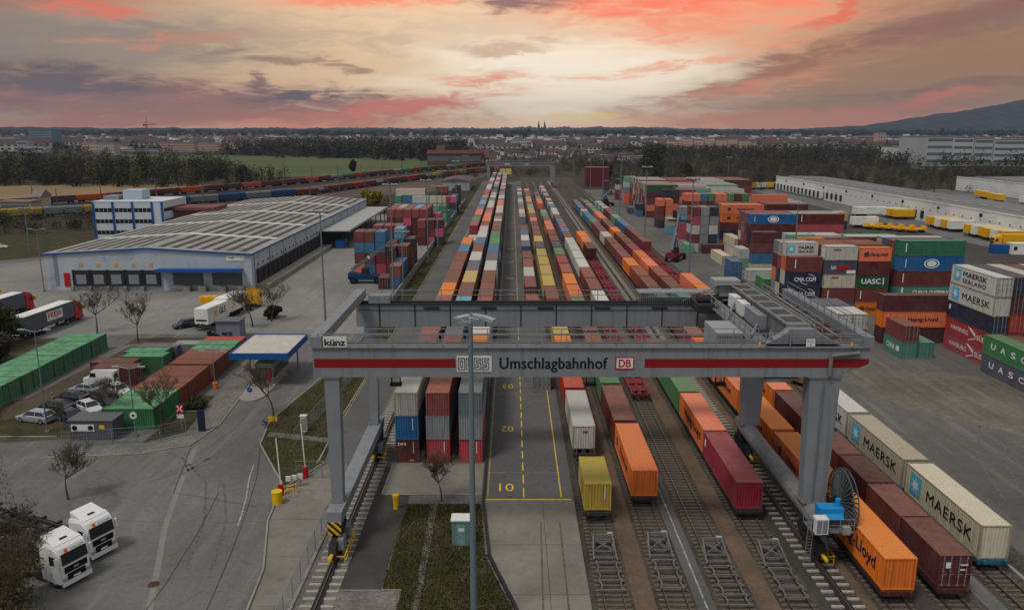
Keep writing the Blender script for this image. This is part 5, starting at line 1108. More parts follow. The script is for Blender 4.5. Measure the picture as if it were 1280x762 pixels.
t = thing('arrow_sign', 'round blue arrow sign on the island before the booth', 'road sign', (-34.4, 99.6, 0)); b = MB(); b.tube((0, 0, 0), (0, 0, 1.3), .03); b.build('post', M_['steel'], t); b = MB(); b.tube((0, -.06, 1.3), (0, -.03, 1.3), .36, n=18); d = b.build('sign_disc', M_['bluep'], t); b = MB(); b.bar((.12, -.07, 1.42), (-.12, -.07, 1.18), .07, .02); b.build('arrow', M_['textw'], d)
def fence(pts, label, h=1.9, step=2.4, mesh=True, name='wire_fence', mat=None):
    t = thing(name, label, 'fence', (pts[0][0], pts[0][1], 0)); o = Vector((pts[0][0], pts[0][1], 0)); mat = mat or M_['steel']
    for (xa, ya), (xb, yb) in zip(pts, pts[1:]):
        a = Vector((xa, ya, 0)) - o; c = Vector((xb, yb, 0)) - o; L = (c - a).length; n = max(1, round(L / step))
        for k in range(n + (1 if (xb, yb) == pts[-1] else 0)): p = a.lerp(c, k / n); b = MB(); b.tube(p, p + Vector((0, 0, h)), .04, n=6); b.build('post', mat, t)
        b = MB(); u = (c - a) / L
        b.bar(a + Vector((0, 0, h - .05)), c + Vector((0, 0, h - .05)), .04)
        if mesh:
            m = int(L / .28)
            for k in range(m): p = a + u * (k * .28); b.bar(p, p + Vector((0, 0, h)), .012)
            for z in (.15, .55, .95, 1.35): b.bar(a + Vector((0, 0, z)), c + Vector((0, 0, z)), .018)
        else: b.bar(a + Vector((0, 0, h * .5)), c + Vector((0, 0, h * .5)), .04)
        b.build('wire_mesh' if mesh else 'rail', mat, t)
fence([(-16.5, 42), (-16.5, 75)], 'wire fence between the service road and the crane rail')
fence([(-21.9, 75.3), (-16.6, 75.3)], 'wide sliding wire gate across the service road', 1.9, 2.6, name='wire_gate')
fence([(-24.4, 84), (-23.2, 100), (-21.6, 128)], 'wire fence along the dark path behind the gate island')
fence([(-50, 83.2), (-40, 85.2), (-37.8, 87)], 'wire fence in front of the green storage boxes')
b = MB(); b.box(-.12, .12, 0, 240, 0, 1.6); tag(b.build('boundary_wall', M_['concrete'], None, (-24.35, 158, 0), R(-.3)), 'low concrete wall between the grass strip and the stacked boxes', 'wall')
fence([(100, 150), (104, 205), (112, 290)], 'thin fence along the road before the right warehouse', 2.2, 6, False)
def boom(x, y, lb, up=1.4):
    t = thing('barrier', lb, 'barrier', (x, y, 0), group='raised boom barriers'); b = MB(); b.tube((0, 0, 0), (0, 0, .95), .3, .26, 12); b.build('barrier_post', M_['redp'], t); b = MB(); b.cbox(0, 0, 1.05, .45, .45, .22); b.build('barrier_head', M_['redp'], t)
    b = MB(); b.bar((0, 0, 1.1), (-.35, .6, 5.6), .1); b.build('boom', M_['whitep'], t)
boom(-22.35, 71.4, 'raised boom barrier with red post beside the yellow bin'); boom(-21.0, 75.4, 'raised boom barrier with red post at the gate end')
t = thing('round_bin', 'yellow round barrel at the kerb of the service road', 'barrel', (-22.2, 69.6, 0)); b = MB(); b.tube((0, 0, 0), (0, 0, 1.25), .48, n=18); b.build('body', M_['yellowp'], t); b = MB(); b.tube((0, 0, 1.25), (0, 0, 1.3), .5, n=18); b.build('rim', M_['yellowp'], t)
for k in range(2): t = thing('hoop_guard', ('nearer', 'farther')[k] + ' yellow hoop guard behind the yellow barrel', 'hoop guard', (-21.5, 70.7 + k * .9, 0)); b = MB(); b.bar((-.3, 0, 0), (-.3, 0, .8), .09); b.bar((-.3, 0, .8), (.5, .2, 1.0), .09); b.bar((.5, .2, 1.0), (.5, .2, 0), .09); b.build('hoop', M_['yellowp'], t)
t = thing('switch_box', 'white upright switch cabinet by the dark path', 'cabinet', (-24.4, 88.2, 0)); b = MB(); b.box(-.35, .35, -.25, .25, 0, 1.9); b.box(-.4, .4, -.3, .3, 1.9, 2.0); b.build('body', M_['whitep'], t); b = MB(); b.box(-.28, .28, -.27, -.25, .2, 1.7); b.build('door', M_['house'], t)
t = thing('notice_board', 'small yellow notice by the bare tree at the gate island', 'sign', (-28.2, 88.8, 0)); b = MB(); b.tube((0, 0, 0), (0, 0, 1.4), .03); b.build('post', M_['steel'], t); b = MB(); b.box(-.5, .5, -.05, 0, 1.0, 1.6); b.build('board', M_['yellowp'], t)
for k in range(3): t = thing('control_box', f"{('lower', 'upper', 'outer')[k]} small white control panel between the red barriers", 'control box', (-22.0 + k * .5, 72.9 + .3 * k, 0)); b = MB(); b.tube((0, 0, 0), (0, 0, 1), .04); b.build('post', M_['steel'], t); b = MB(); b.box(-.25, .25, -.15, .05, .8, 1.3); b.build('panel', M_['whitep'], t)
t = thing('service_cabin', 'pale green service cabin on the lawn by the near mast', 'cabin', (-4.35, 62.3, 0)); b = MB(); b.box(-.75, .75, -.6, .6, 0, 2.3); b.build('body', simple('cabin_teal_grey', (92, 118, 118), .7, .1), t); b = MB(); b.box(-.82, .82, -.67, .67, 2.3, 2.42); b.build('roof', M_['whitep'], t); b = MB(); b.box(-.35, .4, -.63, -.6, .1, 2.0); d = b.build('door', simple('cabin_door', (110, 136, 134)), t); b = MB(); b.box(-.2, .3, -.65, -.63, 1.4, 1.7); b.build('grille', M_['whitep'], d)
t = thing('bollard', 'yellow bollard at the corner of the dark asphalt patch', 'bollard', (-10.85, 68.6, 0)); b = MB(); b.tube((0, 0, 0), (0, 0, 1.1), .24, n=12); b.build('post', M_['yellowp'], t); b = MB(); b.tube((0, 0, 1.1), (0, 0, 1.4), .3, n=12); b.build('cap', M_['yellowp'], t)
t = thing('hut', 'grey hut with two black discs on a white strip', 'hut', (-47.9, 86.6, 0)); b = MB(); b.box(-2.5, 2.5, -1.2, 1.4, 0, 2.3); b.build('wall', simple('hut_grey', (78, 82, 84)), t); b = MB(); b.box(-2.6, 2.6, -1.3, 1.5, 2.3, 2.42); b.build('roof', simple('hut_roof', (92, 94, 94)), t)
b = MB(); b.box(-2.2, .4, -1.25, -1.2, 1.1, 1.9); st = b.build('sign_strip', M_['whitep'], t)
for x in (-1.8, 0): b = MB(); b.tube((x, -1.28, 1.5), (x, -1.252, 1.5), .3, n=16); b.build('black_disc', M_['textb'], st)
b = MB(); b.box(1.0, 1.6, -1.25, -1.2, 1.4, 1.8); b.build('yellow_plate', M_['yellowp'], t)
t = thing('crossing_sign', 'red sign with a white cross above a small white board', 'road sign', (-38.7, 88.0, 0)); b = MB(); b.tube((0, 0, 0), (0, 0, 3.4), .045); b.build('post', M_['steel'], t)
b = MB(); b.box(-.45, .45, -.08, -.05, 2.4, 3.4); d = b.build('sign_board', M_['redp'], t); b = MB(); b.bar((-.32, -.1, 2.55), (.32, -.1, 3.25), .02, .13); b.bar((.32, -.1, 2.55), (-.32, -.1, 3.25), .02, .13); b.build('cross', M_['textw'], d); b = MB(); b.box(-.4, .4, -.08, -.05, 1.7, 2.2); b.build('sub_board', M_['whitep'], t)
t = thing('striped_board', 'dark blue striped panel standing at the kerb by the crossing sign', 'panel', (-36.4, 88.2, 0)); b = MB(); b.box(-.4, .4, -.1, .1, 0, 2.6); b.build('panel', simple('navy_panel', (26, 36, 58)), t); b = MB(); b.box(-2.3, -2.2, -.04, .04, 0, 2.5); b.bar((-2.3, 0, 2.5), (-.4, 0, 2.5), .06); b.build('frame', M_['steel'], t)
t = thing('grey_shed', 'small grey sheet metal shed between trailer and red storage boxes', 'shed', (-47.9, 131.6, 0)); b = MB(); b.box(-2, 2, -1.4, 1.4, 0, 3.1); b.build('wall', simple('shed_grey', (112, 118, 128), .6, .1, 1), t); b = MB(); b.box(-2.2, 2.2, -1.7, 1.6, 3.1, 3.25); b.build('roof', simple('shed_roof', (96, 98, 104)), t)
# ------------------------------------------------------------------ cars
def wheelset(parent, x, ys, r=.32, w=.22, name='wheel'):
    for y in ys:
        b = MB(); b.tube((x - w / 2, y, r), (x + w / 2, y, r), r, n=14); q = b.build(name, M_['black'], parent); b = MB(); s = 1 if x > 0 else -1; b.tube((x + s * w * .5, y, r), (x + s * (w * .5 + .02), y, r), r * .6, n=10); b.build('rim', M_['steel'], q)
def loft(rings):
    b = MB(); n = len(rings[0]); 
    for r in rings: b.v += [tuple(p) for p in r]
    for k in range(len(rings) - 1):
        for i in range(n): b.f.append((k * n + i, k * n + (i + 1) % n, (k + 1) * n + (i + 1) % n, (k + 1) * n + i)); b.m.append(0)
    b.f.append(tuple(range(n))[::-1]); b.m.append(0); b.f.append(tuple(range((len(rings) - 1) * n, len(rings) * n))); b.m.append(0); return b
def carprof(st, W):       # st: (y, zlow, zmid, ztop, wscale)
    rs = []
    for y, z0, z1, z2, ws in st:
        w = W / 2 * ws; rs.append([(-w * .94, y, z0), (-w, y, (z0 + z1) / 2), (-w, y, z1), (-w * .86, y, z2), (w * .86, y, z2), (w, y, z1), (w, y, (z0 + z1) / 2), (w * .94, y, z0)])
    return rs
def car(x, y, rot, rgb, label, style='hatch', group='cars parked beside the storage boxes', parts=True):
    t = thing('parked_car', label, 'car', (x, y, 0), rot, group); W = 1.78
    pm = simple('car_paint', rgb, .28, .04, 1, .1, spec=.5); L = {'hatch': 4.1, 'estate': 4.6, 'sedan': 4.6, 'van': 5.2}[style]
    if style == 'van':
        W = 2.0; body = loft(carprof([(0, .45, .75, .95, .86), (.15, .3, .95, 1.1, .96), (.9, .28, 1.1, 1.3, 1), (1.5, .28, 1.3, 2.2, 1), (1.9, .28, 1.5, 2.4, 1), (5.0, .28, 1.5, 2.45, 1), (5.2, .3, 1.5, 2.38, .97)], W)).build('body', pm, t)
        b = MB(); b.add([(-.78, .86, 1.36), (.78, .86, 1.36), (.8, 1.46, 2.12), (-.8, 1.46, 2.12)], [(0, 1, 2, 3)]); b.build('windscreen', M_['glass'], t)
        for s in (-1, 1): b = MB(); b.box(s * W / 2 - .012, s * W / 2 + .012, 1.35, 2.3, 1.35, 1.95); b.build('side_window', M_['glass'], t); b = MB(); b.box(s * .5 - .32, s * .5 + .32, 5.17, 5.22, 1.4, 2.0); b.build('rear_window', M_['glass'], t)
    else:
        hz = 1.46 if style != 'sedan' else 1.4
        st = [(0, .35, .55, .62, .82), (.12, .22, .6, .72, .94), (.9, .2, .78, .88, 1), (1.25, .2, .85, .98, 1)]; en = L - .1
        lower = st + [(L * .6, .2, .85, 1.0, 1), (en - .3, .22, .85, 1.0, .98), (L, .32, .75, .95, .88)]
        loft(carprof(lower, W)).build('body', pm, t)
        y0, y1, y2, y3 = 1.15, 1.85, (L - 1.3 if style == 'sedan' else L - .65), (L - .6 if style == 'sedan' else L - .12)
        def ring(y, z, w): return [(-w, y, z), (w, y, z)]
        w0, w1 = W / 2 * .9, W / 2 * .7; zb = .94
        V = [(-w0, y0, zb), (w0, y0, zb), (w1, y1, hz), (-w1, y1, hz), (w1, y2, hz - .02), (-w1, y2, hz - .02), (w0, y3, zb), (-w0, y3, zb)]
        b = MB(); b.add(V, [(0, 1, 2, 3), (1, 6, 4, 2), (0, 3, 5, 7), (4, 6, 7, 5)]); gh = b.build('window_band', M_['glass'], t)
        b = MB(); b.add([(-w1 - .02, y1 - .05, hz - .01), (w1 + .02, y1 - .05, hz - .01), (w1 + .02, y2 + .05, hz - .03), (-w1 - .02, y2 + .05, hz - .03), (-w1 + .1, y1 + .1, hz + .05), (w1 - .1, y1 + .1, hz + .05), (w1 - .1, y2 - .1, hz + .03), (-w1 + .1, y2 - .1, hz + .03)], [(4, 5, 6, 7), (0, 1, 5, 4), (1, 2, 6, 5), (2, 3, 7, 6), (3, 0, 4, 7)])
        for s in (-1, 1):
            b.bar((s * w0, y0, zb), (s * w1, y1, hz), .07); b.bar((s * w0, y3, zb), (s * w1, y2, hz), .09); ym = (y1 + y2) / 2; b.bar((s * w0 * .99, ym, zb), (s * (w1 + .01), ym, hz), .08)
        b.build('roof', pm, t)
    if parts:
        for s in (-1, 1):
            wheelset(t, s * (W / 2 - .1), (.8, L - .85))
            b = MB(); b.cbox(s * .58, .1, .62, .36, .2, .14); b.build('headlight', M_['lamp'], t); b = MB(); b.cbox(s * .66, L - .06, .78, .22, .14, .22); b.build('tail_light', M_['redp'], t)
            b = MB(); b.cbox(s * (W / 2 + .08), 1.45 if style != 'van' else 1.35, 1.0 if style != 'van' else 1.4, .16, .1, .14); b.build('mirror', pm, t)
    return t
# local +y runs from nose to tail; rot turns the nose
def place_car(x, y, head, rgb, label, style='hatch', **k):
    r = math.atan2(-head[0], head[1]) + math.pi; u = Vector((head[0], head[1], 0)).normalized(); return car(x + u.x * 2.1, y + u.y * 2.1, r, rgb, label, style, **k)
A_ = (-.97, .25); B_ = (.78, -.62)
place_car(-58.0, 91.6, A_, (150, 154, 160), 'silver estate car parked next to the oval lawn', 'estate'); place_car(-53.4, 91.4, B_, (44, 52, 70), 'dark blue hatchback nose to the lawn'); place_car(-52.9, 94.7, B_, (186, 188, 190), 'pale small hatchback with a black roof between dark cars')
place_car(-57.6, 95.4, A_, (36, 44, 42), 'dark green saloon second in the row by the green boxes', 'sedan'); place_car(-57.6, 98.9, A_, (38, 40, 44), 'black saloon in the row by the green boxes', 'sedan'); place_car(-52.6, 98.0, B_, (50, 56, 62), 'charcoal estate between the pale hatchback and the white car', 'estate')
place_car(-57.4, 102.2, A_, (140, 146, 152), 'silver saloon just before the white van', 'sedan'); place_car(-52.6, 101.6, B_, (200, 198, 188), 'cream white hatchback right below the maroon box')
place_car(-57.2, 105.8, A_, (206, 206, 204), 'white panel van in the middle of the car park', 'van'); place_car(-56.6, 109.6, A_, (60, 70, 92), 'slate blue van behind the white panel van', 'van')
place_car(-58.6, 138.6, (-.7, -.7), (34, 36, 40), 'black estate car by the empty trailer chassis on the forecourt', 'estate', group='cars on the forecourt'); place_car(-153, 236, (1, .2), (190, 190, 190), 'white car parked on grass left of the office', 'estate', group='cars by the office'); place_car(-120, 243, (1, .1), (200, 200, 200), 'white van close to the hall roof edge', 'van', group='cars by the office')
place_car(-146, 214, (1, .1), (196, 198, 200), 'white car near the twin arm lamp post at the hall corner', 'estate', group='cars by the office')
# ------------------------------------------------------------------ lorries.  local +y = driving direction
def tractor(parent, rgb, y0=0, white=False):
    pm = simple('cab_paint', rgb, .35, .04, 1, spec=.45); W = 2.5
    rs = []
    for y, z0, z1, w in ((0, .55, 3.45, .97), (1.5, .5, 3.6, 1), (2.0, .5, 3.3, 1), (2.2, .5, 2.95, .97), (2.32, .5, 2.0, .93)):
        a = W / 2 * w; rs.append([(-a, y0 + y, z0), (-a, y0 + y, z1 - .25), (-a * .9, y0 + y, z1), (a * .9, y0 + y, z1), (a, y0 + y, z1 - .25), (a, y0 + y, z0)])
    cab = loft(rs).build('cab', pm, parent)
    b = MB(); b.add([(-1.0, y0 + .1, 3.4), (1.0, y0 + .1, 3.4), (1.0, y0 + .0, 4.0), (-1.0, y0 + .0, 4.0), (-1.08, y0 + 1.7, 3.52), (1.08, y0 + 1.7, 3.52)], [(0, 1, 2, 3), (3, 2, 5, 4), (0, 3, 4), (1, 5, 2)]); b.build('roof_spoiler', pm, cab)
    b = MB(); b.add([(-1.1, y0 + 2.37, 2.05), (1.1, y0 + 2.37, 2.05), (1.06, y0 + 2.25, 2.95), (-1.06, y0 + 2.25, 2.95)], [(0, 1, 2, 3)]); b.build('windscreen', M_['glass'], cab)
    b = MB(); b.box(-.95, .95, y0 + 2.33, y0 + 2.37, 1.35, 1.85); b.box(-.75, .75, y0 + 2.33, y0 + 2.38, .75, 1.25); b.build('grille', M_['black'], cab)
    b = MB(); b.box(-.3, .3, y0 + .95, y0 + 1.3, 3.64, 3.7); b.build('roof_hatch', M_['dark'], cab)
    b = MB(); b.box(-1.22, 1.22, y0 + 2.25, y0 + 2.42, .35, .72); b.build('front_bumper', pm, cab)
    for s in (-1, 1):
        b = MB(); b.box(s * 1.255 - .01, s * 1.255 + .01, y0 + 1.1, y0 + 1.9, 1.95, 2.7); b.build('side_window', M_['glass'], cab); b = MB(); b.cbox(s * 1.45, y0 + 2.15, 2.4, .18, .14, .75); b.build('mirror', pm, cab); b = MB(); b.cbox(s * 1.0, y0 + 2.38, .9, .35, .08, .22); b.build('headlight', M_['lamp'], cab)
        for yy in (1.3, -2.4):
            b = MB(); b.tube((s * 1.02 - .15, y0 + yy, .52), (s * 1.02 + .15, y0 + yy, .52), .52, n=16); q = b.build('wheel', M_['black'], parent); b = MB(); b.tube((s * 1.18, y0 + yy, .52), (s * 1.2, y0 + yy, .52), .28, n=10); b.build('rim', M_['steel'], q)
    b = MB(); [b.box(s * .42 - .06, s * .42 + .06, y0 - 3.4, y0 + 1.0, .75, 1.0) for s in (-1, 1)]; b.box(-1.2, -.75, y0 - 1.5, y0 - .2, .4, .95); b.box(.75, 1.2, y0 - 1.5, y0 - .2, .4, .95); b.build('chassis', M_['dark'], parent)
    return cab
def trailer_box(parent, y1, L, side, roof, z0=1.15, z1=4.0):
    b = MB(); b.box(-1.27, 1.27, y1 - L, y1, z0, z1); bx = b.build('trailer_body', side, parent); b = MB(); b.box(-1.25, 1.25, y1 - L + .02, y1 - .02, z1 + .002, z1 + .03); b.build('trailer_roof', roof, bx)
    b = MB(); [b.box(s * .5 - .07, s * .5 + .07, y1 - L + .3, y1 - .2, .85, 1.15) for s in (-1, 1)]; b.box(-1.2, 1.2, y1 - L, y1 - L + .15, .5, .75); b.build('trailer_frame', M_['dark'], parent)
    for k in range(3):
        for s in (-1, 1): b = MB(); b.tube((s * 1.0 - .17, y1 - L + 2.2 + k * 1.3, .5), (s * 1.0 + .17, y1 - L + 2.2 + k * 1.3, .5), .5, n=14); b.build('wheel', M_['black'], parent)
    for s in (-1, 1): b = MB(); b.box(s * .9 - .06, s * .9 + .06, y1 - 2.6, y1 - 2.5, 0, 1.1); b.build('support_leg', M_['steel'], parent)
    return bx
def chassis(parent, y1, L):
    b = MB(); [b.box(s * .45 - .08, s * .45 + .08, y1 - L, y1, 1.0, 1.3) for s in (-1, 1)]
    for k in range(7): b.box(-1.2, 1.2, y1 - L + .1 + k * (L - .3) / 6, y1 - L + .3 + k * (L - .3) / 6, 1.1, 1.28)
    b.box(-1.2, 1.2, y1 - L, y1 - L + .15, .55, .8); b.bar((-1.15, y1 - L + 5, .9), (-1.15, y1 - 3, .9), .08); b.bar((1.15, y1 - L + 5, .9), (1.15, y1 - 3, .9), .08); b.build('trailer_frame', M_['dark'], parent)
    for k in range(3):
        for s in (-1, 1): b = MB(); b.tube((s * 1.0 - .17, y1 - L + 2 + k * 1.3, .5), (s * 1.0 + .17, y1 - L + 2 + k * 1.3, .5), .5, n=14); b.build('wheel', M_['black'], parent); 
GRY = simple('trailer_curtain_grey', (84, 90, 98), .6, .06, 1); TW = simple('trailer_white', (214, 214, 208), .6, .05, .6, dirt=(180, 178, 170)); DHY = simple('trailer_yellow', (214, 158, 20), .5, .05, .6)
for k, (x, y, lb) in enumerate(((-81.6, 145.5, 'red lorry with a lettered grey curtain trailer, standing closest to the green boxes'), (-95.4, 153.4, 'second red lorry with a plain grey trailer behind the lettered one'), (-106.5, 160, 'third lorry, only its pale roof end inside the frame'))):
    t = thing('lorry', lb, 'lorry', (x, y, 0), R(-4), 'red lorries parked on the forecourt'); cb = tractor(t, (168, 22, 30), -2.3); bx = trailer_box(t, -2.6, 13.6, GRY, TW)
    if k == 0:
        b = MB(); b.box(1.272, 1.285, -10.4, -6.0, 1.9, 3.5); pn = b.build('sign_panel', TW, bx); lettering(pn, 'FREJA', M_['textr'], (1.295, -8.2, 2.7), (0, 1, 0), (0, 0, 1), 1.15, 3.7, .03)
    b = MB(); b.box(1.0, 1.26, -.2, .9, 1.9, 2.6) ; b.build('cab_badge', M_['yellowp'], cb)
for (x, y, lb) in ((-33.85, 56.0, 'nearer white tractor lorry with a bare container chassis'), (-33.75, 60.0, 'farther white tractor lorry with a bare container chassis')):
    t = thing('lorry', lb, 'lorry', (x, y, 0), R(-25 - 90), 'white tractor lorries with empty chassis'); cb = tractor(t, (214, 214, 212), -2.3); chassis(t, -2.6, 12.4)
    lettering(cb, 'WALLNER', M_['textg'], (-.25, .06, 3.17), (-1, 0, 0), (0, -.35, .94), .2, 1.15, .01); b = MB(); b.add([(.5, .04, 3.03), (.78, .04, 3.03), (.78, -.04, 3.3), (.5, -.04, 3.3)], [(0, 1, 2, 3)]); b.build('badge', M_['orangep'], cb)
    lettering(cb, 'MAN', M_['textw'], (0, .1, 1.62), (-1, 0, 0), (0, 0, 1), .16, .42, .02); b = MB(); b.box(-.3, .3, .085, .1, .8, .95); b.build('number_plate', M_['textw'], cb)
for k, y in enumerate((136.2, 144.8)):
    t = thing('swap_trailer', f"white box trailer with yellow runner, {('front', 'rear')[k]} one of the coupled pair", 'trailer', (-53.6 + .3 * k, y + 7.6, 0), R(-8), 'coupled white box trailers'); bx = trailer_box(t, 0, 7.6, TW, TW, 1.1, 3.9)
    lettering(bx, 'GLS', M_['textn'], (1.285, -2.4, 2.7), (0, 1, 0), (0, 0, 1), 1.1, 2.2, .04); b = MB(); x = 1.284
    for (a, c, e, f) in ((-5.8, 1.5, -5.0, 2.4), (-5.0, 2.4, -4.6, 3.2), (-5.0, 2.4, -4.2, 1.9), (-4.8, 2.9, -4.1, 2.7), (-4.8, 2.9, -5.5, 2.6), (-4.55, 3.35, -4.35, 3.55)): b.bar((x, a, c), (x, e, f), .02, .3)
    b.build('runner_mark', M_['texty'], bx); b = MB(); b.box(-1.0, 1.0, -7.64, -7.6, 1.7, 2.0); b.build('number_strip', M_['textb'], bx)
t = thing('lorry', 'yellow lorry cab at the far end of the white trailers', 'lorry', (-51.5, 157.2, 0), R(-8)); tractor(t, (214, 160, 20), -2.3)
t = thing('skip', 'yellow steel skip standing behind the white trailers', 'skip', (-59.6, 157, 0)); b = MB(); b.prism([(-2.4, 0), (2.4, 0), (3.1, 1.9), (-3.1, 1.9)], -1.2, 1.2); b.build('tub', DHY, t); b = MB(); [b.box(x, x + .12, -1.28, 1.28, .3, 1.9) for x in (-2.4, -1.2, 0, 1.2, 2.3)]; b.build('skip_ribs', M_['yellowp'], t)
t = thing('trailer_chassis', 'empty dark trailer chassis beside the black car', 'trailer', (-56.8, 137.5, 0), R(50)); chassis(t, 0, 12)
t = thing('dark_machine', 'dark wheeled loader half outside the right edge of the open yard', 'loader', (52.6, 68.5, 0), R(20)); b = MB(); b.prism([(-3, .9), (3, .9), (3, 1.8), (.5, 2.2), (.3, 3.2), (-1.6, 3.2), (-1.8, 2.0), (-3, 1.8)], -1.2, 1.2); b.build('body', M_['dark'], t)
for sx in (-1.9, 1.9):
    for sy in (-1.25, 1.25): b = MB(); b.tube((sx, sy - .3, .95), (sx, sy + .3, .95), .95, n=16); b.build('wheel', M_['black'], t)
# reach stackers
def reach(x, y, rot, rgb, lb, boom_to):
    t = thing('reach_stacker', lb, 'reach stacker', (x, y, 0), rot, 'container lifting machines'); pm = simple('machine_paint', rgb, .5, .08)
    b = MB(); b.prism([(-4, .9), (3.4, .9), (3.6, 1.5), (1.5, 1.9), (-2.2, 2.1), (-4.2, 2.6), (-4.4, 1.2)], -1.4, 1.4); b.build('body', pm, t)
    b = MB(); b.prism([(-1.4, 2.0), (.4, 2.0), (.2, 3.5), (-1.2, 3.5)], -.75, .75); cb = b.build('cab', M_['dark'], t); b = MB(); b.prism([(.25, 2.3), (.45, 2.3), (.28, 3.3), (.12, 3.3)], -.65, .65); b.build('windscreen', M_['glass'], cb)
    for xx, r, w in ((2.5, .85, .5), (-3.1, .8, .45)):
        for s in (-1, 1): b = MB(); b.tube((xx, s * 1.55 - w / 2, r), (xx, s * 1.55 + w / 2, r), r, n=16); q = b.build('wheel', M_['black'], t); b = MB(); b.tube((xx, s * (1.56 + w / 2), r), (xx, s * (1.59 + w / 2), r), r * .45, n=10); b.build('rim', pm, q)
    B = Vector(boom_to); A0 = Vector((-3.6, 0, 3.0)); b = MB(); b.bar(A0, A0.lerp(B, .6), .75, .8); b.bar(A0.lerp(B, .5), B, .55, .6); b.bar((1.0, .5, 1.8), A0.lerp(B, .45), .25); b.bar((1.0, -.5, 1.8), A0.lerp(B, .45), .25); bo = b.build('boom', simple('boom_grey', (92, 98, 108), .5, .05), t)
    b = MB(); b.bar(A0.lerp(B, .42) + Vector((0, -.4, .1)), A0.lerp(B, .46) + Vector((0, -.4, .1)), .06, .7); b.bar(A0.lerp(B, .5) + Vector((0, -.34, .1)), A0.lerp(B, .53) + Vector((0, -.34, .1)), .06, .7); b.build('boom_stripe', M_['textw'], bo)
    b = MB(); b.bar(B, B + Vector((.2, 0, -1.6)), .4); b.box(B.x - .4, B.x + .8, -3, 3, B.z - 2.2, B.z - 1.7); b.build('spreader', M_['dark'], bo)
    return t
reach(-33.4, 181.5, 0, (20, 52, 92), 'dark blue reach stacker lifting towards the left stacks', (5.6, 0, 9.6))
reach(44.6, 214.5, R(60), (112, 26, 34), 'red reach stacker with upright mast on the open yard', (1.6, 0, 12.5)); reach(44, 372, R(40), (60, 40, 44), 'small distant dark reach stacker behind the last flat wagons', (3, 0, 7.5))
# ------------------------------------------------------------------ parcel warehouses on the right
WW = simple('warehouse_white', (206, 206, 204), .6, .04, .3, dirt=(184, 184, 182)); WR = simple('warehouse_roof', (112, 112, 112), .9, .08, .2, dirt=(96, 96, 98))
def warehouse(X0, X1, Y0, Y1, H, label, rot=0, docks=True):
    w_ = thing('warehouse', label, 'warehouse', (X0, Y0, 0), rot, 'white parcel warehouses'); D = X1 - X0; L = Y1 - Y0
    b = MB(); b.box(0, D, 0, L, 0, H); b.box(-.15, .15, 0, L, H, H + .5); b.box(0, D, -.15, .15, H, H + .5); b.build('wall', WW, w_)
    b = MB(); b.prism([(.15, H + .02), (D / 2, H + .45), (D, H + .02)], .15, L); b.build('roof', WR, w_)
    for k in range(int(L / 9)): b = MB(); y = 5 + k * 9; b.box(8, 11, y, y + 3.5, H + .25, H + .6); b.build('skylight', M_['concrete'], w_)
    if docks:
        n = int(L / 6.2)
        for k in range(min(n, 46)):
            y = L - 6 - k * 5.4
            if y < 3: break
            if k < 17 or 26 < k < 31: b = MB(); b.box(-.3, 0, y - 1.1, y + 1.1, 1.2, 4.0); dg = b.build('dock_gate', M_['dark'], w_)
            if k < 13: b = MB(); b.box(-2.6, -.5, y - 1.5, y + 1.5, 1.1, 4.7); b.build('dock_house', WW, w_); b = MB(); b.box(-2.7, -2.6, y - 1.2, y + 1.2, 1.3, 4.3); b.build('dock_gate', M_['dark'], w_)
            b = MB(); b.box(-.08, 0, y - .3, y + .3, 4.5, 4.9); b.build('number_plate', M_['dark'], w_)
            if k % 5 == 2: b = MB(); b.box(-.06, 0, y - .9, y + .9, 5.6, 6.8); b.build('window', M_['glass'], w_)
    return w_
warehouse(161.5, 190, 190, 478, 7.7, 'long white warehouse with grey roof and rows of dock gates beside the yard', R(.9))
warehouse(262, 340, 200, 474, 7.6, 'second white warehouse farther right behind the yellow trailers', 0, False)
def ptrail(x, y, colr, lb, rot=0, L=8.2, grp='trailers at the parcel warehouses'):
    t = thing('box_trailer', lb, 'trailer', (x, y, 0), R(-90) + rot, grp); m = DHY if colr == 'y' else TW
    trailer_box(t, 0, L, m, TW if colr == 'w' else simple('trailer_roof_cream', (206, 190, 130), .6, .06), 1.15, 3.95); return t
NMC = {'y': 'yellow', 'w': 'white'}
for gi, (y0, st, cols, x, wh) in enumerate(((276, 3.5, 'wywyy', 160.0, 'of the middle docked group at the long warehouse'), (247, 3.6, 'ywyywy', 160.4, 'of the docked group nearest the yellow lorry'), (316, 3.6, 'yyw', 159.4, 'of the small docked group beyond the loose white trailer'))):
    for k, cc in enumerate(cols): ptrail(x - (k % 3) * .4, y0 + st * k, cc, f"{NMC[cc]} box trailer, {ordw(k + 1)} {wh}")
ptrail(153, 327, 'w', 'long white trailer parked loose on the road before the dock gates', R(1), 13.2); ptrail(132.5, 289, 'w', 'white trailer close to the yard stacks near the slanting chassis row', R(4), 9.5)
for k in range(10): ptrail(240 + (k % 2) * 4, 250 + k * 19, 'ywy'[k % 3], f"{'yellow' if k % 3 != 1 else 'white'} trailer, {ordw(k + 1)} in the line between the two warehouses", R(86), 12)
for k in range(3): ptrail(261, 262 + k * 5, 'y', f"yellow trailer, {ordw(k + 1)} docked at the second warehouse", 0, 11)
for k in range(3): ptrail(146 + k * 6.2, 481 + k, 'ywy'[k], f"{'white' if k == 1 else 'yellow'} box body, {ordw(k + 1)} at the far corner of the long warehouse", 0, 5.6)
t = thing('lorry', 'yellow lorry driving past the docked trailers', 'lorry', (145, 239, 0), R(86)); tractor(t, (214, 160, 20), -2.3); trailer_box(t, -2.6, 9.5, DHY, DHY)
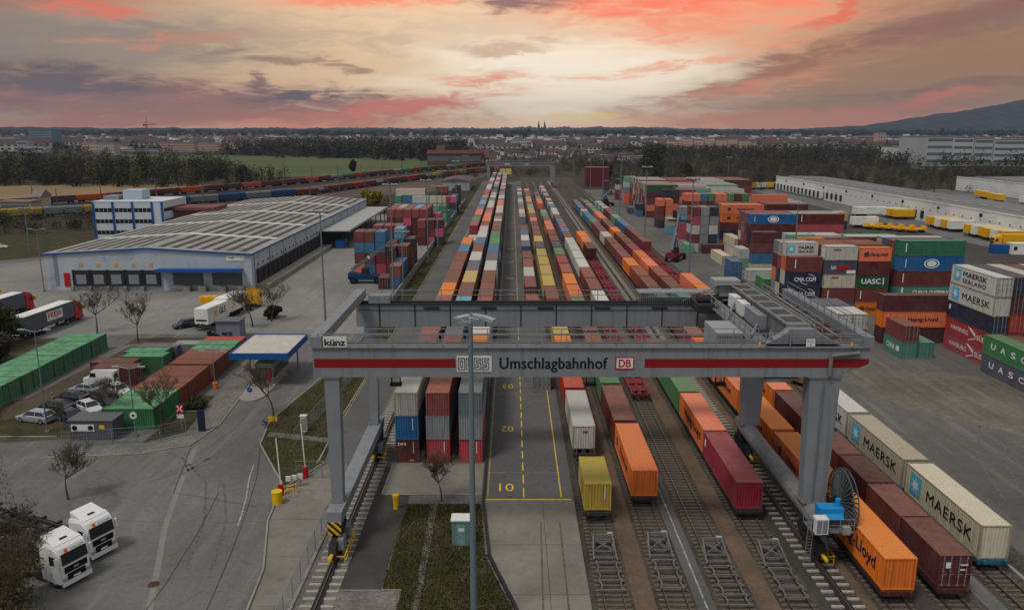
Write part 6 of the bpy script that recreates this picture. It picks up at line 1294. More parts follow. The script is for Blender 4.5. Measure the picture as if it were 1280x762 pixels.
for k in range(5):
    t = thing('trailer_chassis', f"yellow empty trailer chassis, {ordw(k + 1)} in the slanting row by the road", 'trailer', (133 + k * 2.6, 286 - k * 2.6, 0), R(-75), 'yellow trailer chassis'); b = MB(); b.box(-1.2, 1.2, -7, 0, .9, 1.4); b.box(-1.1, 1.1, -1, -.2, 1.4, 2.2); b.box(-1.1, 1.1, -6.4, -5.8, 1.4, 2.0); b.build('trailer_frame', DHY, t)
    for y in (-1.5, -5.5): b = MB(); b.tube((-1.1, y, .5), (1.1, y, .5), .5, n=10); b.build('wheel', M_['black'], t)
t = thing('storage_box', 'blue box standing on the road below the yellow lorry', 'container', (140, 227, 0), R(-4)); b = MB(); b.box(-2.2, 2.2, -1.2, 1.2, 0, 2.6); b.build('body', M_['bluep'], t); b = MB(); b.box(-2.22, -2.18, -1.1, 1.1, .2, 2.4); b.build('door', M_['bluep'], t)
t = thing('site_cabin', 'white site cabin with a dark window next to the blue box', 'cabin', (145.3, 226, 0)); b = MB(); b.box(-3, 3, -1.5, 1.5, 0, 3.0); b.build('body', TW, t); b = MB(); b.box(-2.6, -1.6, -1.55, -1.5, 1.2, 2.3); b.build('window', M_['glass'], t); b = MB(); b.box(-3.1, 3.1, -1.6, 1.6, 3, 3.12); b.build('roof', TW, t)
sheet('warehouse_road', [(108, 120), (150, 120), (150, 240), (144, 480), (128, 480), (112, 300)], .006, G['asphalt3'])
sheet('warehouse_apron', [(146, 120), (166, 120), (166, 480), (140, 480), (143, 300)], .012, G['asphalt'])
sheet('kerb_verge', [(112, 200), (126, 190), (150, 190), (150, 205), (130, 210)], .01, G['grass'])
# sheds at the far end of the line
t = thing('station_shed', 'low pale shed with patched roof by the far curved track', 'shed', (-33, 470, 0)); b = MB(); b.box(-8, 8, 0, 40, 0, 5.5); b.build('wall', simple('shed_pale', (150, 150, 150), .8, .15, .3), t); b = MB(); b.prism([(-8.5, 5.5), (8.5, 5.5), (0, 7)], -.5, 40.5); b.build('roof', simple('shed_roof_dark', (92, 84, 84), .9, .2, .2), t)
t = thing('maroon_shed', 'tall maroon box shed beside the farthest light masts', 'shed', (54, 506, 0)); b = MB(); b.box(-7, 7, 0, 14, 0, 11.5); b.build('wall', simple('maroon_sheet', (92, 34, 40), .7, .1), t); b = MB(); b.box(-7.2, 7.2, -.2, 14.2, 11.5, 11.8); b.build('roof', simple('maroon_roof', (120, 70, 72)), t)
for k in range(2): t = thing('storage_box', f"yellow box {('beside', 'right of')[k]} the distant crane's inner leg", 'container', (-6.5 + k * 4.2, 548, 5.2)); b = MB(); b.box(-1.9, 1.9, 0, 6, 0, 3.4); b.build('body', simple('box_yellow', (196, 172, 90)), t); b = MB(); b.box(-1.9, 1.9, -.03, 0, 3.0, 3.3); b.build('top_rail', M_['yellowp'], t)
# ------------------------------------------------------------------ fields, woods, town and hills
def P_(u, v, z=0):      # ground point seen at a given spot of the photograph
    th = R(12.36); c_, s_ = math.cos(th), math.sin(th); a = (u - 640) / 995; b_ = (381 - v) / 995; dy = c_ + b_ * s_; dz = -s_ + b_ * c_; t_ = (CAMZ - z) / (-dz); return (a * t_, dy * t_)
sheet('straw_field', [(-330, 360), (-253, 396), (-205, 455), (-192, 475), (-190, 520), (-300, 520), (-420, 470)], .02, G['straw'])
sheet('green_field', [(-250, 560), (-30, 700), (-18, 760), (-60, 1000), (-430, 1150), (-520, 1060)], .02, G['field'])
sheet('ploughed_field', [(-330, 800), (-120, 830), (-105, 880), (-360, 870)], .06, G['plough'])
sheet('rail_ground', [(-330, 300), (-200, 335), (-100, 405), (-40, 470), (-18, 640), (-10, 760), (-26, 860), (-60, 760), (-195, 500), (-215, 420), (-380, 340)], .012, ground_mat('old_rail_ground', (78, 66, 58), (94, 84, 74), .02, .8))
def quads(n, cx, cy, cz, sx, sy, sz, size):
    """n small randomly turned leaf faces inside ellipsoids (arrays per face)"""
    d = rng.normal(size=(n, 3)); d /= np.linalg.norm(d, axis=1)[:, None]; r = rng.random(n) ** .45
    p = np.stack([cx + d[:, 0] * r * sx, cy + d[:, 1] * r * sy, cz + d[:, 2] * r * sz], 1)
    a = rng.normal(size=(n, 3)); a /= np.linalg.norm(a, axis=1)[:, None]; b_ = np.cross(a, rng.normal(size=(n, 3))); b_ /= np.linalg.norm(b_, axis=1)[:, None]
    s = (size * rng.uniform(.5, 1.3, n))[:, None]; return np.stack([p - a * s - b_ * s * .5, p + a * s - b_ * s * .3, p + a * s * .8 + b_ * s * .5, p - a * s * .7 + b_ * s * .6], 1)
def bulk(name, V, midx, mats, nper=4, **kw):
    V = V.reshape(-1, 3); n = len(V) // nper; me = bpy.data.meshes.new(name); me.vertices.add(len(V)); me.vertices.foreach_set('co', V.astype(np.float32).ravel())
    me.loops.add(len(V)); me.loops.foreach_set('vertex_index', np.arange(len(V), dtype=np.int32)); me.polygons.add(n); me.polygons.foreach_set('loop_start', np.arange(0, len(V), nper, dtype=np.int32))
    me.polygons.foreach_set('material_index', midx.astype(np.int32))
    for m in mats: me.materials.append(m)
    me.update(); me.validate(); o = mk(name, me); return o
def leafmat(name, rgb):
    s = NT(name); n = s.noise(s.coord('world'), .08, 4, .7); n2 = s.noise(s.coord('world'), 1.3, 2); c_ = lin(*rgb); return s.out(s.mix(s.rng(n, .35, .65), mul(c_, .7), s.mix(s.rng(n2, .3, .7), c_, mul(c_, 1.5))), .95, 0, .05)
WD = [leafmat('bare_twigs', (62, 56, 48)), leafmat('olive_buds', (64, 63, 38)), leafmat('dark_needles', (30, 36, 28)), leafmat('reddish_twigs', (70, 57, 48)), leafmat('young_leaves', (86, 84, 46))]
def inpoly(x, y, P):
    c_ = np.zeros(len(x), bool); n = len(P)
    for i in range(n):
        (x0, y0), (x1, y1) = P[i], P[(i + 1) % n]; m = ((y0 > y) != (y1 > y)); c_ ^= m & (x < (x1 - x0) * (y - y0) / ((y1 - y0) or 1e-9) + x0)
    return c_
def wood(name, poly, n, h, fq, label, size=.9, w=(.38, .22, .12, .2, .08), wid=.3):
    xs = [p[0] for p in poly]; ys = [p[1] for p in poly]; X = rng.uniform(min(xs), max(xs), n * 4); Y = rng.uniform(min(ys), max(ys), n * 4); k = inpoly(X, Y, poly); X, Y = X[k][:n], Y[k][:n]; n = len(X)
    H = h * rng.uniform(.55, 1.15, n); mi = rng.choice(5, n, p=w); rep = lambda a: np.repeat(a, fq)
    V = quads(n * fq, rep(X), rep(Y), rep(H * .5), rep(H * wid), rep(H * wid), rep(H * .5), size * (h / 18))
    q_ = max(1, fq // 3); rq = lambda a: np.repeat(a, q_); V = np.concatenate([V, quads(n * q_, rq(X), rq(Y), rq(H * .14), rq(H * wid * 1.25), rq(H * wid * 1.25), rq(H * .17), size * (h / 18))])
    # trunks as slim triangles pairs
    t = .02 * H; tr = np.stack([np.stack([X - t, Y, 0 * X], 1), np.stack([X + t, Y, 0 * X], 1), np.stack([X + t * .4, Y, H * .7], 1), np.stack([X - t * .4, Y, H * .7], 1)], 1); tr2 = np.stack([np.stack([X, Y - t, 0 * X], 1), np.stack([X, Y + t, 0 * X], 1), np.stack([X, Y + t * .4, H * .7], 1), np.stack([X, Y - t * .4, H * .7], 1)], 1)
    o = bulk(name, np.concatenate([V, tr, tr2]), np.concatenate([rep(mi), rng.choice([0, 0, 1, 3], n * q_), np.full(2 * n, 5)]), WD + [M_['twig']]); tag(o, label, None, None, 'stuff'); return o
wood('tree_belt', [(-520, 505), (-300, 505), (-196, 490), (-205, 560), (-215, 640), (-330, 700), (-640, 700)], 430, 19, 230, 'dense belt of bare trees beyond the straw field', .5, (.36, .26, .12, .14, .12))
wood('tree_belt', [(-210, 520), (-160, 500), (-150, 560), (-190, 620), (-240, 620)], 40, 14, 110, 'low trees where the belt meets the green field', .6)
wood('tree_belt', [(-430, 1170), (-70, 900), (-60, 1000), (-70, 1250), (-380, 1420)], 420, 24, 60, 'grey bare wood behind the green field', 1.1, (.5, .12, .1, .24, .04))
wood('tree_belt', [(-300, 1020), (-210, 1000), (-180, 1090), (-290, 1120)], 24, 15, 90, 'loose row of trees on the green field edge', .8)
wood('right_woods', [(70, 470), (125, 450), (200, 470), (330, 420), (420, 480), (420, 700), (330, 900), (80, 900), (40, 700)], 1300, 9, 110, 'dark scrub and trees behind the container yard', .5, (.42, .22, .14, .16, .06), .42)
wood('right_woods', [(170, 900), (420, 760), (520, 760), (700, 1000), (700, 1500), (100, 1500)], 1500, 15, 34, 'brown woods beyond the scrub towards the pale apartment row', 1.1, (.5, .16, .12, .2, .02), .4)
wood('right_woods', [(300, 520), (700, 620), (720, 760), (480, 780), (330, 640)], 320, 11, 60, 'hedges and trees before the long white factory', .8, wid=.42)
wood('left_woods', [(-1600, 1000), (-560, 1100), (-420, 1500), (-700, 1800), (-1700, 1500)], 420, 16, 50, 'woods scattered between the left town blocks', 1.1, (.5, .12, .22, .14, .02), .4)
wood('mid_woods', [(-1250, 1300), (1000, 1300), (1700, 2600), (2200, 3600), (-2200, 3600), (-1700, 2400)], 2000, 13, 26, 'trees between the roofs of the distant town', 2.6, (.5, .12, .25, .12, .01), .45)
wood('far_woods', [(-3000, 3400), (3200, 3400), (4200, 6200), (-4200, 6200)], 2600, 30, 10, 'distant woods under the hills', 9, (.45, .1, .35, .1, 0), .8)
wood('scrub', [(-60, 560), (-10, 580), (10, 620), (45, 620), (40, 700), (-20, 720)], 90, 6, 70, 'low scrub around the distant crane', .8, wid=.6); wood('scrub', [(-230, 260), (-142, 268), (-138, 300), (-180, 330), (-240, 330)], 90, 5, 120, 'dark brambles below the freight trains left of the office', .9, (.5, .2, .25, .05, 0), .8)
wood('scrub', [(-60, 330), (-44, 330), (-40, 400), (-70, 400)], 30, 4, 90, 'brown bushes beside the curved siding', .8, wid=.7)
tuf = []; TP = [[(-8.5, 50), (.2, 50), (.2, 52), (-2.2, 60), (-2.95, 69.4), (-9.9, 69.4), (-10.0, 55), (-8.5, 55)], [(-22.6, 73.5), (-20, 79.5), (-20.9, 92), (-20.4, 150), (-24, 150), (-27, 108), (-29.3, 92), (-28.5, 84)], [(-24, 150), (-20.3, 150), (-20.0, 250), (-23.6, 250)], [(-44, 44), (-30.5, 44), (-34, 52), (-44, 66), (-58, 84), (-75, 90)]]
for P, n in zip(TP, (16000, 7000, 7000, 12000)):
    xs = [p[0] for p in P]; ys = [p[1] for p in P]; X = rng.uniform(min(xs), max(xs), n * 2); Y = rng.uniform(min(ys), max(ys), n * 2); k = inpoly(X, Y, P); X, Y = X[k][:n], Y[k][:n]; nn = len(X); hgt = rng.uniform(.04, .2, nn); a = rng.uniform(0, 3.14, nn); dx, dy = np.cos(a) * .05, np.sin(a) * .05; ox, oy = rng.normal(0, .05, (2, nn)); X = X + rng.normal(0, .13, nn); Y = Y + rng.normal(0, .13, nn)
    tuf.append(np.stack([np.stack([X - dx, Y - dy, 0 * X + .01], 1), np.stack([X + dx, Y + dy, 0 * X + .01], 1), np.stack([X + ox + dx * .4, Y + oy, hgt], 1), np.stack([X + ox - dx * .4, Y + oy, hgt], 1)], 1))
V = np.concatenate(tuf); tag(bulk('grass', V, rng.choice(3, len(V), p=(.45, .3, .25)), [leafmat('grass_blades', (58, 70, 30)), leafmat('dry_blades', (104, 92, 62)), leafmat('brown_litter', (70, 56, 42))]), 'rough tufts of green and dry grass on the verges', None, None, 'stuff')
wood('mid_woods', [(-60, 760), (170, 760), (180, 1350), (-70, 1350)], 210, 10, 70, 'scattered trees among the houses behind the distant crane', .8, (.5, .18, .1, .2, .02), .4)
# single trees with real limbs
def tree(x, y, h, label, seed, spread=.5, leaf=None, nleaf=0, name='bare_tree', lvl=4, group=None, lsize=.09, r0=None):
    r = random.Random(seed); t = thing(name, label, 'tree', (x, y, 0), 0, group); b = MB(); tips = []
    def grow(p, d, L, rad, k):
        n = 3 if k < 2 else 2; q = p
        for i in range(n):
            d = (d + Vector((r.uniform(-.18, .18), r.uniform(-.18, .18), r.uniform(-.05, .12)))).normalized(); e = q + d * L / n; b.tube(q, e, max(.016, rad * (1 - i * .22)), max(.014, rad * (1 - (i + 1) * .22)), 5 if k < 2 else 3, caps=False); q = e
            if k < lvl and i < n - 1 and k > 0 : 
                s = Vector((r.uniform(-1, 1), r.uniform(-1, 1), r.uniform(-.1, .7))).normalized(); grow(q, (d * .5 + s * .8).normalized(), L * .55, rad * .5, k + 1)
        if k < lvl:
            for j in range(4 if k == 0 else 3):
                s = Vector((r.uniform(-1, 1), r.uniform(-1, 1), r.uniform(.0, .8))).normalized(); grow(q, (d * (.75 - spread * .5) + s * (.5 + spread)).normalized(), L * r.uniform(.55, .8), rad * .55, k + 1)
        else: tips.append(q)
    grow(Vector((0, 0, 0)), Vector((0, 0, 1)), h * .34, r0 or h * .018, 0)
    b.build('limbs', M_['twig'], t)
    if leaf is not None and nleaf:
        T = np.array([tuple(p) for p in tips]); idx = rng.integers(0, len(T), nleaf); c_ = T[idx]; V = quads(nleaf, c_[:, 0], c_[:, 1], c_[:, 2], .5, .5, .5, lsize); o = bulk('crown', V, np.zeros(nleaf), [leaf]); o.parent = t
    return t
TR = [(-72.3, 134.5, 9.5, 'bare tree behind the far end of the green boxes', None, 0), (-62.6, 129, 8.5, 'bare tree between the green and red storage boxes', None, 0), (-40.9, 87.9, 8.2, 'slender bare tree rising over the mossy storage boxes', None, 0), (-48.0, 90.0, 6.5, 'small bare tree behind the grey hut', None, 0),
    (-29.4, 93.0, 8.2, 'bare tree on the gate island by the yellow notice', None, 0), (-46.6, 139, 9.5, 'tree with yellow tufts beside the white trailers', 4, 160), (-44.4, 143, 8.0, 'bare tree right of the trailer with yellow cab', None, 0), (-6.7, 70.2, 5.6, 'bare shrubby tree on the lawn before the stacked boxes', None, 0),
    (-5.6, 57.5, 4.5, 'small bare sapling on the lawn beside the near mast', None, 0), (-35.2, 49.6, 6.0, 'bare tree in the bottom corner in front of the white lorries', None, 0), (-36, 52.8, 7, 'bare tree at the edge of the frame behind the corner tree', None, 0), (-42.5, 70.5, 6.5, 'bare tree at the frame edge behind the lorry chassis', None, 0),
    (-37.0, 50.6, 6.0, 'tangled bare tree leaning over the bottom corner hedge', None, 0), (-38.4, 55.6, 6.6, 'tangled bare tree at the frame edge beside the near chassis', None, 0), (-32.6, 47.2, 3.4, 'lowest bare shrub tree along the bottom edge by the hedge', None, 0),
    (-27.2, 84.6, 3.5, 'little bare bush at the tip of the gate island', None, 0), (-58.4, 84.6, 5, 'thin sapling beside the curving car park drive', None, 0), (-52.5, 88.2, 4.2, 'thin sapling on the oval lawn by the hut', None, 0)]
for i, (x, y, h, lb, lf, nl) in enumerate(TR): tree(x, y, h, lb, 40 + i, leaf=WD[lf] if lf is not None else None, nleaf=nl, lvl=5 if h > 5 else 4, spread=.45)
HB = leafmat('dry_hedge', (118, 108, 76))
def bush(x, y, rx, h, label, m, n=2600, name='bush', size=.22, cat='bush'):
    t = thing(name, label, cat, (x, y, 0)); b = MB(); r = random.Random(int(x * 7 + y))
    for k in range(9): a = r.uniform(0, 6.28); b.tube((0, 0, 0), (rx * .6 * math.cos(a), rx * .6 * math.sin(a), h * r.uniform(.5, .85)), .06, .02, 4)
    b.build('stems', M_['twig'], t); k = max(6, n // 260); cx = rng.uniform(-.6, .6, k) * rx; cy = rng.uniform(-.6, .6, k) * rx; cz = rng.uniform(.22, .78, k) * h; idx = rng.integers(0, k, n)
    o = bulk('crown', quads(n, cx[idx], cy[idx], cz[idx], rx * .42, rx * .42, h * .26, size), (rng.random(n) < .25).astype(int), [m, WD[1]]); o.parent = t
bush(-86, 124, 6, 8, 'big olive evergreen at the left frame edge by the lettered lorry', WD[1], 9000, size=.35); bush(-90, 118, 6, 7, 'dark bush behind the long green box line', WD[2], 7000, size=.35); bush(-79.5, 116, 4, 4.5, 'brown bramble bush along the back of the green boxes', WD[0], 5000, size=.3); bush(-76.5, 106, 3, 3.5, 'low bramble near the frame edge behind green boxes', WD[0], 3000, size=.25)
bush(-35.6, 49.4, 2.2, 2.8, 'dry hedge shrub at the bottom corner', HB, 2600, size=.1); bush(-33.0, 47.6, 1.9, 2.3, 'dry hedge shrub under the corner tree', HB, 2200, size=.1); bush(-37.6, 53.5, 2.2, 3.2, 'brown hedge shrub at the frame edge below the chassis', HB, 2400, size=.1); bush(-30.6, 47.2, 1.5, 2.1, 'small brown shrub at the bottom edge', HB, 1800, size=.1)
bush(-40.2, 96, 1.6, 1.8, 'low shrub under the mossy boxes by the path', WD[1], 1500, size=.15); bush(-45.2, 146, 2.2, 2.2, 'dark hedge at the foot of the forecourt trees', WD[2], 2500, size=.2); bush(-66, 376, 6, 8, 'yellow flowering bush beside the freight train', leafmat('forsythia', (150, 128, 40)), 3500, size=.5)
for k, (x, y, h, m, lb) in enumerate(((-178, 530, 12, 0, 'bare round tree beside the rear freight train at the field edge'), (98, 560, 26, 0, 'tall dark tree standing behind the farthest light masts'), (112, 640, 24, 0, 'second tall dark tree behind the light masts'), (62, 545, 16, 1, 'olive tree behind the maroon shed'), (130, 600, 14, 4, 'fresh green tree at the edge of the dark scrub'), (-262, 560, 15, 1, 'round olive tree at the green field corner'), (-135, 680, 11, 2, 'single dark tree in the middle of the green field'), (-55, 985, 14, 4, 'pale willow at the edge of the grey wood'))):
    bush(x, y, h * .42, h, lb, WD[m], 2200, 'tree', .6, 'tree')
# ------------------------------------------------------------------ freight trains on the main line
def poly_at(pts, s):
    for a, b_ in zip(pts, pts[1:]):
        L = math.dist(a, b_)
        if s <= L: return (a[0] + (b_[0] - a[0]) * s / L, a[1] + (b_[1] - a[1]) * s / L, math.atan2(b_[1] - a[1], b_[0] - a[0]) - math.pi / 2)
        s -= L
    return None
FW = {}
def fwagon(kind, colr):
    if (kind, colr) not in FW:
        m = simple('wagon_' + colr, {'brown': (96, 48, 44), 'orange': (176, 78, 34), 'grey': (104, 112, 116), 'blue': (34, 64, 104), 'yellow': (150, 128, 58), 'green': (58, 104, 80), 'red': (150, 32, 34), 'dark': (66, 60, 60)}[colr], .7, .15, .8)
        b = MB(); b.box(-1.4, 1.4, 0, 14.2, 1.2, 3.6 if kind != 'low' else 2.2)
        if kind == 'roof': b.prism([(-1.4, 3.6), (1.4, 3.6), (1.0, 4.1), (-1.0, 4.1)], 0, 14.2)
        if kind == 'tank': b.v, b.f, b.m = [], [], []; b.tube((0, .5, 2.6), (0, 13.7, 2.6), 1.35, n=12); b.box(-1.3, 1.3, 0, 14.2, 1.0, 1.3)
        for k in range(7): b.box(-1.46, 1.46, .3 + k * 2.2, .45 + k * 2.2, 1.2, 3.3 if kind not in ('low', 'tank') else 1.6)
        g = MB()
        for y in (2.2, 12): 
            for dy in (-.9, .9): g.tube((-.8, y + dy, .5), (.8, y + dy, .5), .48, n=10)
        g.box(-.9, .9, .8, 13.4, .7, 1.1); FW[(kind, colr)] = (b.mesh('wagon_body', [m]), g.mesh('running_gear', [M_['dark']]))
    return FW[(kind, colr)]
def ftrain(pts, n, s0, pick, lb, group):
    for k in range(n):
        q = poly_at(pts, s0 + k * 14.9)
        if not q: break
        kind, colr = pick(k); a, g = fwagon(kind, colr); t = thing('goods_wagon', f"{ {'brown': 'dark brown', 'dark': 'dark grey'}.get(colr, colr)} {dict(box='open', roof='covered', tank='tank', low='low flat')[kind]} goods wagon, {ordw(k + 1)} {lb}", 'railway wagon', (q[0], q[1], .1), q[2], group)
        mk('body', a, t); mk('running_gear', g, t)
PA = [(-262, 330), (-206, 400), (-150, 505), (-92, 659), (-24, 810)]; PB = [(-228, 318), (-160, 372), (-113.5, 428), (-76, 546), (-12, 720)]; PC = [(-222, 300), (-150, 356), (-120, 380)]
def pk1(k): return [('box', 'brown'), ('box', 'brown'), ('box', 'orange'), ('box', 'brown'), ('box', 'dark'), ('box', 'orange'), ('box', 'brown')][k % 7] if k < 17 else [('tank', 'grey'), ('tank', 'green'), ('box', 'red'), ('tank', 'dark'), ('box', 'brown'), ('box', 'brown')][k % 6]
def pk2(k): return ('low', 'orange') if k < 4 else ('roof', ('grey', 'blue')[k % 2]) if k < 10 else [('box', 'brown'), ('low', 'blue'), ('box', 'brown'), ('box', 'brown'), ('box', 'red')][k % 5] if k < 22 else [('box', 'red'), ('box', 'yellow'), ('box', 'brown')][k % 3]
ftrain(PA, 36, 4, pk1, 'of the rear freight train on the main line', 'wagons of the rear freight train'); ftrain(PB, 30, 8, pk2, 'of the front freight train on the main line', 'wagons of the front freight train')
ftrain(PC, 5, 10, lambda k: ('roof', 'yellow') if k % 2 else ('roof', 'grey'), 'of the short car carrier train behind the office', 'car carrier wagons')
for j, off in enumerate((0, 5.5, -6, -12, 12, 18)):
    pts = PA if off >= 0 and j != 0 else PB; b = MB()
    for (xa, ya), (xb, yb) in zip(pts, pts[1:]):
        for g_ in (-.75, .75): b.bar((xa + off + g_, ya, .2), (xb + off + g_, yb, .2), .12, .16)
    t = thing('railway_track', f"rusty main line track, {ordw(j + 1)} of the fan beside the freight trains", 'railway track', (0, 0, 0), 0, 'main line tracks'); b.build('rail', M_['rusty'], t)
MM = simple('catenary_steel', (84, 88, 86), .7, .1)
ms = MB(); ms.tube((0, 0, 0), (0, 0, 10.5), .26, .16, 6); arm = MB(); arm.bar((0, 0, 7.6), (3, 0, 7.9), .12); arm.bar((0, 0, 8.8), (3, 0, 7.9), .05); mm, am = ms.mesh('pole', [MM]), arm.mesh('arm', [MM])
for k in range(34):
    q = poly_at(PA if k % 2 else PB, 6 + k * 15.5)
    if q: t = thing('catenary_mast', 'grey catenary mast beside the main line freight trains', 'mast', (q[0] + (7 if k % 2 else 5), q[1], 0), q[2], 'catenary masts of the main line'); mk('pole', mm, t); mk('arm', am, t)
# ------------------------------------------------------------------ buildings of the town
FWN = simple('far_window', (88, 96, 100), .4, .05, .1)
def bld(x, y, w_, d, h, rgb, label, roof='flat', rr=(120, 110, 104), rows=None, cols=0, name='building', rot=0, cat='building', band=True):
    t = thing(name, label, cat, (x, y, 0), rot); b = MB(); b.box(-w_ / 2, w_ / 2, 0, d, 0, h); b.build('wall', simple('town_wall', rgb, .8, .08, .05), t); b = MB()
    if roof == 'flat': b.box(-w_ / 2 - .3, w_ / 2 + .3, -.3, d + .3, h, h + .6)
    else: b.prism([(-.8, h), (d / 2, h + (d * .38 if roof == 'gable' else 3)), (d + .8, h)], -w_ / 2 - .6, w_ / 2 + .6, 'x')
    b.build('roof', simple('town_roof', rr, .9, .12, .1), t); rows = rows or max(1, int(h / 3.4))
    for k in range(rows):
        z = h * (k + .35) / rows
        if cols:
            b = MB(); pw = w_ / cols
            for j in range(cols): b.box(-w_ / 2 + pw * (j + .25), -w_ / 2 + pw * (j + .75), -.12, 0, z, z + h / rows * .45)
            b.build('window_row', FWN, t)
        else: b = MB(); b.box(-w_ / 2 + 1, w_ / 2 - 1, -.12, 0, z, z + h / rows * .4); b.build('window_row', FWN, t)
    return t
def B(u0, u1, vbase, vtop, rgb, label, d=18, **k):
    (x0, y0), (x1, _) = P_(u0, vbase), P_(u1, vbase); th = R(12.36); b_ = (381 - vtop) / 995; hh = y0 * (math.sin(th) - b_ * math.cos(th)) / (math.cos(th) + b_ * math.sin(th)); return bld((x0 + x1) / 2, y0, x1 - x0, d, CAMZ - hh, rgb, label, **k)
B(38, 66, 184, 162, (104, 122, 140), 'large blue grey slab building on the left skyline', 40, rows=7); B(0, 20, 188, 172, (188, 180, 150), 'pale yellow block at the left frame edge on the skyline', rows=3); B(22, 36, 190, 176, (150, 156, 160), 'grey cube building beside the pale yellow block', rows=2)
B(102, 122, 191, 178, (190, 160, 130), 'sand coloured block with dark top floors on the left', rows=3, cols=10); B(122, 144, 194, 179, (168, 160, 146), 'pale block with rows of balconies left of the tower crane', rows=4, cols=8); B(25, 56, 191, 183, (188, 182, 168), 'low pale hall above the tree belt', rows=1)
B(200, 243, 190, 178, (172, 138, 124), 'long peach coloured row of flats, left part', rows=4, cols=26); B(246, 335, 189, 179, (176, 142, 126), 'long peach coloured row of flats, right part', rows=3, cols=40); B(150, 198, 196, 187, (140, 138, 132), 'grey factory hall between tower crane and tree belt', rows=1); B(368, 393, 191, 180, (206, 186, 150), 'yellowish block of flats above the green field', rows=4, cols=10)
B(534, 602, 207, 192, (96, 70, 60), 'wide farm barn with a big red brown roof', 30, roof='low', rr=(92, 46, 42), rows=1); B(604, 611, 206, 198, (124, 116, 106), 'pale gabled farmhouse beside the red barn', 24, roof='gable', rr=(92, 62, 54), rows=2)
B(546, 555, 203, 190, (112, 96, 82), 'sandy gabled house behind the red barn', 20, roof='gable', rr=(80, 60, 52)); B(640, 664, 185, 174, (166, 166, 160), 'white slab block below the twin spires', rows=3, cols=9); B(790, 812, 205, 196, (130, 128, 124), 'concrete bridge abutment in the scrub', rows=1)
for k, (u0, u1, vt) in enumerate(((836, 852, 176), (853, 866, 173), (867, 880, 175), (881, 893, 172), (894, 908, 175), (909, 922, 174), (923, 938, 176), (828, 836, 180), (938, 948, 178))): B(u0, u1, 189, vt, (196, 164, 142), f"peach coloured apartment block, {ordw(k + 1)} of the bright row beyond the woods", 20, rows=5, cols=6)
for k, (u0, u1, v0, vt, cc) in enumerate(((1148, 1181, 206, 171, (160, 162, 162)), (1181, 1206, 206, 172, (168, 170, 170)), (1207, 1231, 206, 173, (158, 160, 160)), (1232, 1276, 206, 175, (164, 168, 168)), (1277, 1330, 206, 176, (156, 170, 168)))):
    B(u0 + 8, u1 + 8, v0, vt, cc, f"grey white factory wing with long window bands, {ordw(k + 1)} along the right skyline", 60, rows=4)
B(1120, 1160, 201, 184, (188, 190, 190), 'white windowless hall in front of the factory wings', 40, rows=1); B(1070, 1095, 185, 170, (176, 140, 126), 'pinkish block left of the long factory', rows=3); B(1096, 1106, 186, 166, (180, 150, 136), 'pale tower block left of the long factory', rows=5, cols=3); B(1040, 1060, 192, 184, (166, 168, 166), 'low white hall in the woods left of the factory', rows=1); B(1150, 1290, 212, 208, (150, 150, 146), 'long low white hall before the factory hedge', 20, rows=1)
B(0, 40, 265, 253, (150, 140, 120), 'long low station building at the left frame edge', 8, rows=1); B(42, 52, 262, 246, (170, 160, 130), 'small yellowish station house by the tracks', 8, roof='gable', rows=2)
# cathedral with twin spires
(cx, cy) = P_(677, 173.5); t = thing('cathedral', 'dark cathedral with two pointed spires on the skyline', 'church', (cx, cy, 0)); s_ = cy / 3300
GS = simple('old_stone', (74, 74, 76), .9, .1, .1); b = MB(); b.box(-12 * s_, 12 * s_, 0, 60 * s_, 0, 32 * s_); b.prism([(-12 * s_, 32 * s_), (12 * s_, 32 * s_), (0, 46 * s_)], 0, 60 * s_); b.build('nave', GS, t)
for x in (-12, 12):
    b = MB(); b.box((x - 5) * s_, (x + 5) * s_, -8 * s_, 2 * s_, 0, 44 * s_); tw = b.build('tower', GS, t); b = MB(); b.tube((x * s_, -3 * s_, 44 * s_), (x * s_, -3 * s_, 72 * s_), 5.4 * s_, .3, 8); b.build('spire', GS, tw)
for (u, vt, lb) in ((489, 165, 'slim reddish church tower over the distant roofs'), (514, 162, 'square church tower with dark cap on the skyline'), (561, 167, 'small church tower near the middle skyline'), (212, 165, 'white church tower on the left skyline'), (958, 168, 'thin chimney above the right skyline')):
    (x, y) = P_(u, 176); h_ = CAMZ - y * (math.sin(R(12.36)) - (381 - vt) / 995 * math.cos(R(12.36))) / (math.cos(R(12.36)) + (381 - vt) / 995 * math.sin(R(12.36)))
    t = thing('church_tower', lb, 'tower', (x, y, 0)); b = MB(); b.cbox(0, 0, h_ * .38, 9, 9, h_ * .76); b.build('shaft', simple('tower_plaster', (176, 140, 124), .9), t); b = MB(); b.tube((0, 0, h_ * .76), (0, 0, h_), 6, .4, 4); b.build('cap', GS, t)
(x, y) = P_(186, 189); t = thing('tower_crane', 'orange tower crane above the left town', 'tower crane', (x, y, 0), R(8)); OC = simple('crane_orange', (150, 100, 72)); b = MB(); H_ = 44
for a in (-1, 1):
    for c_ in (-1, 1): b.bar((a, c_, 0), (a, c_, H_), .5)
for k in range(14): b.bar((-1, -1, k * 4), (1, 1, k * 4 + 4), .35); b.bar((1, -1, k * 4), (-1, 1, k * 4 + 4), .35)
b.build('crane_tower', OC, t); b = MB(); b.bar((-4, 0, H_), (16, 0, H_), 1.2); b.bar((0, 0, H_ + 4), (16, 0, H_), .4); b.bar((0, 0, H_ + 4), (-4, 0, H_), .4); b.build('jib', OC, t); b = MB(); b.cbox(-4, 0, H_ - 1, 2.5, 2, 2.5); b.build('counterweight', GS, t)
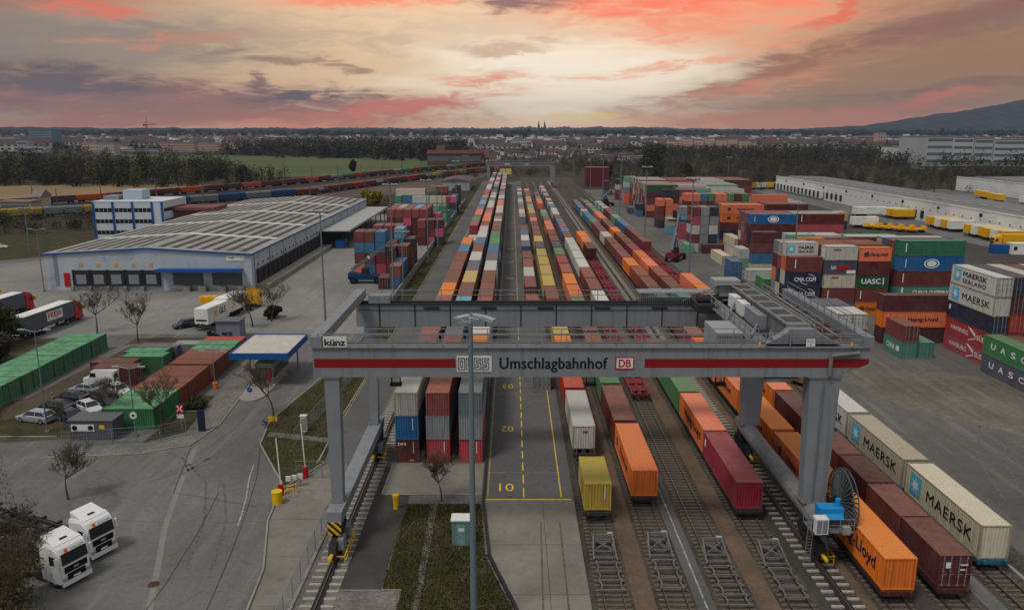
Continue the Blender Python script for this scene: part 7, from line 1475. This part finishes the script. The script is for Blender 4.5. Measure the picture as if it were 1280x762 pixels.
# houses one can still tell apart
HM = []
for wc, rc_ in (((196, 188, 176), (80, 66, 62)), ((196, 192, 184), (66, 62, 62)), ((186, 168, 154), (86, 66, 60)), ((124, 122, 120), (62, 60, 62)), ((200, 194, 186), (78, 68, 66))):
    b = MB(); b.box(-6, 6, -5, 5, 0, 6); b.prism([(-5.4, 6), (5.4, 6), (0, 10)], -6.4, 6.4, 'x', 1)
    for k in range(4): b.box(-5 + k * 2.8, -3.8 + k * 2.8, -5.06, -5, 1.2, 2.6, 2); b.box(-5 + k * 2.8, -3.8 + k * 2.8, -5.06, -5, 3.9, 5.2, 2)
    HM.append(b.mesh('house', [simple('house_wall', wc, .85, .08, .1), simple('house_roof', rc_, .9, .12, .2), M_['glass']]))
hr = random.Random(5)
for (xa, xb, ya, yb, n, lb, gr, sc_) in ((-60, 175, 860, 1280, 40, 'small gabled house between the distant crane and the twin spires', 'houses behind the distant crane', .62), (-1150, -420, 1350, 2100, 72, 'small gabled house in the town left of the green field', 'houses of the left town', 1.4), (-420, 250, 1250, 1900, 64, 'small gabled house between the red barn and the twin spires', 'houses of the middle town', 1.2), (230, 900, 1350, 2200, 48, 'small gabled house in the woods near the bright apartment row', 'houses of the right town', 1.3), (430, 1100, 1500, 2300, 26, 'small gabled house behind the long factory', 'houses behind the factory', 1.4)):
    for k in range(n):
        x, y = hr.uniform(xa, xb), hr.uniform(ya, yb)
        if abs(x) > y * .66: continue
        o = mk('house', hr.choice(HM), None, (x, y, 0), hr.uniform(-.7, .7)); s_ = sc_ * hr.uniform(.8, 1.6); o.scale = (s_ * hr.uniform(1, 2.2), s_, s_ * 1.0); tag(o, lb, 'house', gr)
# beyond them the town reads as one mass of roofs
b = MB(); mats = [simple('far_wall_a', (214, 204, 196), .9), simple('far_wall_b', (150, 142, 138), .9), simple('far_roof', (84, 74, 72), .9), simple('far_wall_c', (176, 176, 180), .9)]
for k in range(3600):
    y = 1750 + 2100 * hr.random() ** 1.3; x = hr.uniform(-.64, .64) * y; w_ = hr.uniform(8, 20); h_ = hr.uniform(6, 12) if hr.random() < .93 else hr.uniform(13, 20); d = hr.uniform(9, 16); m = hr.choice((0, 1, 3, 0)); b.cbox(x, y, h_ / 2, w_, d, h_, hr.uniform(-.4, .4), m)
    if hr.random() < .35: b.prism([(y - d / 2 - .5, h_), (y, h_ + d * .4), (y + d / 2 + .5, h_)], x - w_ / 2, x + w_ / 2, 'x', 2)
tag(b.build('distant_town', mats), 'sea of roofs of the distant town', None, None, 'stuff')
# hills
FH = leafmat('hill_forest', (46, 52, 44)); FH2 = ground_mat('hill_forest_mixed', (40, 40, 34), (66, 58, 46), .004, .03, fine_k=.6)
def hills(name, prof, y0, depth, seed, mat, rough=14):
    """prof: (x, height) silhouette; a real ridge with front and back slopes"""
    nx, ny = 700, 16; xs = np.linspace(prof[0][0], prof[-1][0], nx); hs = np.interp(xs, [p[0] for p in prof], [p[1] for p in prof]); r = np.random.default_rng(seed); hs = hs + np.convolve(r.normal(size=nx), np.ones(15) / 15, 'same') * rough * 1.6 + r.normal(size=nx) * rough * .32
    V = []; F = []
    for j in range(ny):
        t_ = j / (ny - 1); k = math.sin(math.pi * min(1, t_ * 1.0)) ** .8
        for i in range(nx): V.append((xs[i] * (1 + (t_ - .5) * .05), y0 + depth * t_, max(-8, hs[i] * k + (r.normal() * rough * .35 if 0 < j < ny - 1 else 0) - (8 if j in (0, ny - 1) else 0))))
    for j in range(ny - 1):
        for i in range(nx - 1): a = j * nx + i; F.append((a, a + 1, a + nx + 1, a + nx))
    me = bpy.data.meshes.new(name); me.from_pydata(V, [], F); me.materials.append(mat); o = mk(name, me); tag(o, kind='structure')
def HZ(v, Y): 
    b_ = (381 - v) / 995; th = R(12.36); return CAMZ - Y * (math.sin(th) - b_ * math.cos(th)) / (math.cos(th) + b_ * math.sin(th))
def HX(u, v, Y): 
    b_ = (381 - v) / 995; th = R(12.36); h_ = CAMZ - HZ(v, Y); return (u - 640) / 995 * (Y * math.cos(th) + h_ * math.sin(th))
def ridge(name, pts, Y, depth, seed, mat, rough): hills(name, [(HX(u, v, Y + depth / 2), HZ(v, Y + depth / 2)) for u, v in pts], Y, depth, seed, mat, rough)
ridge('hills', [(-300, 160), (-40, 158.5), (60, 160), (150, 161), (300, 162), (400, 161), (470, 162), (560, 163), (640, 163)], 5200, 1800, 1, FH2, 9)
ridge('hills', [(360, 163.5), (440, 160.5), (520, 161), (600, 160.5), (650, 159), (700, 160), (760, 158.8), (820, 160), (870, 161.5), (960, 162.5), (1050, 161.5)], 7200, 2200, 2, FH2, 10)
ridge('hills', [(600, 168), (690, 164.5), (770, 162), (800, 161.5), (860, 164), (960, 168), (1020, 168), (1100, 167), (1200, 167), (1400, 167)], 4600, 900, 3, FH2, 10)
ridge('mountain', [(930, 167), (1010, 163), (1060, 160), (1100, 157), (1130, 153), (1165, 147), (1200, 141), (1240, 135), (1280, 126), (1340, 118), (1420, 110), (1560, 112)], 5200, 2600, 4, FH2, 9)
wood('hill_woods', [(1900, 4700), (4200, 4700), (4200, 5200), (1900, 5200)], 300, 30, 8, 'woods at the foot of the right mountain', 9, (.45, .1, .35, .1, 0), .8)
# ------------------------------------------------------------------ haze: even thin air round everything
HZT = max((o.matrix_world @ Vector(c)).z for o in col.objects if o.name.startswith(('mountain', 'hills')) for c in o.bound_box) + 2
hz = MB(); hz.box(-9000, 9000, -400, 10500, -9.5, HZT); ho = hz.build('haze', bpy.data.materials.new('haze_air')); hm = ho.data.materials[0]; hm.use_nodes = True; hm.node_tree.nodes.clear()
pv = hm.node_tree.nodes.new('ShaderNodeVolumePrincipled'); pv.inputs['Color'].default_value = (.28, .38, .52, 1); pv.inputs['Density'].default_value = .00009; pv.inputs['Anisotropy'].default_value = .0
mo = hm.node_tree.nodes.new('ShaderNodeOutputMaterial'); hm.node_tree.links.new(pv.outputs[0], mo.inputs['Volume']); tag(ho, kind='stuff')
